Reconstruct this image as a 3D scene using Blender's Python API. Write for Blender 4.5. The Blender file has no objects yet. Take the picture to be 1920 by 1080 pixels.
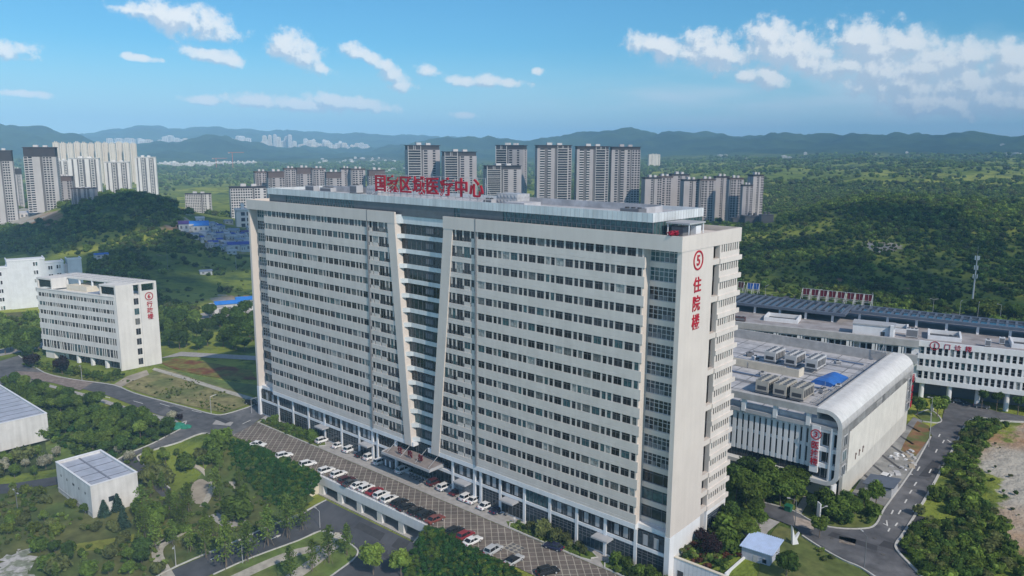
import bpy, bmesh, math, random
import numpy as np
from math import radians, sin, cos, pi, atan2, hypot
from mathutils import Vector, Matrix, Euler
from mathutils.geometry import delaunay_2d_cdt, tessellate_polygon
RNG = random.Random(7)
NP = np.random.default_rng(11)
S = bpy.context.scene
COL = S.collection
# ------------------------------------------------------------------ camera
CF, CP, CY, CR = 1458.2, .1772, -.7158, .0053
CC = np.array([71.12, -130.55, 86.72])
_f = np.array([sin(CY)*cos(CP), cos(CY)*cos(CP), -sin(CP)])
_r = np.array([cos(CY), -sin(CY), 0.])
_u = np.cross(_r, _f)
_r, _u = cos(CR)*_r + sin(CR)*_u, -sin(CR)*_r + cos(CR)*_u
cam = bpy.data.objects.new('camera', bpy.data.cameras.new('camera'))
COL.objects.link(cam)
cam.data.sensor_width = 36
cam.data.lens = 36*CF/1920
cam.data.clip_start = 1
cam.data.clip_end = 60000
cam.matrix_world = Matrix(((_r[0], _u[0], -_f[0], CC[0]), (_r[1], _u[1], -_f[1], CC[1]), (_r[2], _u[2], -_f[2], CC[2]), (0, 0, 0, 1)))
S.camera = cam
# ------------------------------------------------------------------ light
SUN_D, SUN_E = radians(15), radians(40)          # azimuth off the end wall's normal towards the front, elevation
sdir = Vector((cos(SUN_D)*cos(SUN_E), -sin(SUN_D)*cos(SUN_E), sin(SUN_E)))
sun = bpy.data.objects.new('sun', bpy.data.lights.new('sun', 'SUN'))
COL.objects.link(sun)
sun.data.energy = 3.4
sun.data.angle = radians(.55)
sun.data.color = (1, .885, .75)
sun.rotation_euler = sdir.to_track_quat('Z', 'Y').to_euler()
S.view_settings.view_transform = 'Standard'
S.view_settings.look = 'None'
S.view_settings.gamma = 1
S.view_settings.exposure = 0.15
S.view_settings.use_curve_mapping = False
S.cycles.use_denoising = True
S.cycles.max_bounces = 6
S.cycles.volume_bounces = 1
S.cycles.transparent_max_bounces = 8
# ------------------------------------------------------------------ world: sky with fair-weather clouds
W = bpy.data.worlds.new('World'); S.world = W; W.use_nodes = True
wn, wl = W.node_tree.nodes, W.node_tree.links
bg = wn['Background']
sky = wn.new('ShaderNodeTexSky'); sky.sky_type = 'NISHITA'; sky.sun_disc = False
sky.sun_elevation = SUN_E
sky.sun_rotation = atan2(sdir.x, sdir.y)
sky.altitude = 300; sky.air_density = 1.0; sky.dust_density = .6; sky.ozone_density = 2.2
SKY_STRENGTH = .15
bg.inputs['Strength'].default_value = SKY_STRENGTH
W.cycles.sampling_method = 'MANUAL'; W.cycles.sample_map_resolution = 256
def nd(t, nt=None, **kw):
    n = (nt or W.node_tree).nodes.new(t)
    for k, v in kw.items(): setattr(n, k, v)
    return n
def azel(px, py):
    d = _f + (px-960)/CF*_r - (py-540)/CF*_u
    return atan2(d[0], d[1]), math.asin(d[2]/np.linalg.norm(d))
# clouds stand at fixed compass bearings and heights above the horizon: (px, py, half width, half height, tilt)
CLOUDS = [(345,38,62,24,8),(300,26,60,14,6),(395,46,42,20,14),(270,22,45,5,4),(395,102,46,10,6),(430,112,26,9,14),(258,108,26,5,4),
  (545,90,38,24,14),(572,108,34,20,26),(600,126,22,9,18),(515,98,14,10,0),
  (668,98,24,12,18),(700,112,26,11,22),(738,140,22,15,12),(752,162,20,9,6),(722,122,22,10,30),(804,132,22,10,10),(868,153,28,8,6),(915,152,26,11,4),(955,157,36,8,2),
  (480,188,50,11,2),(560,197,80,11,5),(630,192,50,12,8),(690,198,44,10,6),(384,188,30,7,4),(870,216,24,5,4),
  (1215,82,38.88,16.25,6),(1252,92,47.52,17.5,8),(1330,95,60.48,30,8),(1366,108,41.04,20,10),(1290,100,43.2,13.75,6),
  (1440,76,41.04,30,6),(1490,92,56.16,30,12),(1530,116,51.84,25,16),(1475,104,54,22.5,8),
  (1620,72,49.68,31.25,4),(1650,95,56.16,27.5,6),(1700,82,41.04,21.25,4),(1596,122,28.08,17.5,0),(1662,134,79.92,32.5,4),(1745,130,79.92,40,6),(1800,160,99.36,32.5,6),(1690,158,71.28,25,4),(1830,105,60.48,22.5,2),
  (1900,112,64.8,22.5,0),(1870,190,118.8,25,2),(1700,188,43.2,17.5,0),(1790,196,99.36,20,2),(1930,150,86.4,32.5,0),(1740,205,64.8,12.5,2),(1400,141,23.76,11.25,4),(1440,148,25.92,18.75,4),(1010,133,12.96,6.25,0),
  (2050,150,130,50,0),(-60,90,80,14,0),(45,176,40,5,3),(1715,245,0,0,0)]
CLOUDS = [c for c in CLOUDS if c[2] > 0]
g = bpy.data.node_groups.new('cloud_field', 'ShaderNodeTree')
g.interface.new_socket('p', in_out='INPUT', socket_type='NodeSocketVector')
g.interface.new_socket('d', in_out='OUTPUT', socket_type='NodeSocketFloat')
gi, go = g.nodes.new('NodeGroupInput'), g.nodes.new('NodeGroupOutput')
gs = g.nodes.new('ShaderNodeSeparateXYZ'); g.links.new(gi.outputs[0], gs.inputs[0])
def gm(op, *v):
    n = g.nodes.new('ShaderNodeMath'); n.operation = op
    for i, x in enumerate(v):
        if isinstance(x, (int, float)): n.inputs[i].default_value = x
        else: g.links.new(x, n.inputs[i])
    return n.outputs[0]
prev = None
for px, py, a, b, t in CLOUDS:                  # the running distance rides along in z
    az, el = azel(px, py)
    cb = g.nodes.new('ShaderNodeCombineXYZ'); g.links.new(gs.outputs[0], cb.inputs[0]); g.links.new(gs.outputs[1], cb.inputs[1])
    if prev is None: cb.inputs[2].default_value = 9
    else: g.links.new(prev, cb.inputs[2])
    mp = g.nodes.new('ShaderNodeMapping'); mp.vector_type = 'TEXTURE'
    mp.inputs['Location'].default_value = (az, el, 0)
    mp.inputs['Rotation'].default_value = (0, 0, -radians(t))
    mp.inputs['Scale'].default_value = (a/CF*1.08, b/CF*1.18, 1)
    g.links.new(cb.outputs[0], mp.inputs['Vector'])
    q = g.nodes.new('ShaderNodeSeparateXYZ'); g.links.new(mp.outputs[0], q.inputs[0])
    ln = gm('SQRT', gm('MULTIPLY_ADD', q.outputs[1], q.outputs[1], gm('MULTIPLY', q.outputs[0], q.outputs[0])))
    prev = gm('SMOOTH_MIN', q.outputs[2], ln, .35)
# edges broken up by fractal noise in the same bearing space
n1 = g.nodes.new('ShaderNodeTexNoise'); n1.inputs['Scale'].default_value = 46; n1.inputs['Detail'].default_value = 9; n1.inputs['Roughness'].default_value = .62
g.links.new(gi.outputs[0], n1.inputs['Vector'])
ad = g.nodes.new('ShaderNodeMath'); ad.operation = 'MULTIPLY_ADD'; ad.inputs[1].default_value = 2.7
g.links.new(n1.outputs[0], ad.inputs[0]); g.links.new(prev, ad.inputs[2])
g.links.new(ad.outputs[0], go.inputs[0])
tc = nd('ShaderNodeTexCoord')
sp = nd('ShaderNodeSeparateXYZ'); wl.new(tc.outputs['Generated'], sp.inputs[0])
def wm(op, a, b=None, c=None, clamp=False):
    n = nd('ShaderNodeMath', operation=op); n.use_clamp = clamp
    for i, v in enumerate((a, b, c)):
        if v is None: continue
        if isinstance(v, (int, float)): n.inputs[i].default_value = v
        else: wl.new(v, n.inputs[i])
    return n.outputs[0]
AZ = wm('ARCTAN2', sp.outputs[0], sp.outputs[1]); EL = wm('ARCSINE', sp.outputs[2])
def comb(a, b):
    c = nd('ShaderNodeCombineXYZ'); wl.new(a, c.inputs[0]); wl.new(b, c.inputs[1]); return c.outputs[0]
def grp(v):
    n = nd('ShaderNodeGroup'); n.node_tree = g; wl.new(v, n.inputs[0]); return n.outputs[0]
def mr(v, a, b, c=0, d=1, t='SMOOTHSTEP'):
    n = nd('ShaderNodeMapRange', interpolation_type=t); wl.new(v, n.inputs[0])
    for i, x in enumerate((a, b, c, d)): n.inputs[i+1].default_value = x
    return n.outputs[0]
d0 = grp(comb(AZ, EL)); d1 = grp(comb(wm('ADD', AZ, .006), wm('ADD', EL, .009)))
dens = mr(d0, 2.62, 1.98)
lit = mr(wm('SUBTRACT', d1, d0), -.30, .36)                # sunlit upper right flank against shaded base
core = mr(d0, 1.5, 2.5)
# thin veil of cirrus low on the right, and pale air towards the horizon
n2 = nd('ShaderNodeTexNoise'); n2.inputs['Scale'].default_value = 5; n2.inputs['Detail'].default_value = 5
mpv = nd('ShaderNodeMapping'); mpv.inputs['Scale'].default_value = (1, 5.5, 1); mpv.inputs['Location'].default_value = (3.1, .6, 0)
wl.new(comb(AZ, EL), mpv.inputs[0]); wl.new(mpv.outputs[0], n2.inputs['Vector'])
azv, _e = azel(1350, 190)
veil = wm('MULTIPLY', mr(n2.outputs[0], .34, .66), wm('MULTIPLY', mr(AZ, azv-.36, azv-.05), mr(EL, .125, .05)))
veil = wm('MULTIPLY', veil, .95)
def mix(f, a, b):
    n = nd('ShaderNodeMix', data_type='RGBA')
    (wl.new(f, n.inputs[0]) if not isinstance(f, (int, float)) else setattr(n.inputs[0], 'default_value', f))
    for i, v in ((6, a), (7, b)):
        if isinstance(v, tuple): n.inputs[i].default_value = v
        else: wl.new(v, n.inputs[i])
    return n.outputs[2]
tint = nd('ShaderNodeMix', data_type='RGBA', blend_type='MULTIPLY'); tint.inputs[0].default_value = 1
wl.new(sky.outputs[0], tint.inputs[6]); wl.new(mix(mr(EL, .22, .5), (.26, .58, .72, 1), (.70, .70, .70, 1)), tint.inputs[7])
K = 1/SKY_STRENGTH
def cv(r, gg, b): return (r*K, gg*K, b*K, 1)
hor = mr(EL, .0, .13, 1, 0)
skyc = mix(wm('MULTIPLY', hor, .9), tint.outputs[2], cv(.56, .78, .88))
mp2 = nd('ShaderNodeMapping', vector_type='TEXTURE'); _a, _b = azel(1740, 150); mp2.inputs['Location'].default_value = (_a, _b, 0); mp2.inputs['Rotation'].default_value = (0, 0, -radians(7)); mp2.inputs['Scale'].default_value = (330/CF, 92/CF, 1)
wl.new(comb(AZ, EL), mp2.inputs[0]); l2 = nd('ShaderNodeVectorMath', operation='LENGTH'); wl.new(mp2.outputs[0], l2.inputs[0])
n4 = nd('ShaderNodeTexNoise'); n4.inputs['Scale'].default_value = 13; n4.inputs['Detail'].default_value = 6; wl.new(comb(AZ, wm('MULTIPLY', EL, 1.8)), n4.inputs['Vector'])
soft = mr(wm('ADD', l2.outputs['Value'], wm('MULTIPLY', n4.outputs[0], 1.5)), 1.75, .85)
veil = wm('MAXIMUM', veil, wm('MULTIPLY', soft, .8))
c1 = mix(veil, skyc, cv(.60, .76, .86))
ccol = mix(lit, cv(.52, .60, .71), cv(.93, .93, .92))
ccol = mix(wm('MULTIPLY', mr(AZ, azv, azv+.3), .25), ccol, cv(.50, .64, .76))
out = mix(wm('MULTIPLY', dens, wm('ADD', .62, wm('MULTIPLY', wm('SUBTRACT', 1, core), .33))), c1, ccol)
wl.new(out, bg.inputs['Color'])
# ------------------------------------------------------------------ picture geometry helpers
def ray(px, py): return _f + (px-960)/CF*_r - (py-540)/CF*_u
def gd(px, py, D):
    d = ray(px, py); return CC + d*(D/hypot(d[0], d[1]))
def pj(x, y, z):
    d0_, d1_, d2_ = x-CC[0], y-CC[1], z-CC[2]
    w = d0_*_f[0]+d1_*_f[1]+d2_*_f[2]
    return 960+CF*(d0_*_r[0]+d1_*_r[1]+d2_*_r[2])/w, 540-CF*(d0_*_u[0]+d1_*_u[1]+d2_*_u[2])/w
def ss(a, b, x):
    t = np.clip((x-a)/(b-a), 0, 1); return t*t*(3-2*t)
def _hash(i, j, s):
    n = (i*374761393 + j*668265263 + s*1442695041) & 0xffffffff
    n = ((n ^ (n >> 13))*1274126177) & 0xffffffff
    return ((n ^ (n >> 16)) & 0xffff)/65535.
def vnoise(x, y, s=0):
    xi, yi = np.floor(x).astype(np.int64), np.floor(y).astype(np.int64)
    u, v = x-xi, y-yi; u = u*u*(3-2*u); v = v*v*(3-2*v)
    a, b, c, d = _hash(xi, yi, s), _hash(xi+1, yi, s), _hash(xi, yi+1, s), _hash(xi+1, yi+1, s)
    return (a*(1-u)+b*u)*(1-v)+(c*(1-u)+d*u)*v
def fbm(x, y, o=4, s=0):
    t, a, n = 0, 1, 0
    for k in range(o):
        t = t+a*vnoise(x*2**k+17.3*k, y*2**k-9.1*k, s+k); n += a; a *= .5
    return t/n
# ------------------------------------------------------------------ terrain height: level site, hills and far ridges
ND = [350, 500, 650, 800, 950, 1150, 1500, 2200, 3200, 4300]
TX = [-400, 0, 160, 260, 340, 430, 600, 1100, 1300, 1450, 1600, 1750, 1920, 2300]
TZ = [[0,0,0,2,6,10,5,0,10,40],[0,0,0,1,4,8,4,0,10,40],[0,0,6,28,34,12,0,0,5,30],[0,0,12,46,40,8,0,0,5,20],[0,0,5,28,15,0,0,0,5,20],[0,-2,-2,-2,0,0,0,0,5,20],
      [0,0,0,0,0,0,0,0,5,26],[0,0,0,0,0,0,0,0,5,30],[5,5,3,0,0,0,8,25,40,60],[5,5,8,12,4,2,20,35,45,70],[5,5,16,36,34,20,28,40,50,80],[5,5,14,36,36,22,28,45,55,80],[5,5,10,28,34,24,30,48,60,80],[5,5,10,26,34,24,30,48,60,80]]
R1 = [(-400,238),(0,241),(60,243),(120,258),(170,268),(260,282),(330,272),(385,257),(450,272),(520,286),(640,287),(760,276),(850,269),(950,267),(1000,266),(1060,262),(1100,255),(1180,251),(1250,254),(1330,251),(1400,257),(1500,258),(1600,262),(1700,263),(1800,260),(1920,258),(2300,256)]
R2 = [(-400,244),(0,245),(100,256),(170,254),(200,249),(250,247),(262,240),(282,233),(300,238),(320,243),(400,244),(410,240),(430,247),(460,243),(500,251),(560,249),(620,253),(700,255),(780,257),(900,262),(1000,268),(1300,262),(2300,262)]
_cols = np.arange(-400, 2301, 10.)
_azc = np.array([azel(p, 279)[0] for p in _cols])
def _ridge(tab, D):
    y = np.interp(_cols, [a for a, b in tab], [b for a, b in tab])
    y = np.convolve(np.pad(y, 2, 'edge'), [.1, .2, .4, .2, .1], 'valid')
    return np.array([gd(p, q, D)[2] for p, q in zip(_cols, y)])
_nodes = ND + [5600, 7300, 10000, 13500]
_tab = np.zeros((len(_cols), len(_nodes)))
_tz = np.array(TZ, float)
for k in range(len(ND)):
    v = np.interp(_cols, TX, _tz[:, k]); v = np.convolve(np.pad(v, 6, 'edge'), np.ones(13)/13, 'valid'); _tab[:, k] = v
_tab[:, 10] = _ridge(R1, 5600)
_tab[:, 11] = np.minimum(_tab[:, 10]*.5+20, 95)
_tab[:, 12] = _ridge(R2, 10000); _tab[:, 13] = 60
_logn = np.log(np.array(_nodes))
def hills(x, y):
    dx, dy = x-CC[0], y-CC[1]
    D = np.maximum(np.hypot(dx, dy), 120); az = np.clip(np.arctan2(dx, dy), _azc[0], _azc[-1])
    ci = np.interp(az, _azc, np.arange(len(_cols))); c0 = np.clip(ci.astype(int), 0, len(_cols)-2); cf = ci-c0
    li = np.interp(np.log(D), _logn, np.arange(len(_nodes))); l0 = np.clip(li.astype(int), 0, len(_nodes)-2); lf = li-l0; lf = lf*lf*(3-2*lf)
    T = _tab
    a = T[c0, l0]*(1-cf)+T[c0+1, l0]*cf; b = T[c0, l0+1]*(1-cf)+T[c0+1, l0+1]*cf
    z = a*(1-lf)+b*lf
    amp = 1.6*ss(450, 800, D)+(9+11*ss(.0, .22, dx/D+.62))*ss(1000, 1700, D)
    z = z+amp*(fbm(x/170., y/170., 4, 3)-.5)*1.6
    far = ss(3600, 5200, D)
    wx, wy = x/520., y/520.
    rg = 1-np.abs(2*fbm(wx+.8*fbm(wx*.7, wy*.7, 2, 9), wy, 5, 5)-1)
    z = z+far*(rg-.72)*(105-45*ss(8500, 10500, D))
    z = z+far*(fbm(x/190., y/190., 5, 71)-.5)*88
    return z
def hs(x, y, mesh=False):
    x = np.asarray(x, float); y = np.asarray(y, float)
    D = np.hypot(x-CC[0], y-CC[1])
    # land falls away south of the forecourt
    w = ss(-165, -122, x)
    y0 = -30*(1-w)-16.5*w; y1 = -60*(1-w)-30*w
    if mesh:                                    # cut for the lower garage under the forecourt deck
        m = ss(-99, -97.5, x)*(1-ss(-54, -52.5, x)); y0 = y0*(1-m)-6.0*m; y1 = y1*(1-m)-7.5*m
    z = -5*(1-ss(y1, y0, y)) + (-1.2*ss(-70, -110, y))
    z = z*ss(-330, -190, x)*(1-ss(25, 60, x))
    # ground behind and right of the ward block is one storey higher
    back = ss(26, 40, y)*ss(-150, -60, x)
    right = ss(2.6, 4.0, y)*(x > -.2)*ss(-.2, .3, x)
    z = z + 5*np.maximum(back, np.maximum(right, ss(11.2, 12.2, x)*ss(-30, 0, y)))
    z = np.where(D > 470, 0, z)*(1-ss(330, 470, D)) + hills(x, y)*ss(330, 470, D)
    return z
_ts = np.concatenate([np.linspace(90, 420, 1100), np.geomspace(420.5, 16000, 1400)])
def G(px, py):
    """point of the ground seen at a pixel of the photograph"""
    d = ray(px, py); d = d/np.linalg.norm(d)
    P = CC[:, None]+d[:, None]*_ts
    e = P[2]-hs(P[0], P[1]); k = np.argmax(e <= 0)
    if e[k] > 0: k = len(_ts)-1
    t = _ts[k-1]+(_ts[k]-_ts[k-1])*e[k-1]/(e[k-1]-e[k]+1e-9)
    p = CC+d*t
    return Vector((p[0], p[1], float(hs(p[0], p[1]))))
# ------------------------------------------------------------------ materials
MATS = {}
def pm(name, col, rough=.75, var=.10, scale=.35, streak=0, spec=.3, island=0, bump=0, bscale=3., metal=0, col2=None, patch=None, emit=None, trans=0, obrand=0):
    """a procedural surface: base colour with mottling, rain streaks, per-leaf / per-object tone"""
    if name in MATS: return MATS[name]
    m = bpy.data.materials.new(name); m.use_nodes = True; MATS[name] = m
    nt = m.node_tree; N, L = nt.nodes, nt.links; b = N['Principled BSDF']
    def new(t, **k):
        n = N.new(t)
        for a, v in k.items(): setattr(n, a, v)
        return n
    geo = new('ShaderNodeNewGeometry')
    no = new('ShaderNodeTexNoise'); no.inputs['Scale'].default_value = scale; no.inputs['Detail'].default_value = 5; no.inputs['Roughness'].default_value = .6
    L.new(geo.outputs['Position'], no.inputs['Vector'])
    c = new('ShaderNodeRGB'); c.outputs[0].default_value = (*col, 1); cur = c.outputs[0]
    if col2:
        n3 = new('ShaderNodeTexNoise'); n3.inputs['Scale'].default_value = patch or scale*.3; n3.inputs['Detail'].default_value = 6; L.new(geo.outputs['Position'], n3.inputs['Vector'])
        r = new('ShaderNodeMapRange', interpolation_type='SMOOTHSTEP'); r.inputs[1].default_value = .44; r.inputs[2].default_value = .62; L.new(n3.outputs[0], r.inputs[0])
        mx = new('ShaderNodeMix', data_type='RGBA'); L.new(r.outputs[0], mx.inputs[0]); L.new(cur, mx.inputs[6]); mx.inputs[7].default_value = (*col2, 1); cur = mx.outputs[2]
    def scl(val, lo, hi, a=0., bb=1.):
        nonlocal cur
        r = new('ShaderNodeMapRange'); L.new(val, r.inputs[0]); r.inputs[1].default_value = a; r.inputs[2].default_value = bb; r.inputs[3].default_value = lo; r.inputs[4].default_value = hi
        h = new('ShaderNodeVectorMath', operation='SCALE'); L.new(cur, h.inputs[0]); L.new(r.outputs[0], h.inputs['Scale']); cur = h.outputs[0]
    if var: scl(no.outputs[0], 1-var*2, 1+var*2, .25, .75)
    if streak:
        mp = new('ShaderNodeMapping'); mp.inputs['Scale'].default_value = (1.1, 1.1, .07); L.new(geo.outputs['Position'], mp.inputs[0])
        n2 = new('ShaderNodeTexNoise'); n2.inputs['Scale'].default_value = .9; n2.inputs['Detail'].default_value = 4; L.new(mp.outputs[0], n2.inputs['Vector'])
        scl(n2.outputs[0], 1-streak, 1+streak*.4, .3, .7)
    if island: scl(geo.outputs['Random Per Island'], 1-island, 1+island)
    if obrand:
        oi = new('ShaderNodeObjectInfo'); scl(oi.outputs['Random'], 1-obrand, 1+obrand)
    L.new(cur, b.inputs['Base Color'])
    b.inputs['Roughness'].default_value = rough; b.inputs['Metallic'].default_value = metal
    b.inputs['Specular IOR Level'].default_value = spec
    if trans:
        tr = new('ShaderNodeBsdfTranslucent'); L.new(cur, tr.inputs[0]); ms = new('ShaderNodeMixShader'); ms.inputs[0].default_value = trans
        L.new(b.outputs[0], ms.inputs[1]); L.new(tr.outputs[0], ms.inputs[2]); L.new(ms.outputs[0], N['Material Output'].inputs[0])
    if bump:
        nb = new('ShaderNodeTexNoise'); nb.inputs['Scale'].default_value = bscale; nb.inputs['Detail'].default_value = 4; L.new(geo.outputs['Position'], nb.inputs['Vector'])
        bp = new('ShaderNodeBump'); bp.inputs['Strength'].default_value = bump; L.new(nb.outputs[0], bp.inputs['Height']); L.new(bp.outputs[0], b.inputs['Normal'])
    return m
def glass(name, col, curt=.25, spec=.3, *, curtain=(.30, .31, .30), rough=.06, teal=(.05, .10, .11)):
    """window glass seen from outside: dark room, here and there a curtain or a blind behind it"""
    if name in MATS: return MATS[name]
    m = bpy.data.materials.new(name); m.use_nodes = True; MATS[name] = m
    N, L = m.node_tree.nodes, m.node_tree.links; b = N['Principled BSDF']
    geo, oi = N.new('ShaderNodeNewGeometry'), N.new('ShaderNodeObjectInfo')
    a = N.new('ShaderNodeMath'); a.operation = 'ADD'; L.new(geo.outputs['Random Per Island'], a.inputs[0]); L.new(oi.outputs['Random'], a.inputs[1])
    f = N.new('ShaderNodeMath'); f.operation = 'FRACT'; L.new(a.outputs[0], f.inputs[0])
    cr = N.new('ShaderNodeValToRGB'); cr.color_ramp.interpolation = 'CONSTANT'
    els = cr.color_ramp.elements
    els[0].position = 0; els[0].color = (*col, 1)
    els[1].position = .34; els[1].color = (*[c*1.7 for c in col], 1)
    for p, c in ((.58, [c*.6 for c in col]), (1-curt, teal), (1-curt*.55, [c*.45 for c in curtain]), (1-curt*.12, curtain)):
        e = els.new(p); e.color = (*c, 1)
    L.new(f.outputs[0], cr.inputs[0])
    no = N.new('ShaderNodeTexNoise'); no.inputs['Scale'].default_value = 1.3; L.new(geo.outputs['Position'], no.inputs['Vector'])
    r = N.new('ShaderNodeMapRange'); L.new(no.outputs[0], r.inputs[0]); r.inputs[1].default_value = .3; r.inputs[2].default_value = .7; r.inputs[3].default_value = .55; r.inputs[4].default_value = 1.5
    h = N.new('ShaderNodeVectorMath'); h.operation = 'SCALE'; L.new(cr.outputs[0], h.inputs[0]); L.new(r.outputs[0], h.inputs['Scale'])
    L.new(h.outputs[0], b.inputs['Base Color']); b.inputs['Roughness'].default_value = rough; b.inputs['Specular IOR Level'].default_value = spec
    return m
M_WALL = pm('cream render', (.62, .57, .53), .85, .035, .12, .045, bump=.05, bscale=2)
M_BAND = pm('cream spandrel', (.65, .60, .56), .8, .05, .25, .05)
M_WHITE = pm('white panel', (.74, .76, .79), .55, .04, .2, .06)
M_LIGHTBLUE = pm('pale metal fascia', (.60, .64, .66), .45, .06, .3, .12, spec=.4, island=.10)
M_GREYP = pm('grey panel', (.40, .41, .43), .6, .06, .4)
M_DARK = pm('dark metal', (.06, .065, .075), .5, .1)
M_SLATE = pm('slate blue steel', (.105, .13, .175), .5, .08, .4)
M_GLASS = glass('ward glass', (.022, .023, .027), .30, .22)
M_CGLASS = glass('curtain glass', (.026, .036, .044), .16, .4, curtain=(.16, .18, .2), rough=.05)
M_SGLASS = glass('stair glass', (.020, .031, .035), .1, .4, curtain=(.10, .13, .14), rough=.04)
M_FRAME = pm('window frame', (.55, .56, .57), .5, .04)
M_WFR = pm('ward window frame', (.20, .205, .215), .5, .04)
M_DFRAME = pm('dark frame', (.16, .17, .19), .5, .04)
M_RED = pm('red sign face', (.40, .011, .028), .5, .08, 1.)
M_CONC = pm('concrete', (.42, .42, .42), .85, .10, .5, .06)
M_ROOF = pm('roof deck', (.46, .47, .50), .85, .12, .5, col2=(.38, .39, .42), patch=.15)
M_ASPH = pm('asphalt', (.095, .097, .106), .88, .20, .35, col2=(.145, .146, .152), patch=.06, bump=.1, bscale=6)
M_ASPHD = pm('new asphalt', (.062, .066, .078), .85, .12, .3, col2=(.085, .088, .10), patch=.06)
M_KERB = pm('kerb stone', (.50, .50, .48), .8, .1, 1.)
M_PAVE = pm('paving', (.36, .35, .34), .8, .12, .8)
M_PATH = pm('path slabs', (.40, .38, .33), .85, .15, .7)
M_PAINT = pm('road paint', (.62, .62, .60), .6, .12, 1.5)
M_CREAM = pm('cream masonry', (.62, .58, .49), .85, .06, .4, .08)
M_BLUE = pm('blue sheet', (.035, .15, .50), .45, .1, .6)
M_TRUNK = pm('bark', (.16, .13, .10), .9, .2, 2.)
M_WIRE = pm('galvanised steel', (.50, .51, .53), .4, .05, 1., spec=.5, metal=.3)
M_LAWN = pm('lawn', (.11, .165, .036), .9, .22, .35, col2=(.125, .150, .040), patch=.08, bump=.4, bscale=5)
M_DRYG = pm('dry grass', (.22, .20, .085), .95, .25, .35, col2=(.13, .15, .05), patch=.09, bump=.4, bscale=4)
M_SOIL = pm('bare soil', (.36, .32, .26), .95, .18, .2, col2=(.28, .25, .2), patch=.06, bump=.3)
M_TYRE = pm('tyre rubber', (.02, .02, .022), .9, .05)
M_CARGL = pm('car glass', (.012, .014, .017), .08, .0, spec=.6)
def leafm(name, c, island=.34, var=.22, obrand=.32, trans=.35): return pm(name, c, .7, var, .5, spec=.06, island=island, trans=trans, obrand=obrand)
L_DARK = leafm('dark leaves', (.070, .126, .030)); L_MID = leafm('green leaves', (.112, .178, .034)); L_LIGHT = leafm('light leaves', (.165, .238, .048)); L_FRESH = leafm('fresh leaves', (.13, .20, .045))
L_YEL = leafm('yellow leaves', (.145, .19, .035)); L_BLUE = leafm('blue-green needles', (.045, .085, .060)); L_OLIVE = leafm('olive leaves', (.13, .155, .055)); L_RUST = leafm('rust leaves', (.12, .05, .03)); L_PALE = leafm('pale blossom', (.34, .34, .26)); L_PURP = leafm('purple leaves', (.045, .028, .032))
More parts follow.
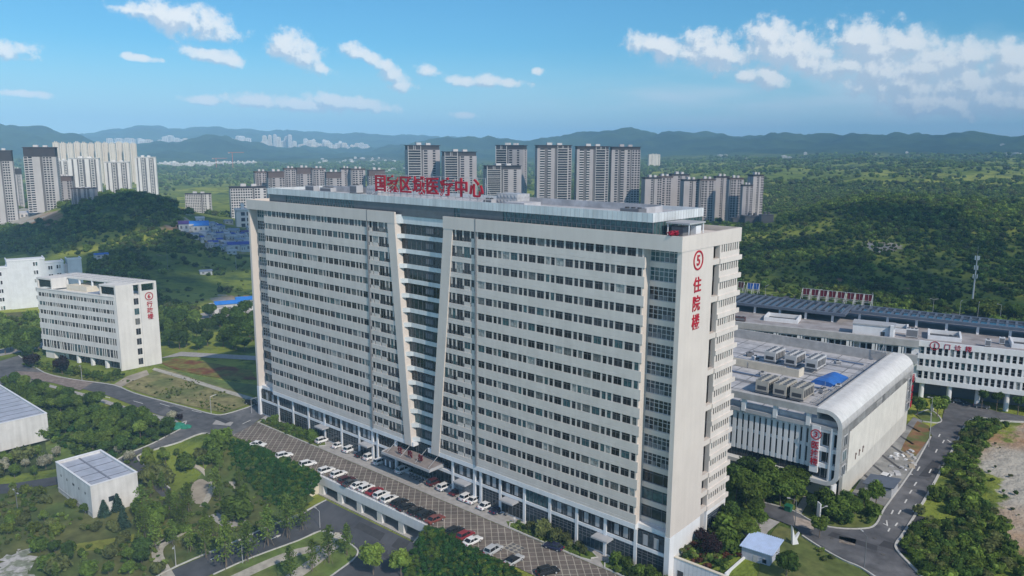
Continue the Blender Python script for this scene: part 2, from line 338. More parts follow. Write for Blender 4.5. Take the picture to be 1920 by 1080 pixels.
# ------------------------------------------------------------------ mesh building
class MB:
    def __init__(s): s.v, s.f, s.m = [], [], []
    def add(s, vs, fs, mi=0):
        o = len(s.v); s.v += [tuple(v) for v in vs]; s.f += [tuple(i+o for i in f) for f in fs]; s.m += [mi]*len(fs); return s
    def box(s, x0, x1, y0, y1, z0, z1, mi=0):
        return s.add([(x0,y0,z0),(x1,y0,z0),(x1,y1,z0),(x0,y1,z0),(x0,y0,z1),(x1,y0,z1),(x1,y1,z1),(x0,y1,z1)],
                     [(0,3,2,1),(4,5,6,7),(0,1,5,4),(1,2,6,5),(2,3,7,6),(3,0,4,7)], mi)
    def extr(s, poly, axis, a, b, mi=0):
        """polygon extruded along an axis: 'x' poly is (y,z), 'y' poly is (x,z), 'z' poly is (x,y)"""
        n = len(poly)
        pt = {'x': lambda p, t: (t, p[0], p[1]), 'y': lambda p, t: (p[0], t, p[1]), 'z': lambda p, t: (p[0], p[1], t)}[axis]
        return s.add([pt(p, a) for p in poly]+[pt(p, b) for p in poly], [tuple(range(n)), tuple(range(2*n-1, n-1, -1))]+[(i, i+n, (i+1) % n+n, (i+1) % n) for i in range(n)], mi)
    def strip(s, path, th, axis, a, b, mi=0):
        """a bent sheet of thickness th (towards the left of the path) extruded along an axis"""
        P = [Vector(p) for p in path]; Q = []
        for i, p in enumerate(P):
            d = (P[min(i+1, len(P)-1)]-P[max(i-1, 0)]).normalized(); Q.append(p+Vector((-d.y, d.x))*th)
        pt = {'x': lambda p, t: (t, p[0], p[1]), 'y': lambda p, t: (p[0], t, p[1]), 'z': lambda p, t: (p[0], p[1], t)}[axis]
        n = len(P); vs = [pt(p, a) for p in P]+[pt(p, b) for p in P]+[pt(q, a) for q in Q]+[pt(q, b) for q in Q]; fs = []
        for i in range(n-1):
            fs += [(i, i+1, n+i+1, n+i), (2*n+i+1, 2*n+i, 3*n+i, 3*n+i+1), (i+1, i, 2*n+i, 2*n+i+1), (n+i, n+i+1, 3*n+i+1, 3*n+i)]
        fs += [(0, n, 3*n, 2*n), (n-1, 3*n-1, 4*n-1, 2*n-1)]
        return s.add(vs, fs, mi)
    def tube(s, p, q, r, n=6, mi=0, r2=None):
        p, q = Vector(p), Vector(q); d = (q-p).normalized(); a = d.orthogonal().normalized(); b = d.cross(a); r2 = r if r2 is None else r2
        vs = [p+(a*cos(2*pi*i/n)+b*sin(2*pi*i/n))*r for i in range(n)]+[q+(a*cos(2*pi*i/n)+b*sin(2*pi*i/n))*r2 for i in range(n)]
        return s.add(vs, [(i, (i+1) % n, n+(i+1) % n, n+i) for i in range(n)]+[tuple(range(n-1, -1, -1)), tuple(range(n, 2*n))], mi)
    def ball(s, c, r, mi=0, nu=8, nv=5, sz=1.):
        vs = [(c[0], c[1], c[2]-r*sz)]+[(c[0]+r*sin(pi*j/nv)*cos(2*pi*i/nu), c[1]+r*sin(pi*j/nv)*sin(2*pi*i/nu), c[2]-r*sz*cos(pi*j/nv)) for j in range(1, nv) for i in range(nu)]+[(c[0], c[1], c[2]+r*sz)]
        fs = [(0, 1+(i+1) % nu, 1+i) for i in range(nu)]
        for j in range(nv-2): fs += [(1+j*nu+i, 1+j*nu+(i+1) % nu, 1+(j+1)*nu+(i+1) % nu, 1+(j+1)*nu+i) for i in range(nu)]
        t = len(vs)-1; fs += [(t, 1+(nv-2)*nu+i, 1+(nv-2)*nu+(i+1) % nu) for i in range(nu)]
        return s.add(vs, fs, mi)
    def merge(s, o): return s.add(o.v, [], 0) and s
    def build(s, name, mats, parent=None, off=None, smooth=False):
        me = bpy.data.meshes.new(name)
        vs = s.v if off is None else [(a-off[0], b-off[1], c-off[2]) for a, b, c in s.v]
        me.from_pydata(vs, [], s.f)
        for m in (mats if isinstance(mats, (list, tuple)) else [mats]): me.materials.append(m)
        me.polygons.foreach_set('material_index', s.m)
        if smooth: me.polygons.foreach_set('use_smooth', [True]*len(s.f))
        me.update()
        o = bpy.data.objects.new(name, me); COL.objects.link(o)
        if parent: o.parent = parent
        return o
def tag(o, label=None, cat=None, group=None, kind=None):
    if label: o['label'] = label
    if cat: o['category'] = cat
    if group: o['group'] = group
    if kind: o['kind'] = kind
    return o
def empty(name, loc=(0, 0, 0), rz=0, label=None, cat=None, group=None):
    o = bpy.data.objects.new(name, None); COL.objects.link(o); o.location = loc; o.rotation_euler = (0, 0, rz); o.empty_display_size = .5
    return tag(o, label, cat, group)
def copy_tree(o, parent=None):
    c = o.copy(); COL.objects.link(c); c.parent = parent
    if parent is not None: c.matrix_parent_inverse = o.matrix_parent_inverse.copy()
    for ch in list(o.children): copy_tree(ch, c)
    return c
def put(o, loc, rz=0, label=None, sc=None):
    o.location = loc; o.rotation_euler = (0, 0, rz)
    if sc: o.scale = sc if isinstance(sc, (tuple, list)) else (sc, sc, sc)
    if label: o['label'] = label
    return o
ORD = ['first', 'second', 'third', 'fourth', 'fifth', 'sixth', 'seventh', 'eighth', 'ninth', 'tenth', 'eleventh', 'twelfth', 'thirteenth', 'fourteenth', 'fifteenth', 'sixteenth', 'seventeenth', 'eighteenth', 'nineteenth', 'twentieth']
def glyph(name, ch, h, mat, parent, loc, rot, bold=.02, depth=.12):
    """one raised character as a mesh; loc is its centre"""
    cu = bpy.data.curves.new(name, 'FONT'); cu.body = ch; cu.size = h*1.12; cu.align_x = 'CENTER'; cu.align_y = 'CENTER'; cu.extrude = depth/2; cu.offset = bold*h
    to = bpy.data.objects.new(name, cu); COL.objects.link(to)
    dg = bpy.context.evaluated_depsgraph_get(); me = bpy.data.meshes.new_from_object(to.evaluated_get(dg))
    bpy.data.objects.remove(to); bpy.data.curves.remove(cu)
    n = len(me.vertices); a = np.zeros(n*3); me.vertices.foreach_get('co', a); a = a.reshape(-1, 3)
    a[:, :2] -= (a[:, :2].max(0)+a[:, :2].min(0))/2; me.vertices.foreach_set('co', a.ravel())
    me.materials.clear(); me.materials.append(mat)
    o = bpy.data.objects.new(name, me); COL.objects.link(o); o.parent = parent; o.location = loc; o.rotation_euler = rot
    return o
def ringmesh(name, r, w, depth, mat, parent, loc, rot, n=36):
    m = MB(); vs = []
    for i in range(n):
        c, s_ = cos(2*pi*i/n), sin(2*pi*i/n)
        vs += [(r*c, r*s_, -depth/2), ((r-w)*c, (r-w)*s_, -depth/2), (r*c, r*s_, depth/2), ((r-w)*c, (r-w)*s_, depth/2)]
    fs = []
    for i in range(n):
        a, b = 4*i, 4*((i+1) % n); fs += [(a+2, b+2, b+3, a+3), (a, b, b+2, a+2), (a+1, a+3, b+3, b+1), (a, a+1, b+1, b)]
    m.add(vs, fs); o = m.build(name, mat, parent); o.location = loc; o.rotation_euler = rot; return o
# ------------------------------------------------------------------ ground sheets
def smooth_line(pts, n=4, closed=False):
    P = [Vector(p) for p in pts]; out = []; m = len(P)
    for i in range(m if closed else m-1):
        p0, p1, p2, p3 = (P[(i-1) % m], P[i], P[(i+1) % m], P[(i+2) % m]) if closed else (P[max(i-1, 0)], P[i], P[i+1], P[min(i+2, m-1)])
        for k in range(n):
            t = k/n; out.append(.5*((2*p1)+(p2-p0)*t+(2*p0-5*p1+4*p2-p3)*t*t+(3*p1-p0-3*p2+p3)*t*t*t))
    if not closed: out.append(P[-1])
    return out
def inside(poly, x, y):
    c = False; n = len(poly); j = n-1
    for i in range(n):
        if (poly[i][1] > y) != (poly[j][1] > y) and x < (poly[j][0]-poly[i][0])*(y-poly[i][1])/(poly[j][1]-poly[i][1])+poly[i][0]: c = not c
        j = i
    return c
def sheet(name, poly, mat, off, step=3., world=False, kind='structure', smooth=0, label=None, cat=None, ragged=0):
    P = [Vector((p[0], p[1])) if world else G(*p).to_2d() for p in poly]
    if ragged:
        P = smooth_line(P, 6, True); P = [p+Vector((RNG.gauss(0, ragged), RNG.gauss(0, ragged))) for p in P]
    if smooth: P = smooth_line(P, smooth, True)
    Q = []
    for i in range(len(P)):
        a, b = P[i], P[(i+1) % len(P)]; k = max(1, int((b-a).length/step)); Q += [a+(b-a)*(t/k) for t in range(k)]
    x0, x1 = min(p.x for p in Q), max(p.x for p in Q); y0, y1 = min(p.y for p in Q), max(p.y for p in Q)
    qq = [(p.x, p.y) for p in Q]; I = []
    x = x0+step*.5
    while x < x1:
        y = y0+step*.5
        while y < y1:
            if inside(qq, x, y): I.append(Vector((x, y)))
            y += step
        x += step
    n = len(Q); vs, es, fs, *_ = delaunay_2d_cdt(Q+I, [(i, (i+1) % n) for i in range(n)], [], 1, 1e-4)
    fs = [f for f in fs if inside(qq, *(sum((vs[i] for i in f), Vector((0, 0)))/len(f)))]
    xs = np.array([v.x for v in vs]); ys = np.array([v.y for v in vs]); zs = hs(xs, ys)+off
    m = MB(); m.add(list(zip(xs, ys, zs)), [tuple(f) if sum((vs[f[i]].x*vs[f[(i+1) % len(f)]].y-vs[f[(i+1) % len(f)]].x*vs[f[i]].y) for i in range(len(f))) > 0 else tuple(f)[::-1] for f in fs])
    o = m.build(name, mat); tag(o, label, cat, None, kind); return o
def kerb(name, line, w=.35, h=.22, mat=None, world=False, smooth=3, off=.0, kind='structure'):
    P = [Vector((p[0], p[1])) if world else G(*p).to_2d() for p in line]
    if smooth: P = smooth_line(P, smooth)
    Q = [P[0]]
    for a, b in zip(P, P[1:]):
        k = max(1, int((b-a).length/2.5)); Q += [a+(b-a)*((t+1)/k) for t in range(k)]
    m = MB(); vs = []
    for i, p in enumerate(Q):
        d = (Q[min(i+1, len(Q)-1)]-Q[max(i-1, 0)]); d = d.normalized() if d.length > 1e-6 else Vector((1, 0)); nrm = Vector((-d.y, d.x))*w/2
        z = float(hs(p.x, p.y))+off
        vs += [(p.x-nrm.x, p.y-nrm.y, z-.3), (p.x-nrm.x, p.y-nrm.y, z+h), (p.x+nrm.x, p.y+nrm.y, z+h), (p.x+nrm.x, p.y+nrm.y, z-.3)]
    fs = []
    for i in range(len(Q)-1):
        a = 4*i; fs += [(a, a+1, a+5, a+4)[::-1], (a+1, a+2, a+6, a+5)[::-1], (a+2, a+3, a+7, a+6)[::-1]]
    m.add(vs, fs+[(0, 1, 2, 3), tuple(len(vs)-k for k in (1, 2, 3, 4))]); o = m.build(name, mat or M_KERB); tag(o, kind=kind); return o
# the land itself: one sheet in rings from the camera's foot to beyond the ridges
def terrain():
    rr = np.concatenate([np.arange(60, 420, 1.5), np.geomspace(421, 15500, 300)])
    aa = np.radians(np.linspace(-62, 62, 520))+CY
    A, Rr = np.meshgrid(aa, rr); X = CC[0]+Rr*np.sin(A); Y = CC[1]+Rr*np.cos(A)
    Z = hs(X, Y, True)
    near = (1-ss(300, 420, Rr)); Z = Z - .12*near
    zz = hs(X, Y)
    nr, na = A.shape; idx = np.arange(nr*na).reshape(nr, na)
    q = np.stack([idx[:-1, :-1], idx[:-1, 1:], idx[1:, 1:], idx[1:, :-1]], -1).reshape(-1, 4)[:, ::-1]
    me = bpy.data.meshes.new('ground'); me.vertices.add(nr*na); me.vertices.foreach_set('co', np.stack([X, Y, Z], -1).ravel())
    me.loops.add(q.size); me.loops.foreach_set('vertex_index', q.ravel()); me.polygons.add(len(q)); me.polygons.foreach_set('loop_start', np.arange(len(q))*4); me.polygons.foreach_set('loop_total', np.full(len(q), 4))
    me.polygons.foreach_set('use_smooth', np.ones(len(q), bool)); me.update(calc_edges=True)
    m = bpy.data.materials.new('open country'); m.use_nodes = True; N, L = m.node_tree.nodes, m.node_tree.links; b = N['Principled BSDF']; b.inputs['Roughness'].default_value = .95; b.inputs['Specular IOR Level'].default_value = .1
    geo = N.new('ShaderNodeNewGeometry')
    def noise(sc, det=5, ro=.6, st=None):
        n = N.new('ShaderNodeTexNoise'); n.inputs['Scale'].default_value = sc; n.inputs['Detail'].default_value = det; n.inputs['Roughness'].default_value = ro
        if st:
            mp = N.new('ShaderNodeMapping'); mp.inputs['Scale'].default_value = st; L.new(geo.outputs['Position'], mp.inputs[0]); L.new(mp.outputs[0], n.inputs['Vector'])
        else: L.new(geo.outputs['Position'], n.inputs['Vector'])
        return n.outputs[0]
    def rng(v, a, b_):
        n = N.new('ShaderNodeMapRange'); n.interpolation_type = 'SMOOTHSTEP'; L.new(v, n.inputs[0]); n.inputs[1].default_value = a; n.inputs[2].default_value = b_; return n.outputs[0]
    def mx(f, a, c):
        n = N.new('ShaderNodeMix'); n.data_type = 'RGBA'; L.new(f, n.inputs[0])
        for i, v in ((6, a), (7, c)):
            if isinstance(v, tuple): n.inputs[i].default_value = (*v, 1)
            else: L.new(v, n.inputs[i])
        return n.outputs[2]
    c = mx(rng(noise(.006, 6), .40, .60), (.15, .205, .036), (.29, .32, .06))
    c = mx(rng(noise(.03, 6, .65), .48, .64), c, (.065, .105, .028))
    c = mx(rng(noise(.11, 4, .7), .55, .72), c, (.058, .095, .025))
    aw_ = N.new('ShaderNodeAttribute'); aw_.attribute_name = 'forest'; hz_ = aw_.outputs['Fac']
    at = N.new('ShaderNodeAttribute'); at.attribute_name = 'soil'
    sl = N.new('ShaderNodeMath'); sl.operation = 'ADD'; L.new(at.outputs['Fac'], sl.inputs[0])
    sn = N.new('ShaderNodeMapRange'); L.new(noise(.07, 6, .7), sn.inputs[0]); sn.inputs[1].default_value = .3; sn.inputs[2].default_value = .7; sn.inputs[3].default_value = -.45; sn.inputs[4].default_value = .45; L.new(sn.outputs[0], sl.inputs[1])
    c = mx(hz_, c, mx(rng(noise(.004, 5), .4, .6), (.024, .044, .026), (.045, .075, .032))); sg = mx(rng(noise(.012, 4), .42, .56), (.36, .22, .12), mx(noise(.2, 5), (.33, .31, .27), (.50, .48, .42)))
    c = mx(rng(sl.outputs[0], .42, .66), c, sg)
    L.new(c, b.inputs['Base Color'])
    bp = N.new('ShaderNodeBump'); bp.inputs['Strength'].default_value = .6; bp.inputs['Distance'].default_value = 6; L.new(noise(.06, 6, .7), bp.inputs['Height']); L.new(bp.outputs[0], b.inputs['Normal'])
    me.materials.append(m)
    soil = np.zeros(nr*na)
    PX, PY = pj(X.ravel(), Y.ravel(), zz.ravel())
    for (cx, cy, a_, b2, k) in [(30,408,95,20,1),(345,425,26,16,.9),(318,430,30,6,.7),(430,452,60,22,.8),(440,562,45,9,1),(1655,462,48,12,.8),(1600,525,60,8,.5),(1700,540,70,8,.45),(1945,880,72,90,1.2),(1925,975,60,60,1.2),(1870,850,40,50,.7),(30,1050,46,50,1.1),(0,955,26,20,.8),(355,395,22,14,.5),(300,480,60,8,.3),(0,1045,40,40,.8),(700,300,60,6,.4),(520,318,50,5,.3)]:
        e = np.hypot((PX-cx)/a_, (PY-cy)/b2); soil = np.maximum(soil, k*np.clip(1.5-e, 0, 1))
    fo = (ss(3000, 4400, Rr+500*(fbm(X/700, Y/700, 3, 90)-.5))).ravel(); af = me.attributes.new('forest', 'FLOAT', 'POINT'); af.data.foreach_set('value', fo.astype(np.float32))
    at_ = me.attributes.new('soil', 'FLOAT', 'POINT'); at_.data.foreach_set('value', soil.astype(np.float32))
    o = bpy.data.objects.new('ground', me); COL.objects.link(o); tag(o, kind='structure')
    return o
terrain()
# ------------------------------------------------------------------ the fifteen-row ward block
def lerp(a, b, t): return a+(b-a)*t
def ward_block():
    root = empty('hospital_ward_building', (-76, 12, 0), label='long cream hospital block with rows of small windows and a glazed rooftop storey', cat='building')
    O = (-76, 12, 0)
    zt = lambda k: 13.8+3.85*k
    ZT = zt(14)
    SLl = lambda z: (lerp(-80.1, -85.1, (z-11)/57), lerp(-77.4, -82.2, (z-11)/57))       # splayed pier left of the stair well: left, right edge
    SRr = lambda z: (lerp(-69.5, -64.2, (z-11)/57), lerp(-66.6, -61.1, (z-11)/57))
    # --- core, wings, end walls
    m = MB()
    m.box(-152, -1, 3.0, 24, 0, 69.6)
    m.box(-143.4, -93.35, .5, 3.0, 10.0, ZT); m.box(-53.45, -8.4, .5, 3.0, 10.0, ZT)
    m.extr([(-93.15, 10), (SLl(10)[0]+1.2, 10), (SLl(ZT)[0]+1.2, ZT), (-93.15, ZT)], 'y', .5, 3.0)
    m.extr([(SRr(10)[1]-1.2, 10), (-53.65, 10), (-53.65, ZT), (SRr(ZT)[1]-1.2, ZT)], 'y', .5, 3.0)
    m.box(-1.0, 0, 0, 12.8, 9.75, ZT); m.box(-153, -152, 0, 24.6, 9.75, ZT)
    m.box(-1.0, -.15, 15.5, 24.4, 9.75, ZT); m.box(-1.0, -1.2+.05, 12.8, 15.5, 9.75, ZT)
    m.box(-152, -1.0, 24.0, 24.6, 9.75, ZT)
    # window piers
    wins = []
    P = 7.8
    def pattern(x0, seq, sc=1.):
        x = x0; out = []
        for ch in seq:
            w, gap = (2.02, .46) if ch == 'w' else (1.02, .40)
            out.append((x, x+w*sc)); x += (w+gap)*sc
        return out
    right = pattern(-53.0, 'wwnn'*5+'wwn', .985)
    left = pattern(-143.1, 'n'+'wwnn'*6+'ww', .975)
    secR = [(-53.9-b, -53.9-a) for a, b in pattern(.3, 'nwwnnwwnn')][::-1]
    secL = pattern(-92.8, 'nwwnnwwnn')
    for k in range(15):
        z1 = zt(k); zm = z1-2
        eL, eR = SLl(zm)[0]+.9, SRr(zm)[1]-.9
        rows = [(left, -143.4, -93.35, 0), (right, -53.45, -8.4, 0),
                ([(a, min(b, eL)) for a, b in secL if a < eL-.3], -93.15, eL, 1), ([(max(a, eR), b) for a, b in secR if b > eR+.3], eR, -53.65, 2)]
        for ws, xa, xb, t in rows:
            z0 = z1-1.72
            edges = [xa]
            for a, b in ws: edges += [a, b]
            edges.append(xb)
            for i in range(0, len(edges), 2):
                if edges[i+1]-edges[i] > .03: m.box(edges[i], edges[i+1], .02, .5, z0, z1)
            for a, b in ws:
                tall = (t == 1 and a > eL-7.4) or (t == 2 and b < eR+7.4)
                wins.append((a, b, z1-(2.62 if tall else 1.72), z1))
                if t and not tall: m.box(a, b, .02, .5, z1-2.62, z1-1.72)
    wall = m.build('wall', M_WALL, root, O)
    # --- spandrel bands, one for each floor and wing
    prof = lambda z0, z1: [(.5, z0), (-.06, z0), (-.06, z0+.62), (-.03, z0+.64), (-.03, z0+.70), (-.06, z0+.72), (-.06, z1), (.5, z1)]
    for k in range(15):
        z1 = zt(k)-1.72; z0 = 10.0 if k == 0 else zt(k-1)
        for xa, xb in ((-143.75, -93.4), (-53.4, -8.0)):
            MB().extr(prof(z0, z1), 'x', xa, xb).build('spandrel_band', M_BAND, root, O)
        zs = z1-.9
        for t in (0, 1):
            xa, xb = (-93.1, SLl(zs)[0]+.4) if t == 0 else (SRr(zs)[1]-.4, -53.7)
            xb2 = xb+.35 if t == 0 else xb; xa2 = xa-.35 if t == 1 else xa
            MB().extr(prof(z0, z1-.9), 'x', xa2, xb2).build('spandrel_band', M_BAND, root, O)
    # --- splayed piers either side of the stair well
    for f in (SLl, SRr):
        MB().extr([(f(8.9)[0], 8.9), (f(8.9)[1], 8.9), (f(ZT)[1], ZT), (f(ZT)[0], ZT)], 'y', -.28, 3.0).build('splayed_pier', M_WALL, root, O)
    # --- windows: frame and panes; the hundred largest singly, the rest as one
    def winmesh(m_, a, b, z0, z1):
        y = .09; t = .045; w = b-a
        m_.add([(a, y, z0), (b, y, z0), (b, y, z1), (a, y, z1)], [(0, 1, 2, 3)], 0)
        bars = [(a, a+t, z0, z1), (b-t, b, z0, z1), (a, b, z0, z0+t), (a, b, z1-t, z1), (a, b, z1-.5, z1-.5+t)]
        if w > 1.4: bars += [((a+b)/2-t/2, (a+b)/2+t/2, z0, z1)]
        for p, q, r, s_ in bars: m_.box(p, q, y-.05, y-.004, r, s_, 1)
    wins.sort(key=lambda w: (-round(w[0]-0.12*w[3], 1)))
    cache = {}
    rest = MB()
    for i, (a, b, z0, z1) in enumerate(wins):
        if i < 100 and b-a > .5:
            key = (round(b-a, 2), round(z1-z0, 2))
            if key not in cache:
                mm = MB(); winmesh(mm, 0, b-a, 0, z1-z0); o = mm.build('window', [M_GLASS, M_WFR], root); cache[key] = o.data
            else:
                o = bpy.data.objects.new('window', cache[key]); COL.objects.link(o); o.parent = root
            o.location = (a-O[0], -O[1], z0)
        else: winmesh(rest, a, b, z0, z1)
    tag(rest.build('window', [M_GLASS, M_WFR], root, O), kind='stuff')
    # --- recessed glazing between wings and end walls
    for k in range(15):
        z1 = zt(k); zb = z1-3.85
        for xa, xb in ((-8.4, -1.0), (-151.99, -143.4)):
            mm = MB(); y = 2.75; low = k < 3
            mm.add([(xa, y, zb+1.15), (xb, y, zb+1.15), (xb, y, z1), (xa, y, z1)], [(0, 1, 2, 3)], 0)
            n = 7 if not low else 3
            for i in range(n+1):
                x = lerp(xa+.05, xb-.05, i/n); mm.box(x-.05, x+.05, y-.14, y-.01, zb+1.15, z1, 1)
            for z in ((zb+1.15, z1-.75, (zb+z1+.4)/2) if not low else (zb+1.15, z1-.6)): mm.box(xa, xb, y-.12, y-.02, z, z+.09, 1)
            if not low:
                for i in range(n):
                    if RNG.random() < .35: x = lerp(xa, xb, (i+.1)/n); mm.box(x, x+.75, y-.16, y-.03, zb+1.25, zb+1.25+RNG.uniform(.7, 1.3), 2)
            mm.build('recess_window', [M_CGLASS, M_FRAME if not low else M_DFRAME, M_DFRAME], root, O)
            MB().box(xa, xb, 2.45, 3.0, zb, zb+1.15).build('recess_band', M_WALL, root, O)
    # --- central stair well: glass strips and white bands that turn out to the left pier
    for k in range(-1, 15):
        z1 = zt(k) if k >= 0 else 9.6; zb = zt(k-1) if k > 0 else (9.95 if k == 0 else 5.6)
        zm = (z1+zb)/2; xl, xr = SLl(zm)[1]-.3, SRr(zm)[0]+.3
        mm = MB(); mm.add([(xl, 1.7, zb), (xr, 1.7, zb), (xr, 1.7, z1), (xl, 1.7, z1)], [(0, 1, 2, 3)], 0)
        n = 9
        for i in range(n+1):
            x = lerp(xl, xr, i/n); mm.box(x-.03, x+.03, 1.64, 1.69, zb, z1, 1)
        if k >= 0:
            cx = lerp(xl, xr, .62); mm.box(cx-1.6, cx+1.6, 1.6, 1.63, zb+1.75, z1-.35, 2)
            for i in range(4): mm.box(cx-1.2+i*.65, cx-.8+i*.65, 1.55, 1.59, zb+1.9, z1-.7, 3)
        mm.build('stair_window', [M_SGLASS, M_DFRAME, M_DARK, M_DFRAME], root, O)
        if k >= 0:
            lo, hi = zb+.1, zb+1.2
            xl2, xr2 = SLl(lo)[1]-.2, SRr(lo)[0]+.2
            MB().extr([(xl2, .1), (xl2+1.7, 1.5), (xr2, 1.5), (xr2, 2.65), (xl2, 2.65)], 'z', lo, hi).build('stair_band', M_LIGHTBLUE, root, O)
    xl, xr = SLl(ZT)[1]-.3, SRr(ZT)[0]+.3
    MB().extr([(xl, .1), (xl+1.7, 1.5), (xr, 1.5), (xr, 3), (xl, 3)], 'z', ZT, ZT+2.3).build('stair_band', M_LIGHTBLUE, root, O)
    # --- parapet all round, deep over the recesses
    for xa, xb in ((-153.1, SLl(ZT)[1]+.1), (SRr(ZT)[0]-.1, .1)):
        MB().box(xa, xb, -.35, 3.05, ZT, ZT+.35).box(xa, xb, -.35, .15, ZT+.35, 70.64).build('parapet', M_WALL, root, O)
    MB().box(-.45, .12, .15, 25.0, ZT+.02, 70.64).box(-1.5, -.45, .15, 25, ZT+.02, 69.0).box(-152, -.45, 24.6, 25, ZT, 70.64).box(-153.1, -152.6, .15, 25, ZT+.02, 70.64).build('parapet', M_WALL, root, O)
    # movement joints
    for x in (-93.25, -53.55): MB().box(x-.1, x+.1, -.42, .6, 10, 70.66).build('movement_joint', M_DFRAME, root, O)
    # --- end wall: balcony slot and the narrow windows with projecting ledges
    for k in range(15):
        z1 = zt(k); zb = z1-3.85 if k else 10.0
        mm = MB(); y0 = 16.25
        for i in range(8): mm.add([(-.1, y0+i, z1-1.6), (-.1, y0+i+.52, z1-1.6), (-.1, y0+i+.52, z1), (-.1, y0+i, z1)], [(0, 1, 2, 3)])
        w_ = MB()
        for i in range(9): w_.box(-.15, .02, y0+i-.48 if i else 15.5, y0+i if i < 8 else 24.3, z1-1.6, z1)
        mm.build('end_window', M_GLASS, root, O); w_.build('end_pier', M_WALL, root, O)
        MB().box(-.15, .06, 15.5, 24.5, zb+1.0, z1-1.6).box(-.15, .28, 15.5, 25.5, zb, zb+1.0).build('end_band', M_BAND, root, O)
        if k in (14, 12, 10, 8, 6, 4, 2, 1, 0): MB().box(-1.1, -.02, 12.8, 15.5, zb, zb+1.15).build('slot_ledge', M_WALL, root, O)
        mm = MB(); mm.box(-.9, -.84, 12.8, 15.5, zb+1.0, zb+1.06)
        for i in range(9): mm.box(-.9, -.86, 12.9+i*.31, 12.93+i*.31, zb, zb+1.0)
        mm.build('slot_railing', M_DFRAME, root, O)
    # --- two white lower storeys
    mm = MB()
    mm.box(-1.1, .06, -.06, 12.75, 0, 9.7).box(-153.1, -151.9, -.06, 24.6, 0, 9.7).box(-1.1, .06, 15.6, 16.1, 4, 9.7).box(-1.1, .06, 16.1, 24.6, 8.8, 9.72).box(-1.1, .06, 24.0, 24.6, 0, 8.8)
    mm.box(-143.75, -76.6, -.14, 3, 8.85, 9.98).box(-71, -8.0, -.14, 3, 8.85, 9.98)
    mm.box(-151.9, -1.1, .38, 1.4, 4.85, 5.6).box(-151.9, -1.1, .75, 1.4, 0, .45).box(-8.0, -1.1, 1.0, 3, 8.9, 9.95).box(-151.9, -143.75, 1.0, 3, 8.9, 9.95)
    mm.build('base_band', M_WHITE, root, O)
    cols = [-8.2-7.6*i for i in range(6)]+[-52.6, -54.8, -62.4]+[-84.5, -92.2, -94.4]+[-100.4-8.25*i for i in range(6)]
    for x in cols: MB().box(x-.36, x+.36, .3, .9, 0, 8.75).build('column', M_WHITE, root, O)
    xs = sorted(cols+[-151.9, -1.1])
    for a, b in zip(xs, xs[1:]):
        a += .36; b -= .36
        if b-a < 1.6 or (a > -85 and b < -61): continue
        for z0, z1, kind in ((5.6, 8.85, 'shop_window'), (.45, 4.85, 'shop_window')):
            mm = MB(); n = max(2, round((b-a)/1.25))
            mm.add([(a, .56, z0), (b, .56, z0), (b, .56, z1), (a, .56, z1)], [(0, 1, 2, 3)])
            for i in range(1, n): x = lerp(a, b, i/n); mm.box(x-.035, x+.035, .5, .55, z0, z1, 1)
            if z0 < 1:
                for z in (2.7, 3.5, 4.1): mm.box(a, b, .49, .54, z, z+.06, 1)
            elif RNG.random() < .7:
                for i in range(2): x = lerp(a, b, .2+.4*i+RNG.random()*.1); mm.box(x, x+1.1, .51, .555, z0+.3, z1-.6, 2)
            mm.build(kind, [M_CGLASS, M_DFRAME, M_GREYP], root, O)
    mm = MB(); a, b = -84, -62.9
    mm.add([(a, 2.4, .2), (b, 2.4, .2), (b, 2.4, 9.6), (a, 2.4, 9.6)], [(0, 1, 2, 3)])
    for i in range(15): x = lerp(a, b, i/14); mm.box(x-.05, x+.05, 2.3, 2.39, .2, 9.6, 1)
    mm.box(a, b, 2.28, 2.38, 4.6, 4.8, 1).build('entrance_glazing', [M_SGLASS, M_DFRAME], root, O)
    mm = MB(); mm.add([(-.1, 16.1, 5.2), (-.1, 24, 5.2), (-.1, 24, 8.8), (-.1, 16.1, 8.8)], [(0, 1, 2, 3)])
    for z in (7.6, 8.2): mm.box(-.12, 0, 16.1, 24, z, z+.12, 1)
    for i in range(8): mm.box(-.12, -.02, 16.1+i, 16.16+i, 5.2, 8.8, 1)
    mm.build('shop_window', [M_CGLASS, M_SLATE], root, O)
    MB().box(-.9, -.5, 12.75, 15.6, 4.9, 9.7).build('slot_panel', M_GREYP, root, O)
    # --- main entrance canopy and the small door canopies
    can = MB().extr([(-3.9, 6.0), (1.1, 6.5), (1.1, 6.9), (-3.9, 6.4)], 'x', -84.9, -66.4).build('entrance_canopy', pm('canopy top', (.24, .21, .20), .7, .15, .6), root, O)
    MB().box(-85.1, -66.2, -4.15, -3.9, 5.85, 6.5).box(-85.1, -84.9, -3.9, 1, 5.9, 6.7).box(-66.4, -66.2, -3.9, 1, 5.9, 6.7).build('canopy_edge', M_GREYP, can, O)
    for x in (-83.5, -78.2, -72.4, -67.4): MB().tube((x, -3.4, 6.6), (x, 1.2, 9.4), .07).build('canopy_rod', M_WIRE, can, O)
    for i, ch in enumerate('住院部'):
        g_ = glyph('canopy_letter', ch, 1.7, pm('dim red letter', (.16, .01, .02), .6), root, (-79.4+i*4.0-O[0], -2.4-O[1], 7.9), (radians(90), 0, 0), .012, .2)
        MB().box(-79.5+i*4.0, -79.3+i*4.0, -2.3, -2.2, 6.6, 8.6).build('letter_post', M_WIRE, g_.parent, O)
    for x in (-117, -96, -58, -42.5, -15.8): MB().box(x-2.1, x+2.1, -1.9, 1.0, 4.35, 4.7).box(x-1.9, x+1.9, -1.7, .8, 4.7, 4.76).build('door_canopy', M_GREYP, root, O)
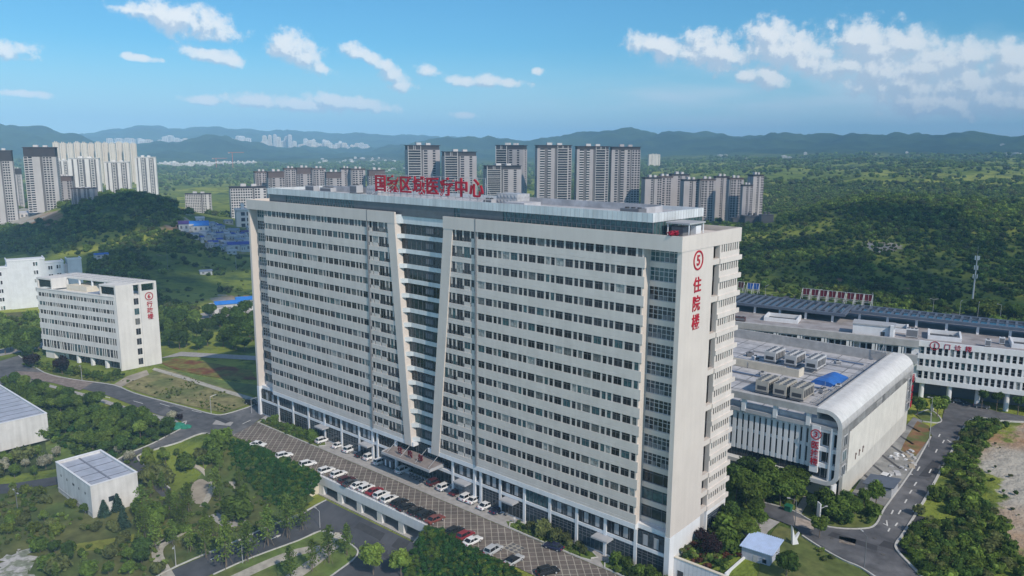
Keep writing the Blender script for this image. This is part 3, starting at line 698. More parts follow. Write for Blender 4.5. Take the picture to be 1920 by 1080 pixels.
    # --- glazed rooftop storey
    mm = MB(); xa, xb, ya, yb = -142.2, -7.3, 1.35, 21.2
    mm.box(xa, xb, ya, yb, 69.65, 72.75, 0)
    n = 110
    for i in range(n+1): x = lerp(xa, xb, i/n); mm.box(x-.05, x+.05, ya-.1, ya-.005, 69.7, 72.75, 1)
    for i in range(17): y = lerp(ya, yb, i/16); mm.box(xb+.005, xb+.1, y-.05, y+.05, 69.7, 72.75, 1)
    mm.box(xa, xb, ya-.12, ya-.006, 71.4, 71.48, 1)
    for x0, x1 in ((-142.2, -133.2), (-60, -46.3), (-100.5, -62)): mm.box(x0, x1, ya-.14, ya-.11, 69.7, 72.75, 2)
    mm.build('rooftop_glazing', [M_SGLASS, M_DFRAME, pm('dark cladding', (.085, .095, .11), .35, .1, .6, spec=.6)], root, O)
    mm = MB()
    xa -= .35; xb += .15; ya -= .5; yb += .4
    
    for i in range(114): mm.box(lerp(xa, xb, i/114), lerp(xa, xb, (i+1)/114), ya, ya+.4, 72.75, 74.55)
    for i in range(16): mm.box(xb-.4, xb, lerp(ya+.4, yb, i/16), lerp(ya+.4, yb, (i+1)/16), 72.75, 74.55)
    mm.box(xa, xa+.4, ya+.4, yb, 72.75, 74.55); mm.box(xa+.4, xb-.4, yb-.4, yb, 72.75, 74.55)
    n = 116
    for i in range(n+1): x = lerp(xa, xb, i/n); mm.box(x-.025, x+.025, ya-.03, ya-.001, 72.75, 74.55, 1)
    for i in range(20): y = lerp(ya, yb, i/19); mm.box(xb+.001, xb+.03, y-.025, y+.025, 72.75, 74.55, 1)
    mm.build('roof_fascia', [M_LIGHTBLUE, M_GREYP], root, O)
    mm = MB(); mm.box(xa+.4, xb-.4, ya+.4, yb-.4, 72.75, 73.7)
    mm.box(-55, -13, 14.0, 14.5, 73.7, 75.2); mm.box(-13.4, -13, 7.5, 14.0, 73.7, 75.0); mm.box(-130, -100, 13, 13.4, 73.7, 75.4); mm.box(-48, -42, 3.5, 9.5, 73.7, 74.7)
    mm.build('roof_deck', M_ROOF, root, O)
    return root
ward_block()
# ------------------------------------------------------------------ signs, lettering
def roof_sign():
    r = empty('rooftop_sign', (-75, 4, 73.7), label='large dark red character sign standing on a white steel frame along the roof edge', cat='sign')
    for i, ch in enumerate('国家区域医疗中心'):
        x = -92.6+i*5.05
        glyph('character', ch, 4.25, M_RED, r, (x+75, 0, 3.75), (radians(90), 0, 0), .018, .35)
    for i in range(17):
        x = -95+i*2.52
        MB().tube((x, 4.35, 73.7), (x, 4.35, 79.9), .07).tube((x, 4.4, 78.6), (x, 7.6, 73.7), .06).tube((x, 4.3, 75.1), (x, 2.2, 74.2), .06).build('frame_post', M_WIRE, r, (-75, 4, 73.7))
    for z in (75.0, 79.8): MB().tube((-95, 4.35, z), (-54.7, 4.35, z), .06).build('frame_rail', M_WIRE, r, (-75, 4, 73.7))
    return r
roof_sign()
def wall_sign(loc, rz, digit, chars, h, gap, label, vertical=True, ringr=None, first=None):
    """ringed number and characters fixed to a wall; local x runs along the wall"""
    r = empty('building_sign', loc, rz, label, 'sign'); rot = (radians(90), 0, 0); rr = ringr or h*.72
    ringmesh('ring', rr, rr*.17, .12, M_RED, r, (0, -.08, 0), rot)
    glyph('digit', digit, rr*1.3, M_RED, r, (0, -.08, 0), rot, .02)
    d = first or (rr+h*.85)
    for ch in chars:
        glyph('character', ch, h, M_RED, r, (0, -.08, -d) if vertical else (d, -.08, 0), rot, .014); d += gap
    return r
wall_sign((0, 6.4, 65.55), radians(90), '5', '住院楼', 2.9, 3.72, 'tall red vertical sign with a ringed five on the cream end wall', ringr=1.95, first=4.8)
# ------------------------------------------------------------------ things on the ward block's roof
def water_tank(loc, sx, sy, sz, label):
    r = empty('water_tank', loc, 0, label, 'tank'); m = MB(); m.box(-sx/2, sx/2, -sy/2, sy/2, .2, sz)
    n = int(sx/1.0)
    for i in range(n):
        for j in range(int(sz/1.0)):
            x = -sx/2+(i+.5)*sx/n; z = .2+(j+.5)*(sz-.2)/int(sz/1.0); m.add([(x-.45, -sy/2-.01, z-.45), (x+.45, -sy/2-.01, z-.45), (x+.45, -sy/2-.01, z+.45), (x-.45, -sy/2-.01, z+.45), (x, -sy/2-.14, z)], [(0, 1, 4), (1, 2, 4), (2, 3, 4), (3, 0, 4)])
    for i in range(int(sy)): 
        for j in range(int(sz/1.0)):
            y = -sy/2+(i+.5)*sy/int(sy); z = .2+(j+.5)*(sz-.2)/int(sz/1.0); m.add([(sx/2+.01, y-.45, z-.45), (sx/2+.01, y+.45, z-.45), (sx/2+.01, y+.45, z+.45), (sx/2+.01, y-.45, z+.45), (sx/2+.14, y, z)], [(0, 1, 4), (1, 2, 4), (2, 3, 4), (3, 0, 4)])
    m.build('panel_body', pm('tank steel', (.42, .43, .45), .45, .08, .6, spec=.5), r)
    b = MB()
    for i in range(4): b.box(-sx/2+i*sx/3-.1 if i else -sx/2, -sx/2+i*sx/3+.1, -sy/2, sy/2, 0, .2)
    b.build('stand', M_CONC, r); return r
water_tank((-50.5, 9.5, 73.7), 6.5, 4.5, 2.6, 'grey panelled steel water tank on the ward block roof right of the big red sign')
water_tank((-101, 10, 73.7), 5, 4, 2.6, 'blue-grey panelled steel tank on the ward block roof left of the big red sign')
def fan_unit(loc, rz, sx, sy, sz, label, cat='roof unit', mat=None, name='ventilation_unit'):
    r = empty(name, loc, rz, label, cat); mat = mat or M_GREYP
    MB().box(-sx/2, sx/2, -sy/2, sy/2, .3, sz).build('casing', mat, r)
    for i in range(max(1, int(sx/1.2))): x = -sx/2+(i+.5)*sx/max(1, int(sx/1.2)); MB().tube((x, 0, sz), (x, 0, sz+.25), min(.45, sy*.35), 10).build('fan', M_DARK, r)
    for x in (-sx/2, sx/2-.2): MB().box(x, x+.2, -sy/2, sy/2, 0, .3).build('foot', M_DARK, r)
    MB().box(-sx/2+.1, sx/2-.1, -sy/2-.03, -sy/2-.003, .5, sz-.3).build('grille', M_DFRAME, r)
    return r
fan_unit((-128, 7, 73.7), 0, 4.2, 2, 1.9, 'low dark ventilation unit beside the left end of the ward block roof')
fan_unit((-121.5, 8, 73.7), 0, 5.2, 2, 1.5, 'long grey ventilation unit on the left of the ward block roof')
fan_unit((-112, 11, 73.7), 0, 3.2, 2.4, 2.4, 'boxy grey ventilation unit midway between roof end and big red sign')
fan_unit((-54.3, 5.4, 73.7), 0, 2.6, 1.6, 1.3, 'small pale ventilation unit at the right foot of the big red sign')
fan_unit((-14.6, 5.6, 73.7), 0, 4.4, 3, 1.2, 'dark ventilation unit in the right corner of the ward block roof', mat=M_DFRAME)
def pavilion():
    r = empty('roof_pavilion', (-3.6, 7.5, 69.6), 0, 'small flat grey canopy on posts at the right end of the ward block roof', 'pavilion')
    MB().box(-2.6, 2.6, -3.2, 3.2, 2.9, 3.2).build('roof', M_GREYP, r)
    for x in (-2.3, 2.3):
        for y in (-2.9, 2.9): MB().tube((x, y, 0), (x, y, 2.9), .12).build('post', M_WHITE, r)
    MB().box(-2.0, .5, -2, 2, 0, 2.2).build('shed_box', M_DFRAME, r); MB().box(.8, 2.0, .5, 2.6, 0, 2.4).build('cabinet', M_WHITE, r)
pavilion()
# ------------------------------------------------------------------ technical block: a white tube with a finned front
M_SLIT = pm('slit glass', (.012, .014, .018), .3, .2, 1., spec=.25)
def tube_block():
    r = empty('medical_technology_building', (16.8, 48, 5), radians(1.5), 'low white block with finned front and rounded roof edge beside the tall block', 'building')
    arc = lambda cx, cz, R, a0, a1, n: [(cx+R*cos(radians(lerp(a0, a1, i/n))), cz+R*sin(radians(lerp(a0, a1, i/n)))) for i in range(n+1)]
    path = [(-64, 4)]+arc(-3, 7, 3, -90, 0, 7)+arc(-4, 18.4, 4, 0, 90, 12)+[(-6, 22.4)]
    sh = MB()
    for q in range(16): sh.strip(path, 1.0, 'y', 4.2*q+(.03 if q else 0), 4.2*q+4.17 if q < 15 else 67)
    MB().strip([(a*.9985, b if b < 20 else b-.012) for a, b in path], .9, 'y', .05, 66.95).build('shell_backing', M_CONC, r)
    sh.build('shell', pm('weathered white panel', (.62, .63, .635), .9, .05, .25, .10, spec=.1), r, smooth=False)
    MB().box(-64, -6, 0, 1.4, 20.7, 22.4).build('roof_beam', M_CONC, r)
    m = MB(); m.box(-64, -1.2, 1.7, 66, 17.2, 19.4).box(-64, -1.2, 2.2, 66, 4.9, 5.4).box(-64, -63, 1.7, 66, 0, 18)
    m.build('roof_deck', M_ROOF, r)
    for i in range(8):
        x = -8-8*i; MB().box(x-.5, x+.5, .3, 1.3, 17.6, 20.7).build('gallery_post', M_WHITE, r)
    MB().box(-64, -1.1, 1.65, 2.1, 7.2, 17.3).build('wall', M_WHITE, r)
    MB().box(-64, -1.3, .4, 1.65, 17.3, 18.2).build('cornice', M_GREYP, r)
    m = MB(); m.add([(-63, 2.15, 5.0), (-1.1, 2.15, 5.0), (-1.1, 2.15, 7.3), (-63, 2.15, 7.3)], [(0, 1, 2, 3)])
    for i in range(45): m.box(-63+i*1.38, -62.94+i*1.38, 2.05, 2.13, 5, 7.3, 1)
    m.build('gallery_glazing', [M_CGLASS, M_DFRAME], r)
    x = -63.4
    while x < -7.4:
        MB().box(x, x+.92, 1.15, 1.62, 7.3, 17.3).build('fin', M_WHITE, r)
        m = MB(); y = 1.62
        for z0, z1 in ((8.3, 12.0), (12.9, 16.4)): m.add([(x+.95, y, z0), (x+1.42, y, z0), (x+1.42, y, z1), (x+.95, y, z1)], [(0, 1, 2, 3)])
        m.build('slit_window', M_SLIT, r); x += 1.46
    MB().box(-6.9, -5.0, .2, .9, 4.9+1.6, 18.0).build('sign_board', M_WHITE, r)
    for k, (z0, z1) in enumerate(((5.2, 7.9), (9.1, 11.9), (13.2, 16.6))):
        m = MB(); m.add([(-4.7, 1.6, z0), (-1.3, 1.6, z0), (-1.3, 1.6, z1), (-4.7, 1.6, z1)], [(0, 1, 2, 3)])
        for q in range(4): m.box(-4.7+q*1.1, -4.62+q*1.1, 1.5, 1.58, z0, z1, 1)
        m.build('window', [M_CGLASS, M_FRAME], r)
        MB().box(-5.0, -1.0, .6, 1.6, z1+.05, z1+1.1).build('window_band', M_WHITE, r)
    MB().tube((-2.4, .9, 4.9), (-2.4, .9, 18), .55, 12).build('column', M_WHITE, r)
    for i in range(8): MB().tube((-1.6-8.4*i, 1.2, -.3), (-1.6-8.4*i, 1.2, 4.05), .55, 12).build('column', M_WHITE, r)
    MB().box(-.75, -.02, 3.4, 64.5, -.3, 6.6).build('side_wall', pm('beige louvre', (.56, .55, .51), .6, .05, .4, .08), r)
    MB().tube((-1.4, 2.2, -.3), (-1.4, 2.2, 4.05), .5, 12).build('column', M_WHITE, r)
    m = MB(); m.box(-58, -2.4, 3, 64, -.2, 4.0); m.build('ground_floor', M_GREYP, r)
    # right side: louvred field between stacked windows
    for y in (1.7, 62.0):
        for z0, z1 in ((6.4, 8.8), (10.0, 12.6), (13.8, 16.2)):
            m = MB(); m.add([(.02, y, z0), (.02, y+2.6, z0), (.02, y+2.6, z1), (.02, y, z1)], [(0, 1, 2, 3)])
            m.box(0, .14, y-.15, y, z0-.1, z1+.1, 1).box(0, .14, y+2.6, y+2.75, z0-.1, z1+.1, 1).box(0, .14, y, y+2.6, z1, z1+.12, 1).box(0, .14, y+1.2, y+1.28, z0, z1, 1)
            m.build('side_window', [M_CGLASS, M_FRAME], r)
    m = MB()
    for i in range(30): m.extr([(0, 6.1+i*.34), (.16, 6.12+i*.34), (.05, 6.4+i*.34), (0, 6.4+i*.34)], 'y', 6.0, 60)
    m.build('louvre_field', pm('beige louvre', (.56, .55, .51), .6, .05, .4, .08), r)
    for y in (12, 15, 18): MB().box(.06, .2, y, y+.5, 7.5, 9.2).box(.06, .2, y+.5, y+1.1, 8.5, 8.8).build('wall_vent', pm('brown metal', (.10, .05, .045), .6), r)
    # roof edge railing and upstands
    MB().box(-6.4, -6.0, 1.5, 66, 19.4, 22.45).box(-63, -26, 33.6, 34.2, 19.4, 21.4).box(-63, -7.4, 65.4, 66, 19.4, 22.4).build('roof_upstand', M_CONC, r)
    m = MB()
    for i in range(24): m.tube((-9.5, 5+2.4*i, 19.4), (-9.5, 5+2.4*i, 20.5), .04, 4)
    for z in (20.0, 20.5): m.tube((-9.5, 5, z), (-9.5, 60.5, z), .04, 4)
    m.build('roof_railing', M_WIRE, r)
    m = MB()
    for i in range(6): m.tube((-8.8-.5*i, 12, 19.7), (-8.8-.5*i, 42, 19.7), .14, 6)
    m.build('roof_pipe', M_WIRE, r)
    m = MB()
    for i in range(9): m.box(-62+i*6, -61.75+i*6, 2, 65, 19.4, 19.43)
    for j in range(9): m.box(-63, -7.5, 4+j*7, 4.25+j*7, 19.43, 19.46)
    m.build('deck_seam', pm('seam tar', (.17, .18, .20), .9, .1), r)
    return r
tube_block()
wall_sign((10.95, 48.0, 20.9), radians(1.5), '3', '医技楼', 1.75, 2.05, 'red vertical sign with a ringed three on the finned white block', ringr=1.25, first=2.6)
wall_sign((15.75, 112.2, 21.2), radians(91.5), '3', '医技楼', 1.9, 2.4, 'red vertical sign at the far end of the rounded white side wall', ringr=1.3, first=3.0)
def chiller(loc, rz, label, mat):
    r = empty('rooftop_chiller', loc, rz, label, 'air conditioner', 'air conditioners on the finned block roof')
    MB().box(-1.7, 1.7, -3.6, 3.6, .5, 3.0).build('casing', mat, r)
    m = MB(); m.box(-1.75, -.2, -3.5, 3.5, 3.0, 3.35).box(.2, 1.75, -3.5, 3.5, 3.0, 3.35); m.build('fan_deck', mat, r)
    for i in range(5):
        for x in (-.98, .98): MB().tube((x, -2.8+1.4*i, 3.35), (x, -2.8+1.4*i, 3.37), .6, 12).build('fan', M_DARK, r)
    m = MB(); m.box(-1.2, 1.2, -3.64, -3.605, .9, 1.9)
    for i in range(6): m.box(1.705, 1.76, -3.2+i*1.1, -2.5+i*1.1, .9, 2.8)
    m.build('grille', M_DARK, r)
    for y in (-3.5, 3.2): MB().box(-1.7, 1.7, y, y+.3, 0, .5).build('foot', M_DFRAME, r)
for i, (x, y) in enumerate(((-7.0, 61.5), (-2.3, 61.5), (2.1, 61.5))): chiller((x, y, 24.8), 0, ORD[i]+' from the tower of three beige rooftop chillers by the front roof edge', pm('chiller beige', (.42, .41, .37), .6, .06, .8))
for i, (x, y) in enumerate(((-17.0, 90), (-10.9, 90), (-4.9, 90))): chiller((x, y, 25.2), 0, ORD[i]+' from the tower of three white-striped rooftop chillers behind the low roof wall', M_FRAME)
def tarp():
    m = MB(); n = 9; vs = []
    for i in range(n):
        for j in range(n):
            u, v = i/(n-1), j/(n-1); vs.append((lerp(-1.0, 5.0, u)+.5*v, lerp(76.5, 86.5, v), 25.0+1.0*sin(pi*min(1, max(0, u)))*(.8+.2*sin(7*v))+.15*sin(9*u+5*v)))
    m.add(vs, [(i*n+j, (i+1)*n+j, (i+1)*n+j+1, i*n+j+1) for i in range(n-1) for j in range(n-1)])
    e = [i*n for i in range(n)]+[(n-1)*n+j for j in range(1, n)]+[i*n+n-1 for i in range(n-2, -1, -1)]+[j for j in range(n-2, 0, -1)]
    b = len(m.v); m.v += [(m.v[k][0], m.v[k][1], 24.42) for k in e]
    for i in range(len(e)): m.f.append((e[i], b+i, b+(i+1) % len(e), e[(i+1) % len(e)])); m.m.append(0)
    o = m.build('tarpaulin', M_BLUE); tag(o, 'bright blue tarpaulin shelter on the finned white block roof', 'tarpaulin')
tarp()
pm('pipe blue', (.12, .18, .30), .5, .1)
def duct(x0, y0, x1, y1, z, rad, label, mat):
    r = empty('roof_duct', (x0, y0, z), 0, label, 'duct', 'ducts on the finned block roof'); m = MB(); m.tube((0, 0, .4), (x1-x0, y1-y0, .4), rad, 7); m.build('pipe', mat, r)
    n = max(2, int(hypot(x1-x0, y1-y0)/4)); m = MB()
    for i in range(n+1): a, b = (x1-x0)*i/n, (y1-y0)*i/n; m.box(a-.15, a+.15, b-.15, b+.15, 0, .4)
    m.build('saddle', M_CONC, r)
for i, (a, b, c, d) in enumerate(((-28, 84, 2, 84), (-28, 86.5, -8, 86.5), (-28, 66, -9, 66), (-24, 72, 6, 72.6), (-27, 98, 6, 98.6), (-22, 104, 4, 104.4), (3.5, 66, 3.5, 74), (-12, 66, -12, 71))): duct(a, b, c, d, 24.4, .22, ORD[i]+' of the thin roof pipes crossing the finned block deck from the front', MATS['pipe blue'] if i % 2 else M_WIRE)
for i, (x, y, h) in enumerate(((-22, 88, 1.6), (-25.5, 92, 1.2), (-20, 80, 1.8), (-14, 74.5, 1.0), (4.5, 70, 1.2), (6.0, 77, 1.0), (-2, 100, 1.3), (-27, 69, 1.4))): fan_unit((x, y, 24.4), RNG.uniform(0, 1.5), RNG.uniform(1.2, 2.6), RNG.uniform(1, 1.6), h, ORD[i]+' of the small assorted boxes on the finned block roof deck', mat=RNG.choice((M_WHITE, M_GREYP, M_DFRAME)))
MB_wall = MB().box(-31, -5.5, 79.2, 79.6, 24.4, 26.6).box(-5.9, -5.5, 79.6, 83, 24.4, 26.6)
tag(MB_wall.build('roof_screen_wall', M_CREAM), 'low cream wall across the middle of the finned block roof', 'wall')
def dish_mast(loc, h, label):
    r = empty('roof_mast', loc, 0, label, 'mast'); MB().tube((0, 0, 0), (0, 0, h), .09, 6, 0, .04).build('pole', M_WIRE, r); MB().box(-.25, .25, -.25, .25, 0, .2).build('base', M_CONC, r)
    for i in range(3): MB().tube((cos(i*2.1)*1.2, sin(i*2.1)*1.2, 0), (0, 0, h*.45), .04, 5).build('stay', M_WIRE, r)
dish_mast((7.5, 62, 24.4), 5.5, 'thin roof mast near the rounded front corner of the finned block')
dish_mast((7.0, 112, 27.4), 5.0, 'thin roof mast at the far corner of the rounded white roof')
# ------------------------------------------------------------------ outpatient block behind
def outpatient():
    rz = radians(13.5)
    r = empty('outpatient_building', (9.3, 146, 5), rz, 'long low white block with window rows and a slatted slate roof canopy', 'building')
    XL, XR = -70, 95
    m = MB(); m.box(XL, XR, .7, 46, 6.2, 18.9).box(XL, -2, .7, 46, 0, 6.2); m.build('wall', M_WHITE, r)
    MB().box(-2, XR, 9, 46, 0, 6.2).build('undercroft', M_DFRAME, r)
    for k, (z0, z1) in enumerate(((7.5, 10.1), (11.7, 14.2), (15.8, 18.3))):
        MB().box(-.5, XR, 0, .7, z1, z1+1.65 if k < 2 else 20.2).build('facade_band', M_WHITE, r)
        if k == 0: MB().box(-.5, XR, 0, .7, 5.9, 7.5).build('facade_band', M_WHITE, r)
        x = 0.1; i = 0
        while x < 60:
            m = MB(); m.add([(x, .55, z0), (x+1.12, .55, z0), (x+1.12, .55, z1), (x, .55, z1)], [(0, 1, 2, 3)])
            for a in (x, x+1.06): m.box(a, a+.06, .45, .54, z0, z1, 1)
            m.box(x, x+1.12, .45, .54, z0+1.0, z0+1.06, 1)
            if x < 34 : m.build('window', [M_GLASS, M_FRAME], r)
            MB().box(x+1.12, x+1.72, .12, .7, z0, z1).build('facade_pier', M_WHITE, r) if x < 34 else 0
            x += 1.72
        m = MB(); p = MB()
        x = 34.5
        while x < XR-1: m.add([(x, .55, z0), (x+1.12, .55, z0), (x+1.12, .55, z1), (x, .55, z1)], [(0, 1, 2, 3)]); m.box(x+1.12, x+1.72, .12, .7, z0, z1, 1); x += 1.72
        tag(m.build('window', [M_GLASS, M_WHITE], r), kind='stuff')
    for i in range(12): MB().tube((1.6+8.05*i, 1.4, -.3), (1.6+8.05*i, 1.4, 5.95), .75, 14).build('column', M_WHITE, r)
    # left wing: heavy parapet over a recessed window row
    MB().box(XL, -.5, -1.2, .3, 18.0, 20.3).build('parapet', M_CONC, r)
    MB().box(XL, -.5, -.6, .7, 12.3, 15.2).build('sill_wall', M_GREYP, r)
    m = MB(); x = XL
    while x < -2: m.add([(x, .6, 15.3), (x+1.5, .6, 15.3), (x+1.5, .6, 17.2), (x, .6, 17.2)], [(0, 1, 2, 3)]); x += 2
    tag(m.build('gallery_window', M_GLASS, r), kind=None)
    for i in range(9): x = -6-8*i; MB().box(x-.45, x+.45, -1.0, .65, 11.5, 18.0).box(x+.75, x+1.2, -1.0, .65, 11.5, 18.0).build('pilaster', M_WHITE, r)
    MB().box(XL, XR, .7, 46, 18.9, 19.2).build('roof_deck', pm('worn roof deck', (.33, .32, .33), .9, .12, .3, col2=(.27, .25, .25), patch=.2), r)
    MB().box(XL, XR, 45, 46, 19.2, 20.4).build('parapet', M_WHITE, r)
    # light wells with white upstands
    for x, y, w, d in ((-52, 11, 12, 9), (2, 8, 10, 10), (26, 8, 10, 10), (48, 8, 10, 10), (-12, 14, 8, 8)):
        MB().box(x, x+w, y, y+.6, 19.2, 20.6).box(x, x+w, y+d, y+d+.6, 19.2, 20.6).box(x, x+.6, y+.6, y+d, 19.2, 20.9).box(x+w-.6, x+w, y+.6, y+d, 19.2, 20.9).build('light_well_wall', M_WHITE, r)
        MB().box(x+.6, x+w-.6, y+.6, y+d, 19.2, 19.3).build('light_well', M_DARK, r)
    # stair house
    st = MB().box(-21, -8, 2.5, 9, 19.2, 23.0).build('stair_house', M_WHITE, r); MB().box(-21.2, -7.8, 2.3, 9.2, 23.0, 23.5).build('stair_house_roof', M_GREYP, st)
    MB().box(-12.2, -11, 2.4, 2.49, 19.2, 21.3).build('door', M_DARK, st); MB().box(-9.4, -8.4, 1.2, 2.5, 19.2, 23.9).build('pier', M_WHITE, st)
    # slatted slate canopy over the roof
    import mathutils
    ang = radians(-5.5)
    for xa, xb, ya, yb, z in ((-70, -24.5, 19.0, 40, 22.6), (-24.0, 95, 27.0, 40, 22.9)):
        f = MB(); R2 = Matrix.Rotation(ang, 3, 'Z'); piv = Vector((-24, 23, 0))
        def bx(x0, x1, y0, y1, z0, z1, mi=0):
            n0 = len(f.v); f.box(x0, x1, y0, y1, z0, z1, mi)
            for q in range(n0, len(f.v)): f.v[q] = tuple(R2 @ (Vector(f.v[q])-piv)+piv)
        bx(xa, xb, ya, ya+1.1, z-.7, z+.3); bx(xa, xb, yb-1, yb, z-.5, z+.3); bx(xa, xa+1, ya+1.1, yb-1, z-.5, z+.3); bx(xb-1, xb, ya+1.1, yb-1, z-.5, z+.3)
        x = xa+2.2
        while x < xb-1.2: bx(x, x+.75, ya+1.1, yb-1, z-.3, z+.22); x += 2.75
        bx(xa+1, xb-1, ya+1.15, yb-1.05, z-.55, z-.42, 1)
        if xa > -30: bx(xa+1, xb-1, (ya+yb)/2-.4, (ya+yb)/2+.4, z+.24, z+.36)
        o = f.build('canopy_slats', [M_SLATE, pm('canopy glass', (.022, .035, .06), .12, .1, .5, spec=.6)], r)
        x = xa+3
        while x < xb:
            p = R2 @ (Vector((x, ya+1.5, 0))-piv)+piv; MB().box(p.x-.4, p.x+.4, p.y-.4, p.y+.4, 19.2, z-.5).build('canopy_post', M_WHITE, r); x += 9.5
    return r, rz
OP, ORZ = outpatient()
def op(x, y, z): return (9.3+x*cos(ORZ)-y*sin(ORZ), 146+x*sin(ORZ)+y*cos(ORZ), 5+z)
s_ = wall_sign(op(4.1, 0, 19.0), ORZ, '1', '门诊楼', 1.75, 3.0, 'red sign with a ringed one on the white parapet of the long low block', vertical=False, ringr=1.45, first=3.6)
fan_unit(op(-2.8, 8.5, 19.2), ORZ, 3.6, 2.2, 3.0, 'white twin-fan unit on the slate-canopied roof beside the stair house', mat=M_WHITE)
fan_unit(op(-60, 6, 19.2), ORZ, 4.5, 2, 1.6, 'brown pipe unit on the slate-canopied roof next to the tall block', mat=pm('brown metal', (.10, .05, .045), .6))
fan_unit(op(9.5, 10, 19.2), ORZ, 3, 1.4, 1.6, 'low dark unit on the slate-canopied roof between two light wells', mat=M_DFRAME)
for i, x in enumerate((19.3, 23.6)): fan_unit(op(x, 6+6*i, 19.2), ORZ, 1.6, 1.2, 2.4, ('front' if i == 0 else 'rear')+' one of two small white units between square roof wells', mat=M_WHITE)
def sign_frames(pxs, mat, label, wpx):
    """letters of a sign seen from behind, each in a raking steel frame on the canopy's far edge"""
    r0 = None
    for i, (px, py) in enumerate(pxs):
        d = ray(px, py); t = (28.2-CC[2])/d[2]; p = CC+d*t
        if r0 is None: r0 = empty('canopy_sign', tuple(p), ORZ-radians(5.5), label, 'sign'); o0 = Vector(p); inv = Matrix.Rotation(-(ORZ-radians(5.5)), 3, 'Z')
        q = inv @ (Vector(p)-o0); x, y = q.x, q.y; w = wpx; h = 4.2
        MB().box(x-w*.42, x+w*.42, y-.1, y+.1, 1.6, h).build('character_back', mat, r0)
        m = MB()
        for a in (-w/2, w/2): m.tube((x+a, y-.2, 1.0), (x+a, y-.2, h+.1), .09, 5).tube((x+a, y-.25, h), (x+a-.3, y-2.0, 0), .08, 5).tube((x+a, y-.2, 1), (x+a, y-.2, 0), .09, 5)
        for z in (1.0, 1.6, h): m.tube((x-w/2, y-.2, z), (x+w/2, y-.2, z), .08, 5)
        m.tube((x, y-.25, 1.6), (x, y-.25, h), .06, 5)
        m.build('frame', M_FRAME, r0)
c5 = lambda x, y: (1360+x/3.375, 480+y/3.375)
RB = pm('red sign back', (.17, .02, .03), .6, .1, 1.)
sign_frames([c5(x, 268+.105*(x-490)) for x in (511, 566, 620, 675, 731, 790, 846, 902)], RB, 'row of red letter backs in white frames standing on the slate canopy', 2.9)
sign_frames([c5(x, 230+.05*(x-90)) for x in (157, 195)], M_BLUE, 'pair of bright blue letter backs in white frames on the slate canopy', 2.5)
sign_frames([c5(98, 226)], pm('dark red sign back', (.09, .02, .025), .6), 'single dark letter back in a white frame beside the tall block', 2.7)
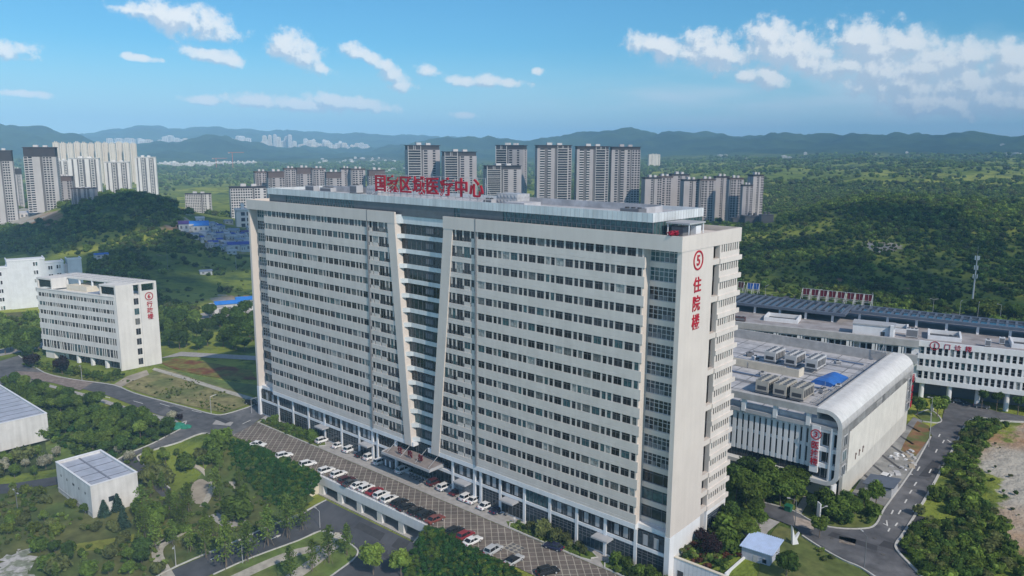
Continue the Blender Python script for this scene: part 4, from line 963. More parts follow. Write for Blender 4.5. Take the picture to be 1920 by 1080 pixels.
# ------------------------------------------------------------------ administration block
M_ADM = pm('white render', (.66, .65, .63), .85, .04, .2, .07)
def admin():
    ux, uy, vx, vy = .961, .276, .03, 1.0; ox, oy = -237.6, -8.5
    r = empty('administration_building', (ox, oy, 0), 0, 'seven storey cream block with a blank end wall and open roof frame', 'building')
    def B(m, name, mats):
        m.v = [(a*ux+b*vx, a*uy+b*vy, c) for a, b, c in m.v]; return m.build(name, mats, r)
    A, D = -46.9, 15.6
    m = MB(); m.box(A+.6, -.8, .6, D-.3, 3.6, 29.0).box(A+.6, A+6, .6, D-.3, 0, 3.6).box(-10, -.8, 2.0, D-.3, 0, 3.6).box(A+6, -10, 3, D-.3, 0, 3.6)
    m.box(-.8, 0, 0, 6.3, 0, 33.9).box(-.8, 0, 9.0, D, 0, 30.6).box(-.8, -.35, 6.3, 9.0, 0, 29.2).box(-.8, 0, 9.0, 9.8, 30.6, 33.4).box(-.8, 0, D-.8, D, 30.6, 33.4)
    wm = m
    rows = [(26.2, 27.8), (22.5, 24.1), (18.9, 20.6), (15.1, 16.9), (10.0, 12.7), (4.8, 8.0)]
    tops = [29.0]+[z0 for z0, z1 in rows]
    for k, (z0, z1) in enumerate(rows):
        x = A+.9; seq = 'wwnn'*9; mm = None; edges = [A+.3]
        P = (abs(A)-2.4)/7.; sc = P/7.8
        for ch in ('wwnn'*7):
            w = (1.95 if ch == 'w' else .98)*sc; g_ = .485*sc
            edges += [x, x+w]
            m = MB(); m.add([(x, .06, z0), (x+w, .06, z0), (x+w, .06, z1), (x, .06, z1)], [(0, 1, 2, 3)]); m.box(x, x+w, .02, .05, z0+(z1-z0)*.62, z0+(z1-z0)*.62+.07, 1)
            if ch == 'w': m.box(x+w/2-.04, x+w/2+.04, .02, .05, z0, z1, 1)
            if k < 2 or k > 3 or True: B(m, 'window', [M_GLASS, M_WFR]) if k in (3, 4, 5) else None
            if k not in (3, 4, 5):
                mm = mm or MB(); mm.v += [] ; n0 = len(mm.v); mm.v += m.v; mm.f += [tuple(q+n0 for q in f) for f in m.f]; mm.m += m.m
            x += w+g_
        if mm: tag(B(mm, 'window', [M_GLASS, M_WFR]), kind='stuff')
        edges.append(-.8); p = wm
        for i in range(0, len(edges), 2):
            if edges[i+1]-edges[i] > .03: p.box(edges[i], edges[i+1], -.02, .6, z0, z1)
        zb = rows[k+1][1] if k < 5 else 3.4
        B(MB().box(A-.2, -.8, -.06, .6, zb, z0).box(A-.3, -.8, -.1, -.06, zb, zb+.35), 'spandrel_band', M_ADM)
    B(MB().box(A-.2, -.8, -.1, .6, 27.8, 29.6).box(A-.3, -.8, -.25, -.1, 29.2, 29.6), 'spandrel_band', M_ADM)
    B(wm, 'wall', M_ADM)
    for i in range(4):
        a = -34+8.4*i; m = MB(); m.add([(a, 1.9, .2), (a+7.4, 1.9, .2), (a+7.4, 1.9, 3.4), (a, 1.9, 3.4)], [(0, 1, 2, 3)])
        for q in range(8): m.box(a+q, a+q+.06, 1.8, 1.88, .2, 3.4, 1)
        B(m, 'shop_window', [M_CGLASS, M_DFRAME]); B(MB().box(a+7.4, a+8.4, .2, 1.2, 0, 3.4), 'column', M_WHITE)
    for k in range(7):
        z0 = 1.2+4.05*k; m = MB(); m.add([(-.33, 6.7, z0), (-.33, 8.5, z0), (-.33, 8.5, z0+2.5), (-.33, 6.7, z0+2.5)], [(0, 1, 2, 3)]); m.box(-.33, -.25, 7.5, 7.6, z0, z0+2.5, 1); B(m, 'slot_window', [M_GLASS, M_WFR])
    # roof frame
    m = MB(); m.box(A, 0, 6.3, D, 33.4, 34.1)
    m.box(-9.5, -.8, .2, 6.2, 33.2, 33.9).box(-9.5, -.8, .3, .8, 29.6, 30.1).box(-9.5, -9.0, .3, 6, 29.6, 33.2).box(A, A+9, .2, 6.2, 33.2, 33.9).box(A, A+.5, .3, 6, 29.6, 33.2).box(A+8.5, A+9, .3, 6, 29.6, 33.2)
    B(m, 'roof_frame', M_ADM)
    m = MB()
    for i in range(7): a = A+.4+i*7.6; m.box(a, a+.5, 6.4, 6.9, 29, 33.4)
    B(m, 'roof_post', M_WHITE)
    m = MB()
    for i in range(17): a = A+1.5+i*2.8; m.box(a, a+.18, 7, D-.5, 34.1, 34.2)
    for j in range(3): m.box(A+.5, -.5, 8+j*3, 8.15+j*3, 34.21, 34.3)
    B(m, 'roof_joint', M_GREYP)
    for a in (-8.8, A+.9):
        m = MB(); m.add([(a, .6, 30.2), (a+7.6, .6, 30.2), (a+7.6, .6, 33.0), (a, .6, 33.0)], [(0, 1, 2, 3)]); B(m, 'roof_room_window', [M_CGLASS])
    B(MB().box(A+12, A+24, 4, 12, 29.0, 31.2), 'stair_house', M_CREAM)
    B(MB().box(A+26, -11, 3, 12, 29.0, 29.25), 'roof_deck', pm('blue roof deck', (.24, .29, .38), .8, .1, .5))
    wall_sign((ox+12.4*vx+.12, oy+12.4*vy, 28.3), radians(88.3), '6', '行政楼', 2.1, 2.5, 'red vertical sign with a ringed six on the seven storey block', ringr=1.6, first=3.2)
admin()
# ------------------------------------------------------------------ pale blue-white building behind it
def annex():
    p = G(40, 578); az = atan2(p.x-CC[0], p.y-CC[1]); rz = -az+radians(3)
    r = empty('annex_building', tuple(p), rz, 'white building with small paired windows behind the seven storey block', 'building')
    M_AN = pm('bluish render', (.66, .69, .72), .8, .05, .3, .06)
    secs = [(-30, -4.5, 0, 11, 22.4), (-4.5, 13, -1, 12, 26.0), (13, 22, 0, 11, 23.6), (24, 31, 2, 11, 24.4), (22, 24, 4, 11, 21)]
    m = MB()
    for x0, x1, y0, y1, z in secs: m.box(x0, x1, y0, y1, -4, z)
    m.build('wall', M_AN, r)
    for x0, x1, y0, y1, z in secs: MB().box(x0-.2, x1+.2, y0-.2, y0+.3, z, z+.7).box(x0-.2, x0+.3, y0+.3, y1, z, z+.7).box(x1-.3, x1+.2, y0+.3, y1, z, z+.7).build('parapet', M_WHITE, r)
    for x, y, n, zt_ in ((-13.2, 0, 5, 18.5), (-9.2, 0, 5, 18.5), (7.5, -1, 5, 22.8), (14.5, 0, 4, 20), (18.5, 0, 4, 20.3)):
        for k in range(n):
            m = MB(); z = zt_-4.6*k
            for q in (0, 1.15): m.add([(x+q, y-.03, z), (x+q+.8, y-.03, z), (x+q+.8, y-.03, z+2.0), (x+q, y-.03, z+2.0)], [(0, 1, 2, 3)])
            m.box(x-.2, x+2.2, y-.12, y, z+2.0, z+2.2, 1).box(x-.2, x+2.2, y-.15, y, z-.2, z, 1)
            m.build('window', [M_GLASS, M_WHITE], r)
annex()
# ------------------------------------------------------------------ small flat-roofed buildings in the park
def flat_block(x0, x1, y0, y1, z0, z1, label, nwin, name='plant_room'):
    r = empty(name, ((x0+x1)/2, (y0+y1)/2, z0), 0, label, 'building'); O = ((x0+x1)/2, (y0+y1)/2, z0)
    MB().box(x0+.3, x1-.3, y0+.3, y1-.3, z0-1, z1-.7).build('roof_deck', pm('blue-grey roof membrane', (.40, .44, .53), .7, .08, .4, col2=(.36, .40, .48), patch=.25), r, O)
    MB().box(x0, x1, y0, y0+.3, z0-1, z1).box(x0, x1, y1-.3, y1, z0-1, z1).box(x0, x0+.3, y0+.3, y1-.3, z0-1, z1).box(x1-.3, x1, y0+.3, y1-.3, z0-1, z1).build('wall', pm('white-grey render', (.62, .62, .62), .85, .06, .3, .14), r, O)
    MB().box(x0-.1, x1+.1, y0-.1, y0+.4, z1, z1+.15).box(x0-.1, x1+.1, y1-.4, y1+.1, z1, z1+.15).box(x0-.1, x0+.4, y0+.4, y1-.4, z1, z1+.15).box(x1-.4, x1+.1, y0+.4, y1-.4, z1, z1+.15).build('coping', M_WHITE, r, O)
    m = MB(); n = max(3, int((x1-x0)/4.2))
    for i in range(1, n): x = lerp(x0, x1, i/n); m.box(x-.2, x+.2, y0+.4, y1-.4, z1-.7, z1-.64)
    m.box(x0+.4, x1-.4, (y0+y1)/2-.22, (y0+y1)/2+.22, z1-.64, z1-.56); m.build('roof_joint', pm('joint tar', (.19, .21, .26), .8, .1), r, O)
    for i in range(nwin):
        x = lerp(x0+3, x1-4, i/(max(1, nwin-1))); MB().box(x, x+(1.2 if i == nwin//2 else .5), y0-.05, y0-.004, z1-3.2, z1-2.6).build('vent_window', M_DARK, r, O)
    MB().box(x1+.004, x1+.06, y0+4, y0+5.4, z1-5.5, z1-4.2).build('window', M_CGLASS, r, O)
    MB().box(x0, x1, y0-.12, y0-.004, z0+1.1, z0+1.3).build('wall_band', M_GREYP, r, O)
    MB().box(x1-4.2, x1-3.2, y0-.08, y0-.004, z0, z0+2.2).build('door', M_DARK, r, O)
flat_block(-150, -127, -62.2, -50.7, -5, 3.5, 'small pale flat-roofed building alone among the park trees', 5)
flat_block(-238, -189.4, -84, -51, -2.5, 5, 'low cream flat-roofed building cut by the left edge of the picture', 5)
def hut():
    r = empty('garden_hut', (13.2, 14.0, 4.6), radians(4), 'small hut with a pale blue sheet roof beside the tall block', 'hut')
    MB().box(-2.9, 2.9, -3.0, 2.9, -.5, 2.9).build('wall', pm('hut wall', (.40, .42, .50), .8, .08, .6), r)
    m = MB(); m.extr([(-3.4, 2.9), (3.4, 3.5), (3.4, 3.62), (-3.4, 3.02)], 'x', -3.3, 3.5)
    for i in range(17): m.extr([(-3.45, 3.04), (3.45, 3.64), (3.45, 3.7), (-3.45, 3.1)], 'x', -3.25+i*.41, -3.15+i*.41)
    m.build('roof', pm('pale blue sheet', (.46, .58, .80), .45, .06, .8, spec=.5), r)
    MB().box(-.5, .5, -3.05, -3.004, -.4, 1.7).build('door', M_GREYP, r)
    MB().box(1.4, 2.2, -3.05, -3.004, .7, 1.5).build('window', M_CGLASS, r)
hut()
# ------------------------------------------------------------------ walls of the level changes
def terrace():
    r = empty('terrace_wall', (5.6, 2.2, 0), 0, 'pale panelled retaining wall below the planted terrace at the tall block corner', 'wall'); O = (5.6, 2.2, 0)
    m = MB(); m.box(.1, 11.3, 2.0, 2.5, -1, 4.75).box(10.9, 11.3, 2.5, 12.0, 3.5, 5.3)
    m.build('wall', M_WHITE, r, O)
    m = MB()
    for i in range(12): m.box(.8+i*.9, .83+i*.9, 1.985, 2.01, 0, 4.7)
    m.build('panel_joint', M_GREYP, r, O)
    MB().box(0.1, 11.5, 1.9, 2.6, 4.75, 4.95).build('coping', M_CREAM, r, O)
    MB().box(1.0, 2.3, 1.95, 1.996, 0, 2.3).build('door', M_DARK, r, O)
terrace()
def garage():
    r = empty('garage_front', (-75.6, -15, -5), 0, 'white concrete wall with five open garage bays under the forecourt', 'garage'); O = (-75.6, -15, -5)
    x0, x1 = -96.8, -54.6
    MB().box(x0, x1, -16.2, -15.5, -2.1, .25).build('beam', M_WHITE, r, O)
    MB().box(x0, x1, -15.5, -5.8, -1.2, -.05).build('deck', M_CONC, r, O)
    n = 5; ow = 6.2; pw = (x1-x0-n*ow)/(n+1)
    for i in range(n+1):
        x = x0+i*(ow+pw); MB().box(x, x+pw, -16.1, -14.9, -5.4, -2.1).build('pillar', M_WHITE, r, O)
    MB().box(x0, x1, -7.2, -6.8, -5.4, -1.2).box(x0-.4, x0, -15, -6.8, -5.4, -.1).box(x1, x1+.4, -15, -6.8, -5.4, -.1).build('back_wall', M_GREYP, r, O)
    MB().box(x0, x1, -15.9, -7.2, -5.0, -4.9).build('floor', M_CONC, r, O)
    MB().box(x0, x1, -16.6, -16.0, -5.2, -4.82).build('gutter', M_CONC, r, O)
    for x, sx in ((x0-.3, 1.6), (x1+.3, -2.2)):
        MB().extr([(-16.1, .2), (-16.1, -5.3), (-24.0, -5.3), (-24.0, -4.6)], 'x', x-.2, x+.2).build('wing_wall', M_CREAM, r, O)
    m = MB()
    for i in range(29): m.tube((x0+i*1.5, -15.9, .25), (x0+i*1.5, -15.9, .8), .035, 4)
    m.tube((x0, -15.9, .8), (x1, -15.9, .8), .04, 4); m.build('railing', M_DFRAME, r, O)
garage()
# ------------------------------------------------------------------ forecourt, roads, lawns
def grid_mat():
    m = bpy.data.materials.new('tile forecourt'); m.use_nodes = True; N, L = m.node_tree.nodes, m.node_tree.links; b = N['Principled BSDF']; b.inputs['Roughness'].default_value = .85; b.inputs['Specular IOR Level'].default_value = .2
    geo = N.new('ShaderNodeNewGeometry'); sp_ = N.new('ShaderNodeSeparateXYZ'); L.new(geo.outputs['Position'], sp_.inputs[0])
    def M(op, a, b_=None):
        n = N.new('ShaderNodeMath'); n.operation = op
        for i, v in enumerate((a, b_)):
            if v is None: continue
            if isinstance(v, (int, float)): n.inputs[i].default_value = v
            else: L.new(v, n.inputs[i])
        return n.outputs[0]
    fx = M('FRACT', M('DIVIDE', M('ADD', M('ADD', sp_.outputs[0], sp_.outputs[1]), 900), 1.55*1.4142)); fy = M('FRACT', M('DIVIDE', M('ADD', M('SUBTRACT', sp_.outputs[0], sp_.outputs[1]), 900), 1.87*1.4142))
    line = M('MAXIMUM', M('LESS_THAN', fx, .11), M('LESS_THAN', fy, .075))
    br = N.new('ShaderNodeTexBrick'); br.inputs['Scale'].default_value = 2.2; br.inputs['Color1'].default_value = (.150, .125, .112, 1); br.inputs['Color2'].default_value = (.175, .150, .132, 1); br.inputs['Mortar'].default_value = (.11, .10, .095, 1)
    L.new(geo.outputs['Position'], br.inputs['Vector'])
    no = N.new('ShaderNodeTexNoise'); no.inputs['Scale'].default_value = .22; no.inputs['Detail'].default_value = 6; L.new(geo.outputs['Position'], no.inputs['Vector'])
    mx = N.new('ShaderNodeMix'); mx.data_type = 'RGBA'; L.new(line, mx.inputs[0]); L.new(br.outputs['Color'], mx.inputs[6]); mx.inputs[7].default_value = (.37, .345, .30, 1)
    r = N.new('ShaderNodeMapRange'); L.new(no.outputs[0], r.inputs[0]); r.inputs[1].default_value = .3; r.inputs[2].default_value = .7; r.inputs[3].default_value = .75; r.inputs[4].default_value = 1.25
    h = N.new('ShaderNodeVectorMath'); h.operation = 'SCALE'; L.new(mx.outputs[2], h.inputs[0]); L.new(r.outputs[0], h.inputs['Scale']); L.new(h.outputs[0], b.inputs['Base Color']); return m
M_GRID = grid_mat()
sheet('forecourt_paving', [(-146.5, -4.6), (-142, -15.95), (22, -15.95), (22, -4.4)], M_GRID, .03, 4, world=True)
sheet('walkway_paving', [(-146.5, -4.4), (22, -4.2), (22, 2.2), (-152, 2.2)], M_PAVE, .02, 4, world=True)
def bed(name, pts, mat=M_LAWN, world=False, kb=True, off=.05, sm=2):
    sheet(name, pts, mat, off, 3, world, smooth=sm)
    P = [Vector(p) for p in pts]
    if kb: kerb('kerb', pts+[pts[0]], .3, .18, world=world, smooth=max(2, sm))
bed('planting_bed', [(-146, -4.6), (-116, -4.4), (-114.5, -3.6), (-116, -.2), (-144, -.2)], world=True)
bed('planting_bed', [(-39.5, -3.9), (-19, -3.9), (-17.2, -2.5), (-18.5, -.2), (-39.5, -.2)], world=True)
bed('planting_bed', [(-12.8, -3.9), (6, -3.9), (6, -.3), (-12.8, -.3)], world=True)
sheet('forecourt_inset', [(-34.5, -12), (-30.5, -12), (-30.5, -8.6), (-34.5, -8.6)], pm('inset frame', (.34, .32, .28), .8, .1, 1.), .04, 2, world=True)
for i in range(3):
    for j in range(3): sheet('forecourt_inset', [(-34.1+1.3*i, -11.7+1.1*j), (-33.2+1.3*i, -11.7+1.1*j), (-33.2+1.3*i, -10.9+1.1*j), (-34.1+1.3*i, -10.9+1.1*j)], M_ASPH, .05, 2, world=True)
# left road network
sheet('road', [(-60,702),(0,677),(35,667),(83,699),(140,712),(178,717),(212,722),(250,737),(300,751),(350,764),(398,777),(422,777),(465,764),(500,748),(505,775),(482,790),(470,799),(428,820),(405,815),(378,813),(340,828),(300,839),(262,850),(225,872),(198,874),(236,852),(290,829),(328,810),(345,795),(336,786),(300,779),(262,765),(200,741),(130,723),(55,712),(0,722),(-60,740)], M_ASPH, .05, 3)
sheet('brick_road', [(28,696),(83,699),(140,712),(176,717),(150,732),(95,717),(40,708)], pm('brick paving', (.21, .17, .155), .85, .12, .8, col2=(.25, .21, .19), patch=.4), .09, 2)
sheet('pavement', [(20,704),(95,722),(175,743),(262,771),(330,787),(338,795),(300,790),(230,768),(150,742),(70,720),(20,712)], M_PAVE, .12, 2)
kerb('kerb', [(35,667),(83,699),(140,712),(212,722),(250,737),(300,751),(350,764),(398,777),(422,777),(465,764),(490,753)])
kerb('kerb', [(338,795),(349,790),(344,800),(325,812),(288,831),(236,853),(205,872)])
kerb('kerb', [(428,820),(405,815),(378,813),(340,828),(300,840),(264,852),(259,862),(288,888),(318,916)])
sheet('access_lane', [(198,874),(228,862),(262,855),(262,866),(290,890),(322,918),(306,934),(282,910),(240,884)], M_ASPHD, .08, 3)
sheet('access_lane', [(-40,912),(30,906),(112,893),(112,908),(40,922),(-40,932)], M_ASPHD, .08, 3)
sheet('road_mark', [(405,788),(438,792),(432,799),(398,796)], M_PAVE, .09, 2)
for a, b in (((300,757),(318,762)),((360,770),(378,774)),((250,752),(268,757)),((190,742),(206,746)),((455,795),(470,788))):
    kerb('road_mark', [a, b], .18, .08, M_PAINT, smooth=0, off=.02)
# sunken lane to the garage
sheet('garage_lane', [(612,938),(650,957),(700,981),(771,1016),(815,1040),(840,1095),(560,1130),(622,1078),(660,1050),(670,1036),(664,1025),(640,1008),(602,994),(560,1012),(470,1045),(400,1076),(330,1108),(270,1130),(250,1110),(330,1066),(432,1022),(530,979),(580,957)], M_ASPHD, .08, 3)
kerb('kerb', [(250,1106),(330,1063),(432,1020),(530,977),(578,956),(612,938)])
kerb('kerb', [(400,1078),(470,1047),(560,1014),(602,996),(640,1010),(664,1026),(671,1037),(660,1052),(622,1080),(570,1120)])
for a, b in (((488,1012),(508,1004)),((445,1032),(462,1024)),((520,1008),(526,1004)),((395,1050),(412,1042))): kerb('road_mark', [a, b], .22, .1, M_PAINT, smooth=0, off=.02)
m_ = MB()
def arrow(px, py, px2, py2, w=.28):
    a, b = G(px, py), G(px2, py2); d = (b-a).to_2d().normalized(); n = Vector((-d.y, d.x)); z = .11
    def q(s, t): p = a.to_2d()+d*s+n*t; return (p.x, p.y, float(hs(p.x, p.y))+z)
    Ln = (b-a).to_2d().length
    m = MB(); m.add([q(0, -w/2), q(Ln*.6, -w/2), q(Ln*.6, w/2), q(0, w/2)], [(0, 1, 2, 3)]); m.add([q(Ln*.6, -w*1.8), q(Ln, 0), q(Ln*.6, w*1.8)], [(0, 1, 2)])
    tag(m.build('road_arrow', M_PAINT), kind='structure')
arrow(508,1012,527,1003); arrow(1712,960,1719,945)
# right road, junction and the paved apron of the finned block
c6 = lambda x, y: (1360+x/3.375, 760+y/3.375)
C6 = lambda L_: [c6(*p) for p in L_]
sheet('road', C6([(150,575),(230,610),(430,668),(560,742),(700,778),(880,782),(955,752),(1010,650),(1170,430),(1310,195),(1285,150),(1370,100),(1395,-20),(1440,-60),(1560,-10),(1720,40),(1900,70),(1900,105),(1720,95),(1600,75),(1525,115),(1470,225),(1400,345),(1280,565),(1135,800),(1080,880),(1095,930),(1180,1020),(1260,1100),(980,1130),(860,1030),(740,978),(600,900),(500,830),(440,770),(330,730),(230,690),(150,660)]), M_ASPH, .06, 3)
kerb('kerb', C6([(230,612),(430,670),(560,742),(700,778),(880,782),(955,752),(1010,650),(1170,430),(1300,200)]))
kerb('kerb', C6([(1900,108),(1720,98),(1600,78),(1525,118),(1470,228),(1400,348),(1280,568),(1135,802),(1080,882),(1095,932),(1180,1022),(1260,1102)]), .5, .3)
kerb('kerb', C6([(485,825),(600,900),(740,978),(860,1030),(980,1110)]))
sheet('apron_paving', C6([(800,560),(870,450),(1190,75),(1250,95),(1215,190),(1300,215),(1165,430),(1010,640),(955,620)]), pm('apron slabs', (.27, .27, .26), .88, .16, .5, col2=(.20, .20, .20), patch=.12), .05, 3)
for i in range(6):
    t = (i+.5)/6; a, b = c6(lerp(850, 1180, t), lerp(470, 95, t)), c6(lerp(1010, 1250, t), lerp(600, 130, t)); kerb('drain_strip', [a, ((a[0]+b[0])/2, (a[1]+b[1])/2), b], .8, .06, pm('drain grating', (.07, .07, .075), .8, .1), smooth=0)
def lean_to():
    p = G(*c6(985, 545)); r = empty('lean_to_shed', tuple(p), radians(2), 'grey lean-to shed on the apron below the rounded white wall', 'shed')
    MB().box(-3, 3, -3.2, 3.2, 0, 2.3).build('wall', M_GREYP, r); MB().extr([(-3.5, 2.3), (3.5, 2.9), (3.5, 3.05), (-3.5, 2.45)], 'y', -3.6, 3.6).build('roof', M_SLATE, r); MB().box(-.6, .6, -3.25, -3.204, 0, 2).build('door', M_DARK, r)
lean_to()
for i in range(26):
    px, py = c6(RNG.uniform(1040, 1200), RNG.uniform(290, 440)); p = G(px, py); s_3 = RNG.uniform(.3, 1.1); m = MB(); m.extr([(-s_3, 0), (s_3*.9, .0), (s_3*.6, s_3*.7), (-s_3*.7, s_3*.5)], 'x', -s_3*.6, s_3*.7)
    o = m.build('rubble_block', RNG.choice((M_CONC, M_WHITE, M_GREYP, M_SOIL))); o.location = p; o.rotation_euler = (0, 0, RNG.uniform(0, 3)); tag(o, 'small pale rubble block lying on the apron beside the road', 'rubble', 'rubble on the apron')
sheet('side_path', C6([(440,665),(500,570),(535,600),(480,690)]), M_PATH, .08, 2)
sheet('side_path', C6([(150,800),(225,700),(345,740),(270,800),(240,860),(120,960)]), M_PAVE, .08, 2)
sheet('tactile_paving', C6([(430,700),(560,745),(560,790),(440,760)]), pm('pinkish paving', (.36, .31, .27), .85, .2, 1.), .1, 2)
for a, b in (((1050,690),(1062,665)),((1090,745),(1075,765)),((1095,690),(1110,665)),((1135,620),(1148,597)),((1165,560),(1180,538)),((1195,510),(1210,488)),((1215,415),(1230,390)),((1290,430),(1303,405)),((1330,300),(1340,280)),((1000,750),(1020,760)),((1020,730),(1025,765)),((1160,430),(1185,440)),((1405,220),(1425,235)),((1030,800),(1040,780)),((1375,240),(1385,222)),((1350,200),(1358,184))): kerb('road_mark', C6([a, b]), .3, .09, M_PAINT, smooth=0, off=.02)
sheet('junction_mark', C6([(720,830),(830,850),(820,890),(720,870)]), pm('worn hatching', (.20, .17, .14), .8, .35, 1.5, col2=(.13, .13, .13), patch=.6), .1, 2)
M_PATCH = pm('asphalt patch', (.055, .056, .062), .9, .1, .8); M_IRON = pm('iron cover', (.10, .095, .09), .6, .1, 2.)
for px, py in ((300,765),(372,784),(440,781),(270,840),(640,1000),(720,1020),(560,985),(1700,1000),(1655,1040),(1640,1010),(1740,900),(1770,850),(1560,1010)):
    p = G(px, py); m = MB(); m.tube((p.x, p.y, p.z+.02), (p.x, p.y, p.z+.13), .42, 12); tag(m.build('manhole_cover', M_IRON), kind='structure')
for px, py, a, b_ in ((330,768,3.5,1.2),(415,788,4,1),(690,1000,5,1.5),(735,1040,2,4),(1690,1030,4,1.6),(1745,880,1.2,7),(1600,1015,5,1.2),(1712,985,1.1,6),(500,1010,5,1.1)):
    p = G(px, py); sheet('asphalt_patch', [(p.x-a, p.y-b_), (p.x+a, p.y-b_*.8), (p.x+a*.9, p.y+b_), (p.x-a*.95, p.y+b_*.9)], M_PATCH, .1, 2, world=True)
# planted ground
sheet('lawn', C6([(240,590),(430,655),(490,570),(420,500),(200,470)]), M_LAWN, .04, 3)
sheet('lawn', C6([(480,700),(560,735),(700,770),(880,775),(945,745),(1000,640),(930,590),(700,600),(520,610)]), M_LAWN, .04, 3)
sheet('lawn', C6([(240,880),(330,760),(440,790),(500,850),(600,920),(700,970),(850,1040),(960,1120),(200,1120)]), pm('mown slope', (.10, .13, .035), .95, .2, .4, col2=(.14, .15, .05), patch=.1), .04, 3)
sheet('lawn', C6([(1205,60),(1280,30),(1330,50),(1365,95),(1340,110),(1250,100)]), M_LAWN, .07, 2)
kerb('kerb', C6([(1205,60),(1280,30),(1330,50),(1368,95),(1340,112),(1250,102)]))
sheet('lawn', C6([(1215,100),(1290,130),(1305,190),(1200,330),(1110,285),(1150,200)]), pm('orange soil', (.22, .12, .06), .95, .2, .5, col2=(.10, .12, .035), patch=.25), .06, 2)
sheet('dry_field', [(222,718),(268,706),(300,690),(345,700),(480,748),(462,760),(420,774),(350,760),(300,747),(250,732)], M_DRYG, .06, 3)
sheet('gravel_edge', [(212,722),(238,706),(275,694),(280,703),(245,716),(226,727)], M_SOIL, .12, 2)
sheet('flower_bed', [(300,680),(330,672),(380,678),(470,694),(482,712),(430,712),(360,700),(320,690)], pm('red-yellow groundcover', (.16, .15, .03), .95, .25, .4, col2=(.16, .05, .02), patch=.12), .1, 3)
sheet('lawn', [(305,688),(360,702),(430,716),(482,722),(482,742),(420,728),(340,702)], M_LAWN, .08, 3)
sheet('side_path', [(290,690),(340,704),(420,730),(482,748),(482,755),(415,735),(335,709),(285,694)], M_PATH, .14, 2)
sheet('lawn', [(40,684),(62,676),(130,688),(170,696),(215,704),(236,704),(205,720),(176,716),(140,710),(90,698)], pm('clipped groundcover', (.14, .16, .03), .95, .25, .6, col2=(.06, .09, .02), patch=.2), .07, 2)
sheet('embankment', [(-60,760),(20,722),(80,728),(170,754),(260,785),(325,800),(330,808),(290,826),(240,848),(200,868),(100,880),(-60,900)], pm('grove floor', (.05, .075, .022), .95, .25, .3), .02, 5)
sheet('lawn', [(85,830),(130,812),(190,828),(205,850),(170,850),(110,868),(90,870)], M_LAWN, .06, 3)
# park: lawns and paths
park = [(200,880),(262,862),(300,900),(330,930),(430,820),(445,830),(590,935),(540,970),(430,1020),(250,1105),(-80,1130),(-80,930),(100,912)]
sheet('lawn', park, pm('park lawn', (.075, .110, .028), .95, .25, .25, col2=(.105, .115, .035), patch=.07), .02, 5)
def path(pts, w=2.2, mat=None): kerb('park_path', pts, w, .1, mat or M_PATH, smooth=3, off=.04)
path([(352,868),(372,876),(388,890),(398,908),(392,930),(380,950)], 1.6); path([(405,898),(440,905),(455,930),(460,950),(445,965)], 2.6)
path([(400,965),(430,985),(455,975)], 2.6, M_PAVE)
path([(345,995),(322,1010),(300,1025),(296,1045),(318,1085)], 2.4); path([(345,995),(300,1018),(240,1032)], 1.2, M_CREAM)
sheet('bare_soil', [(362,905),(385,898),(396,915),(385,940),(368,945),(358,930)], M_SOIL, .05, 2, smooth=2)
sheet('lawn', [(602,996),(640,1010),(664,1026),(670,1037),(655,1054),(620,1080),(560,1120),(300,1130),(400,1078),(470,1047),(560,1014)], M_LAWN, .06, 3)
path([(430,1090),(500,1058),(560,1035),(600,1030)], 3.0); path([(640,1000),(628,1020),(600,1045),(560,1075),(520,1100)], 3.2)
sheet('bare_soil', [(20,1040),(50,1030),(70,1050),(62,1078),(30,1090),(-10,1090),(0,1060)], pm('pale spoil', (.44, .43, .42), .95, .2, .8, col2=(.20, .22, .16), patch=.5), .1, 2, ragged=.9)
sheet('yellow_groundcover', [(210,1010),(260,1000),(330,985),(352,978),(345,988),(300,1008),(240,1022),(150,1035),(120,1025)], pm('yellow groundcover', (.17, .19, .03), .95, .2, .6), .1, 2, smooth=2)
sheet('road', [(-60,660),(0,655),(80,640),(130,622),(130,632),(80,652),(0,668),(-60,674)], M_PAVE, .1, 4)
sheet('lawn', [(-60,660),(-60,595),(0,588),(70,582),(78,636),(0,652)], pm('olive verge', (.10, .105, .035), .95, .2, .2), .06, 4)
sheet('road', [(370,590),(410,580),(485,570),(485,588),(420,600),(385,605)], M_PAVE, .12, 5)
sheet('road', [(300,672),(340,660),(482,668),(482,676),(340,668)], M_PAVE, .12, 4)
sheet('road', [(1375,548),(1500,556),(1700,578),(1930,602),(1930,612),(1700,588),(1500,566),(1375,558)], M_ASPH, .15, 6)
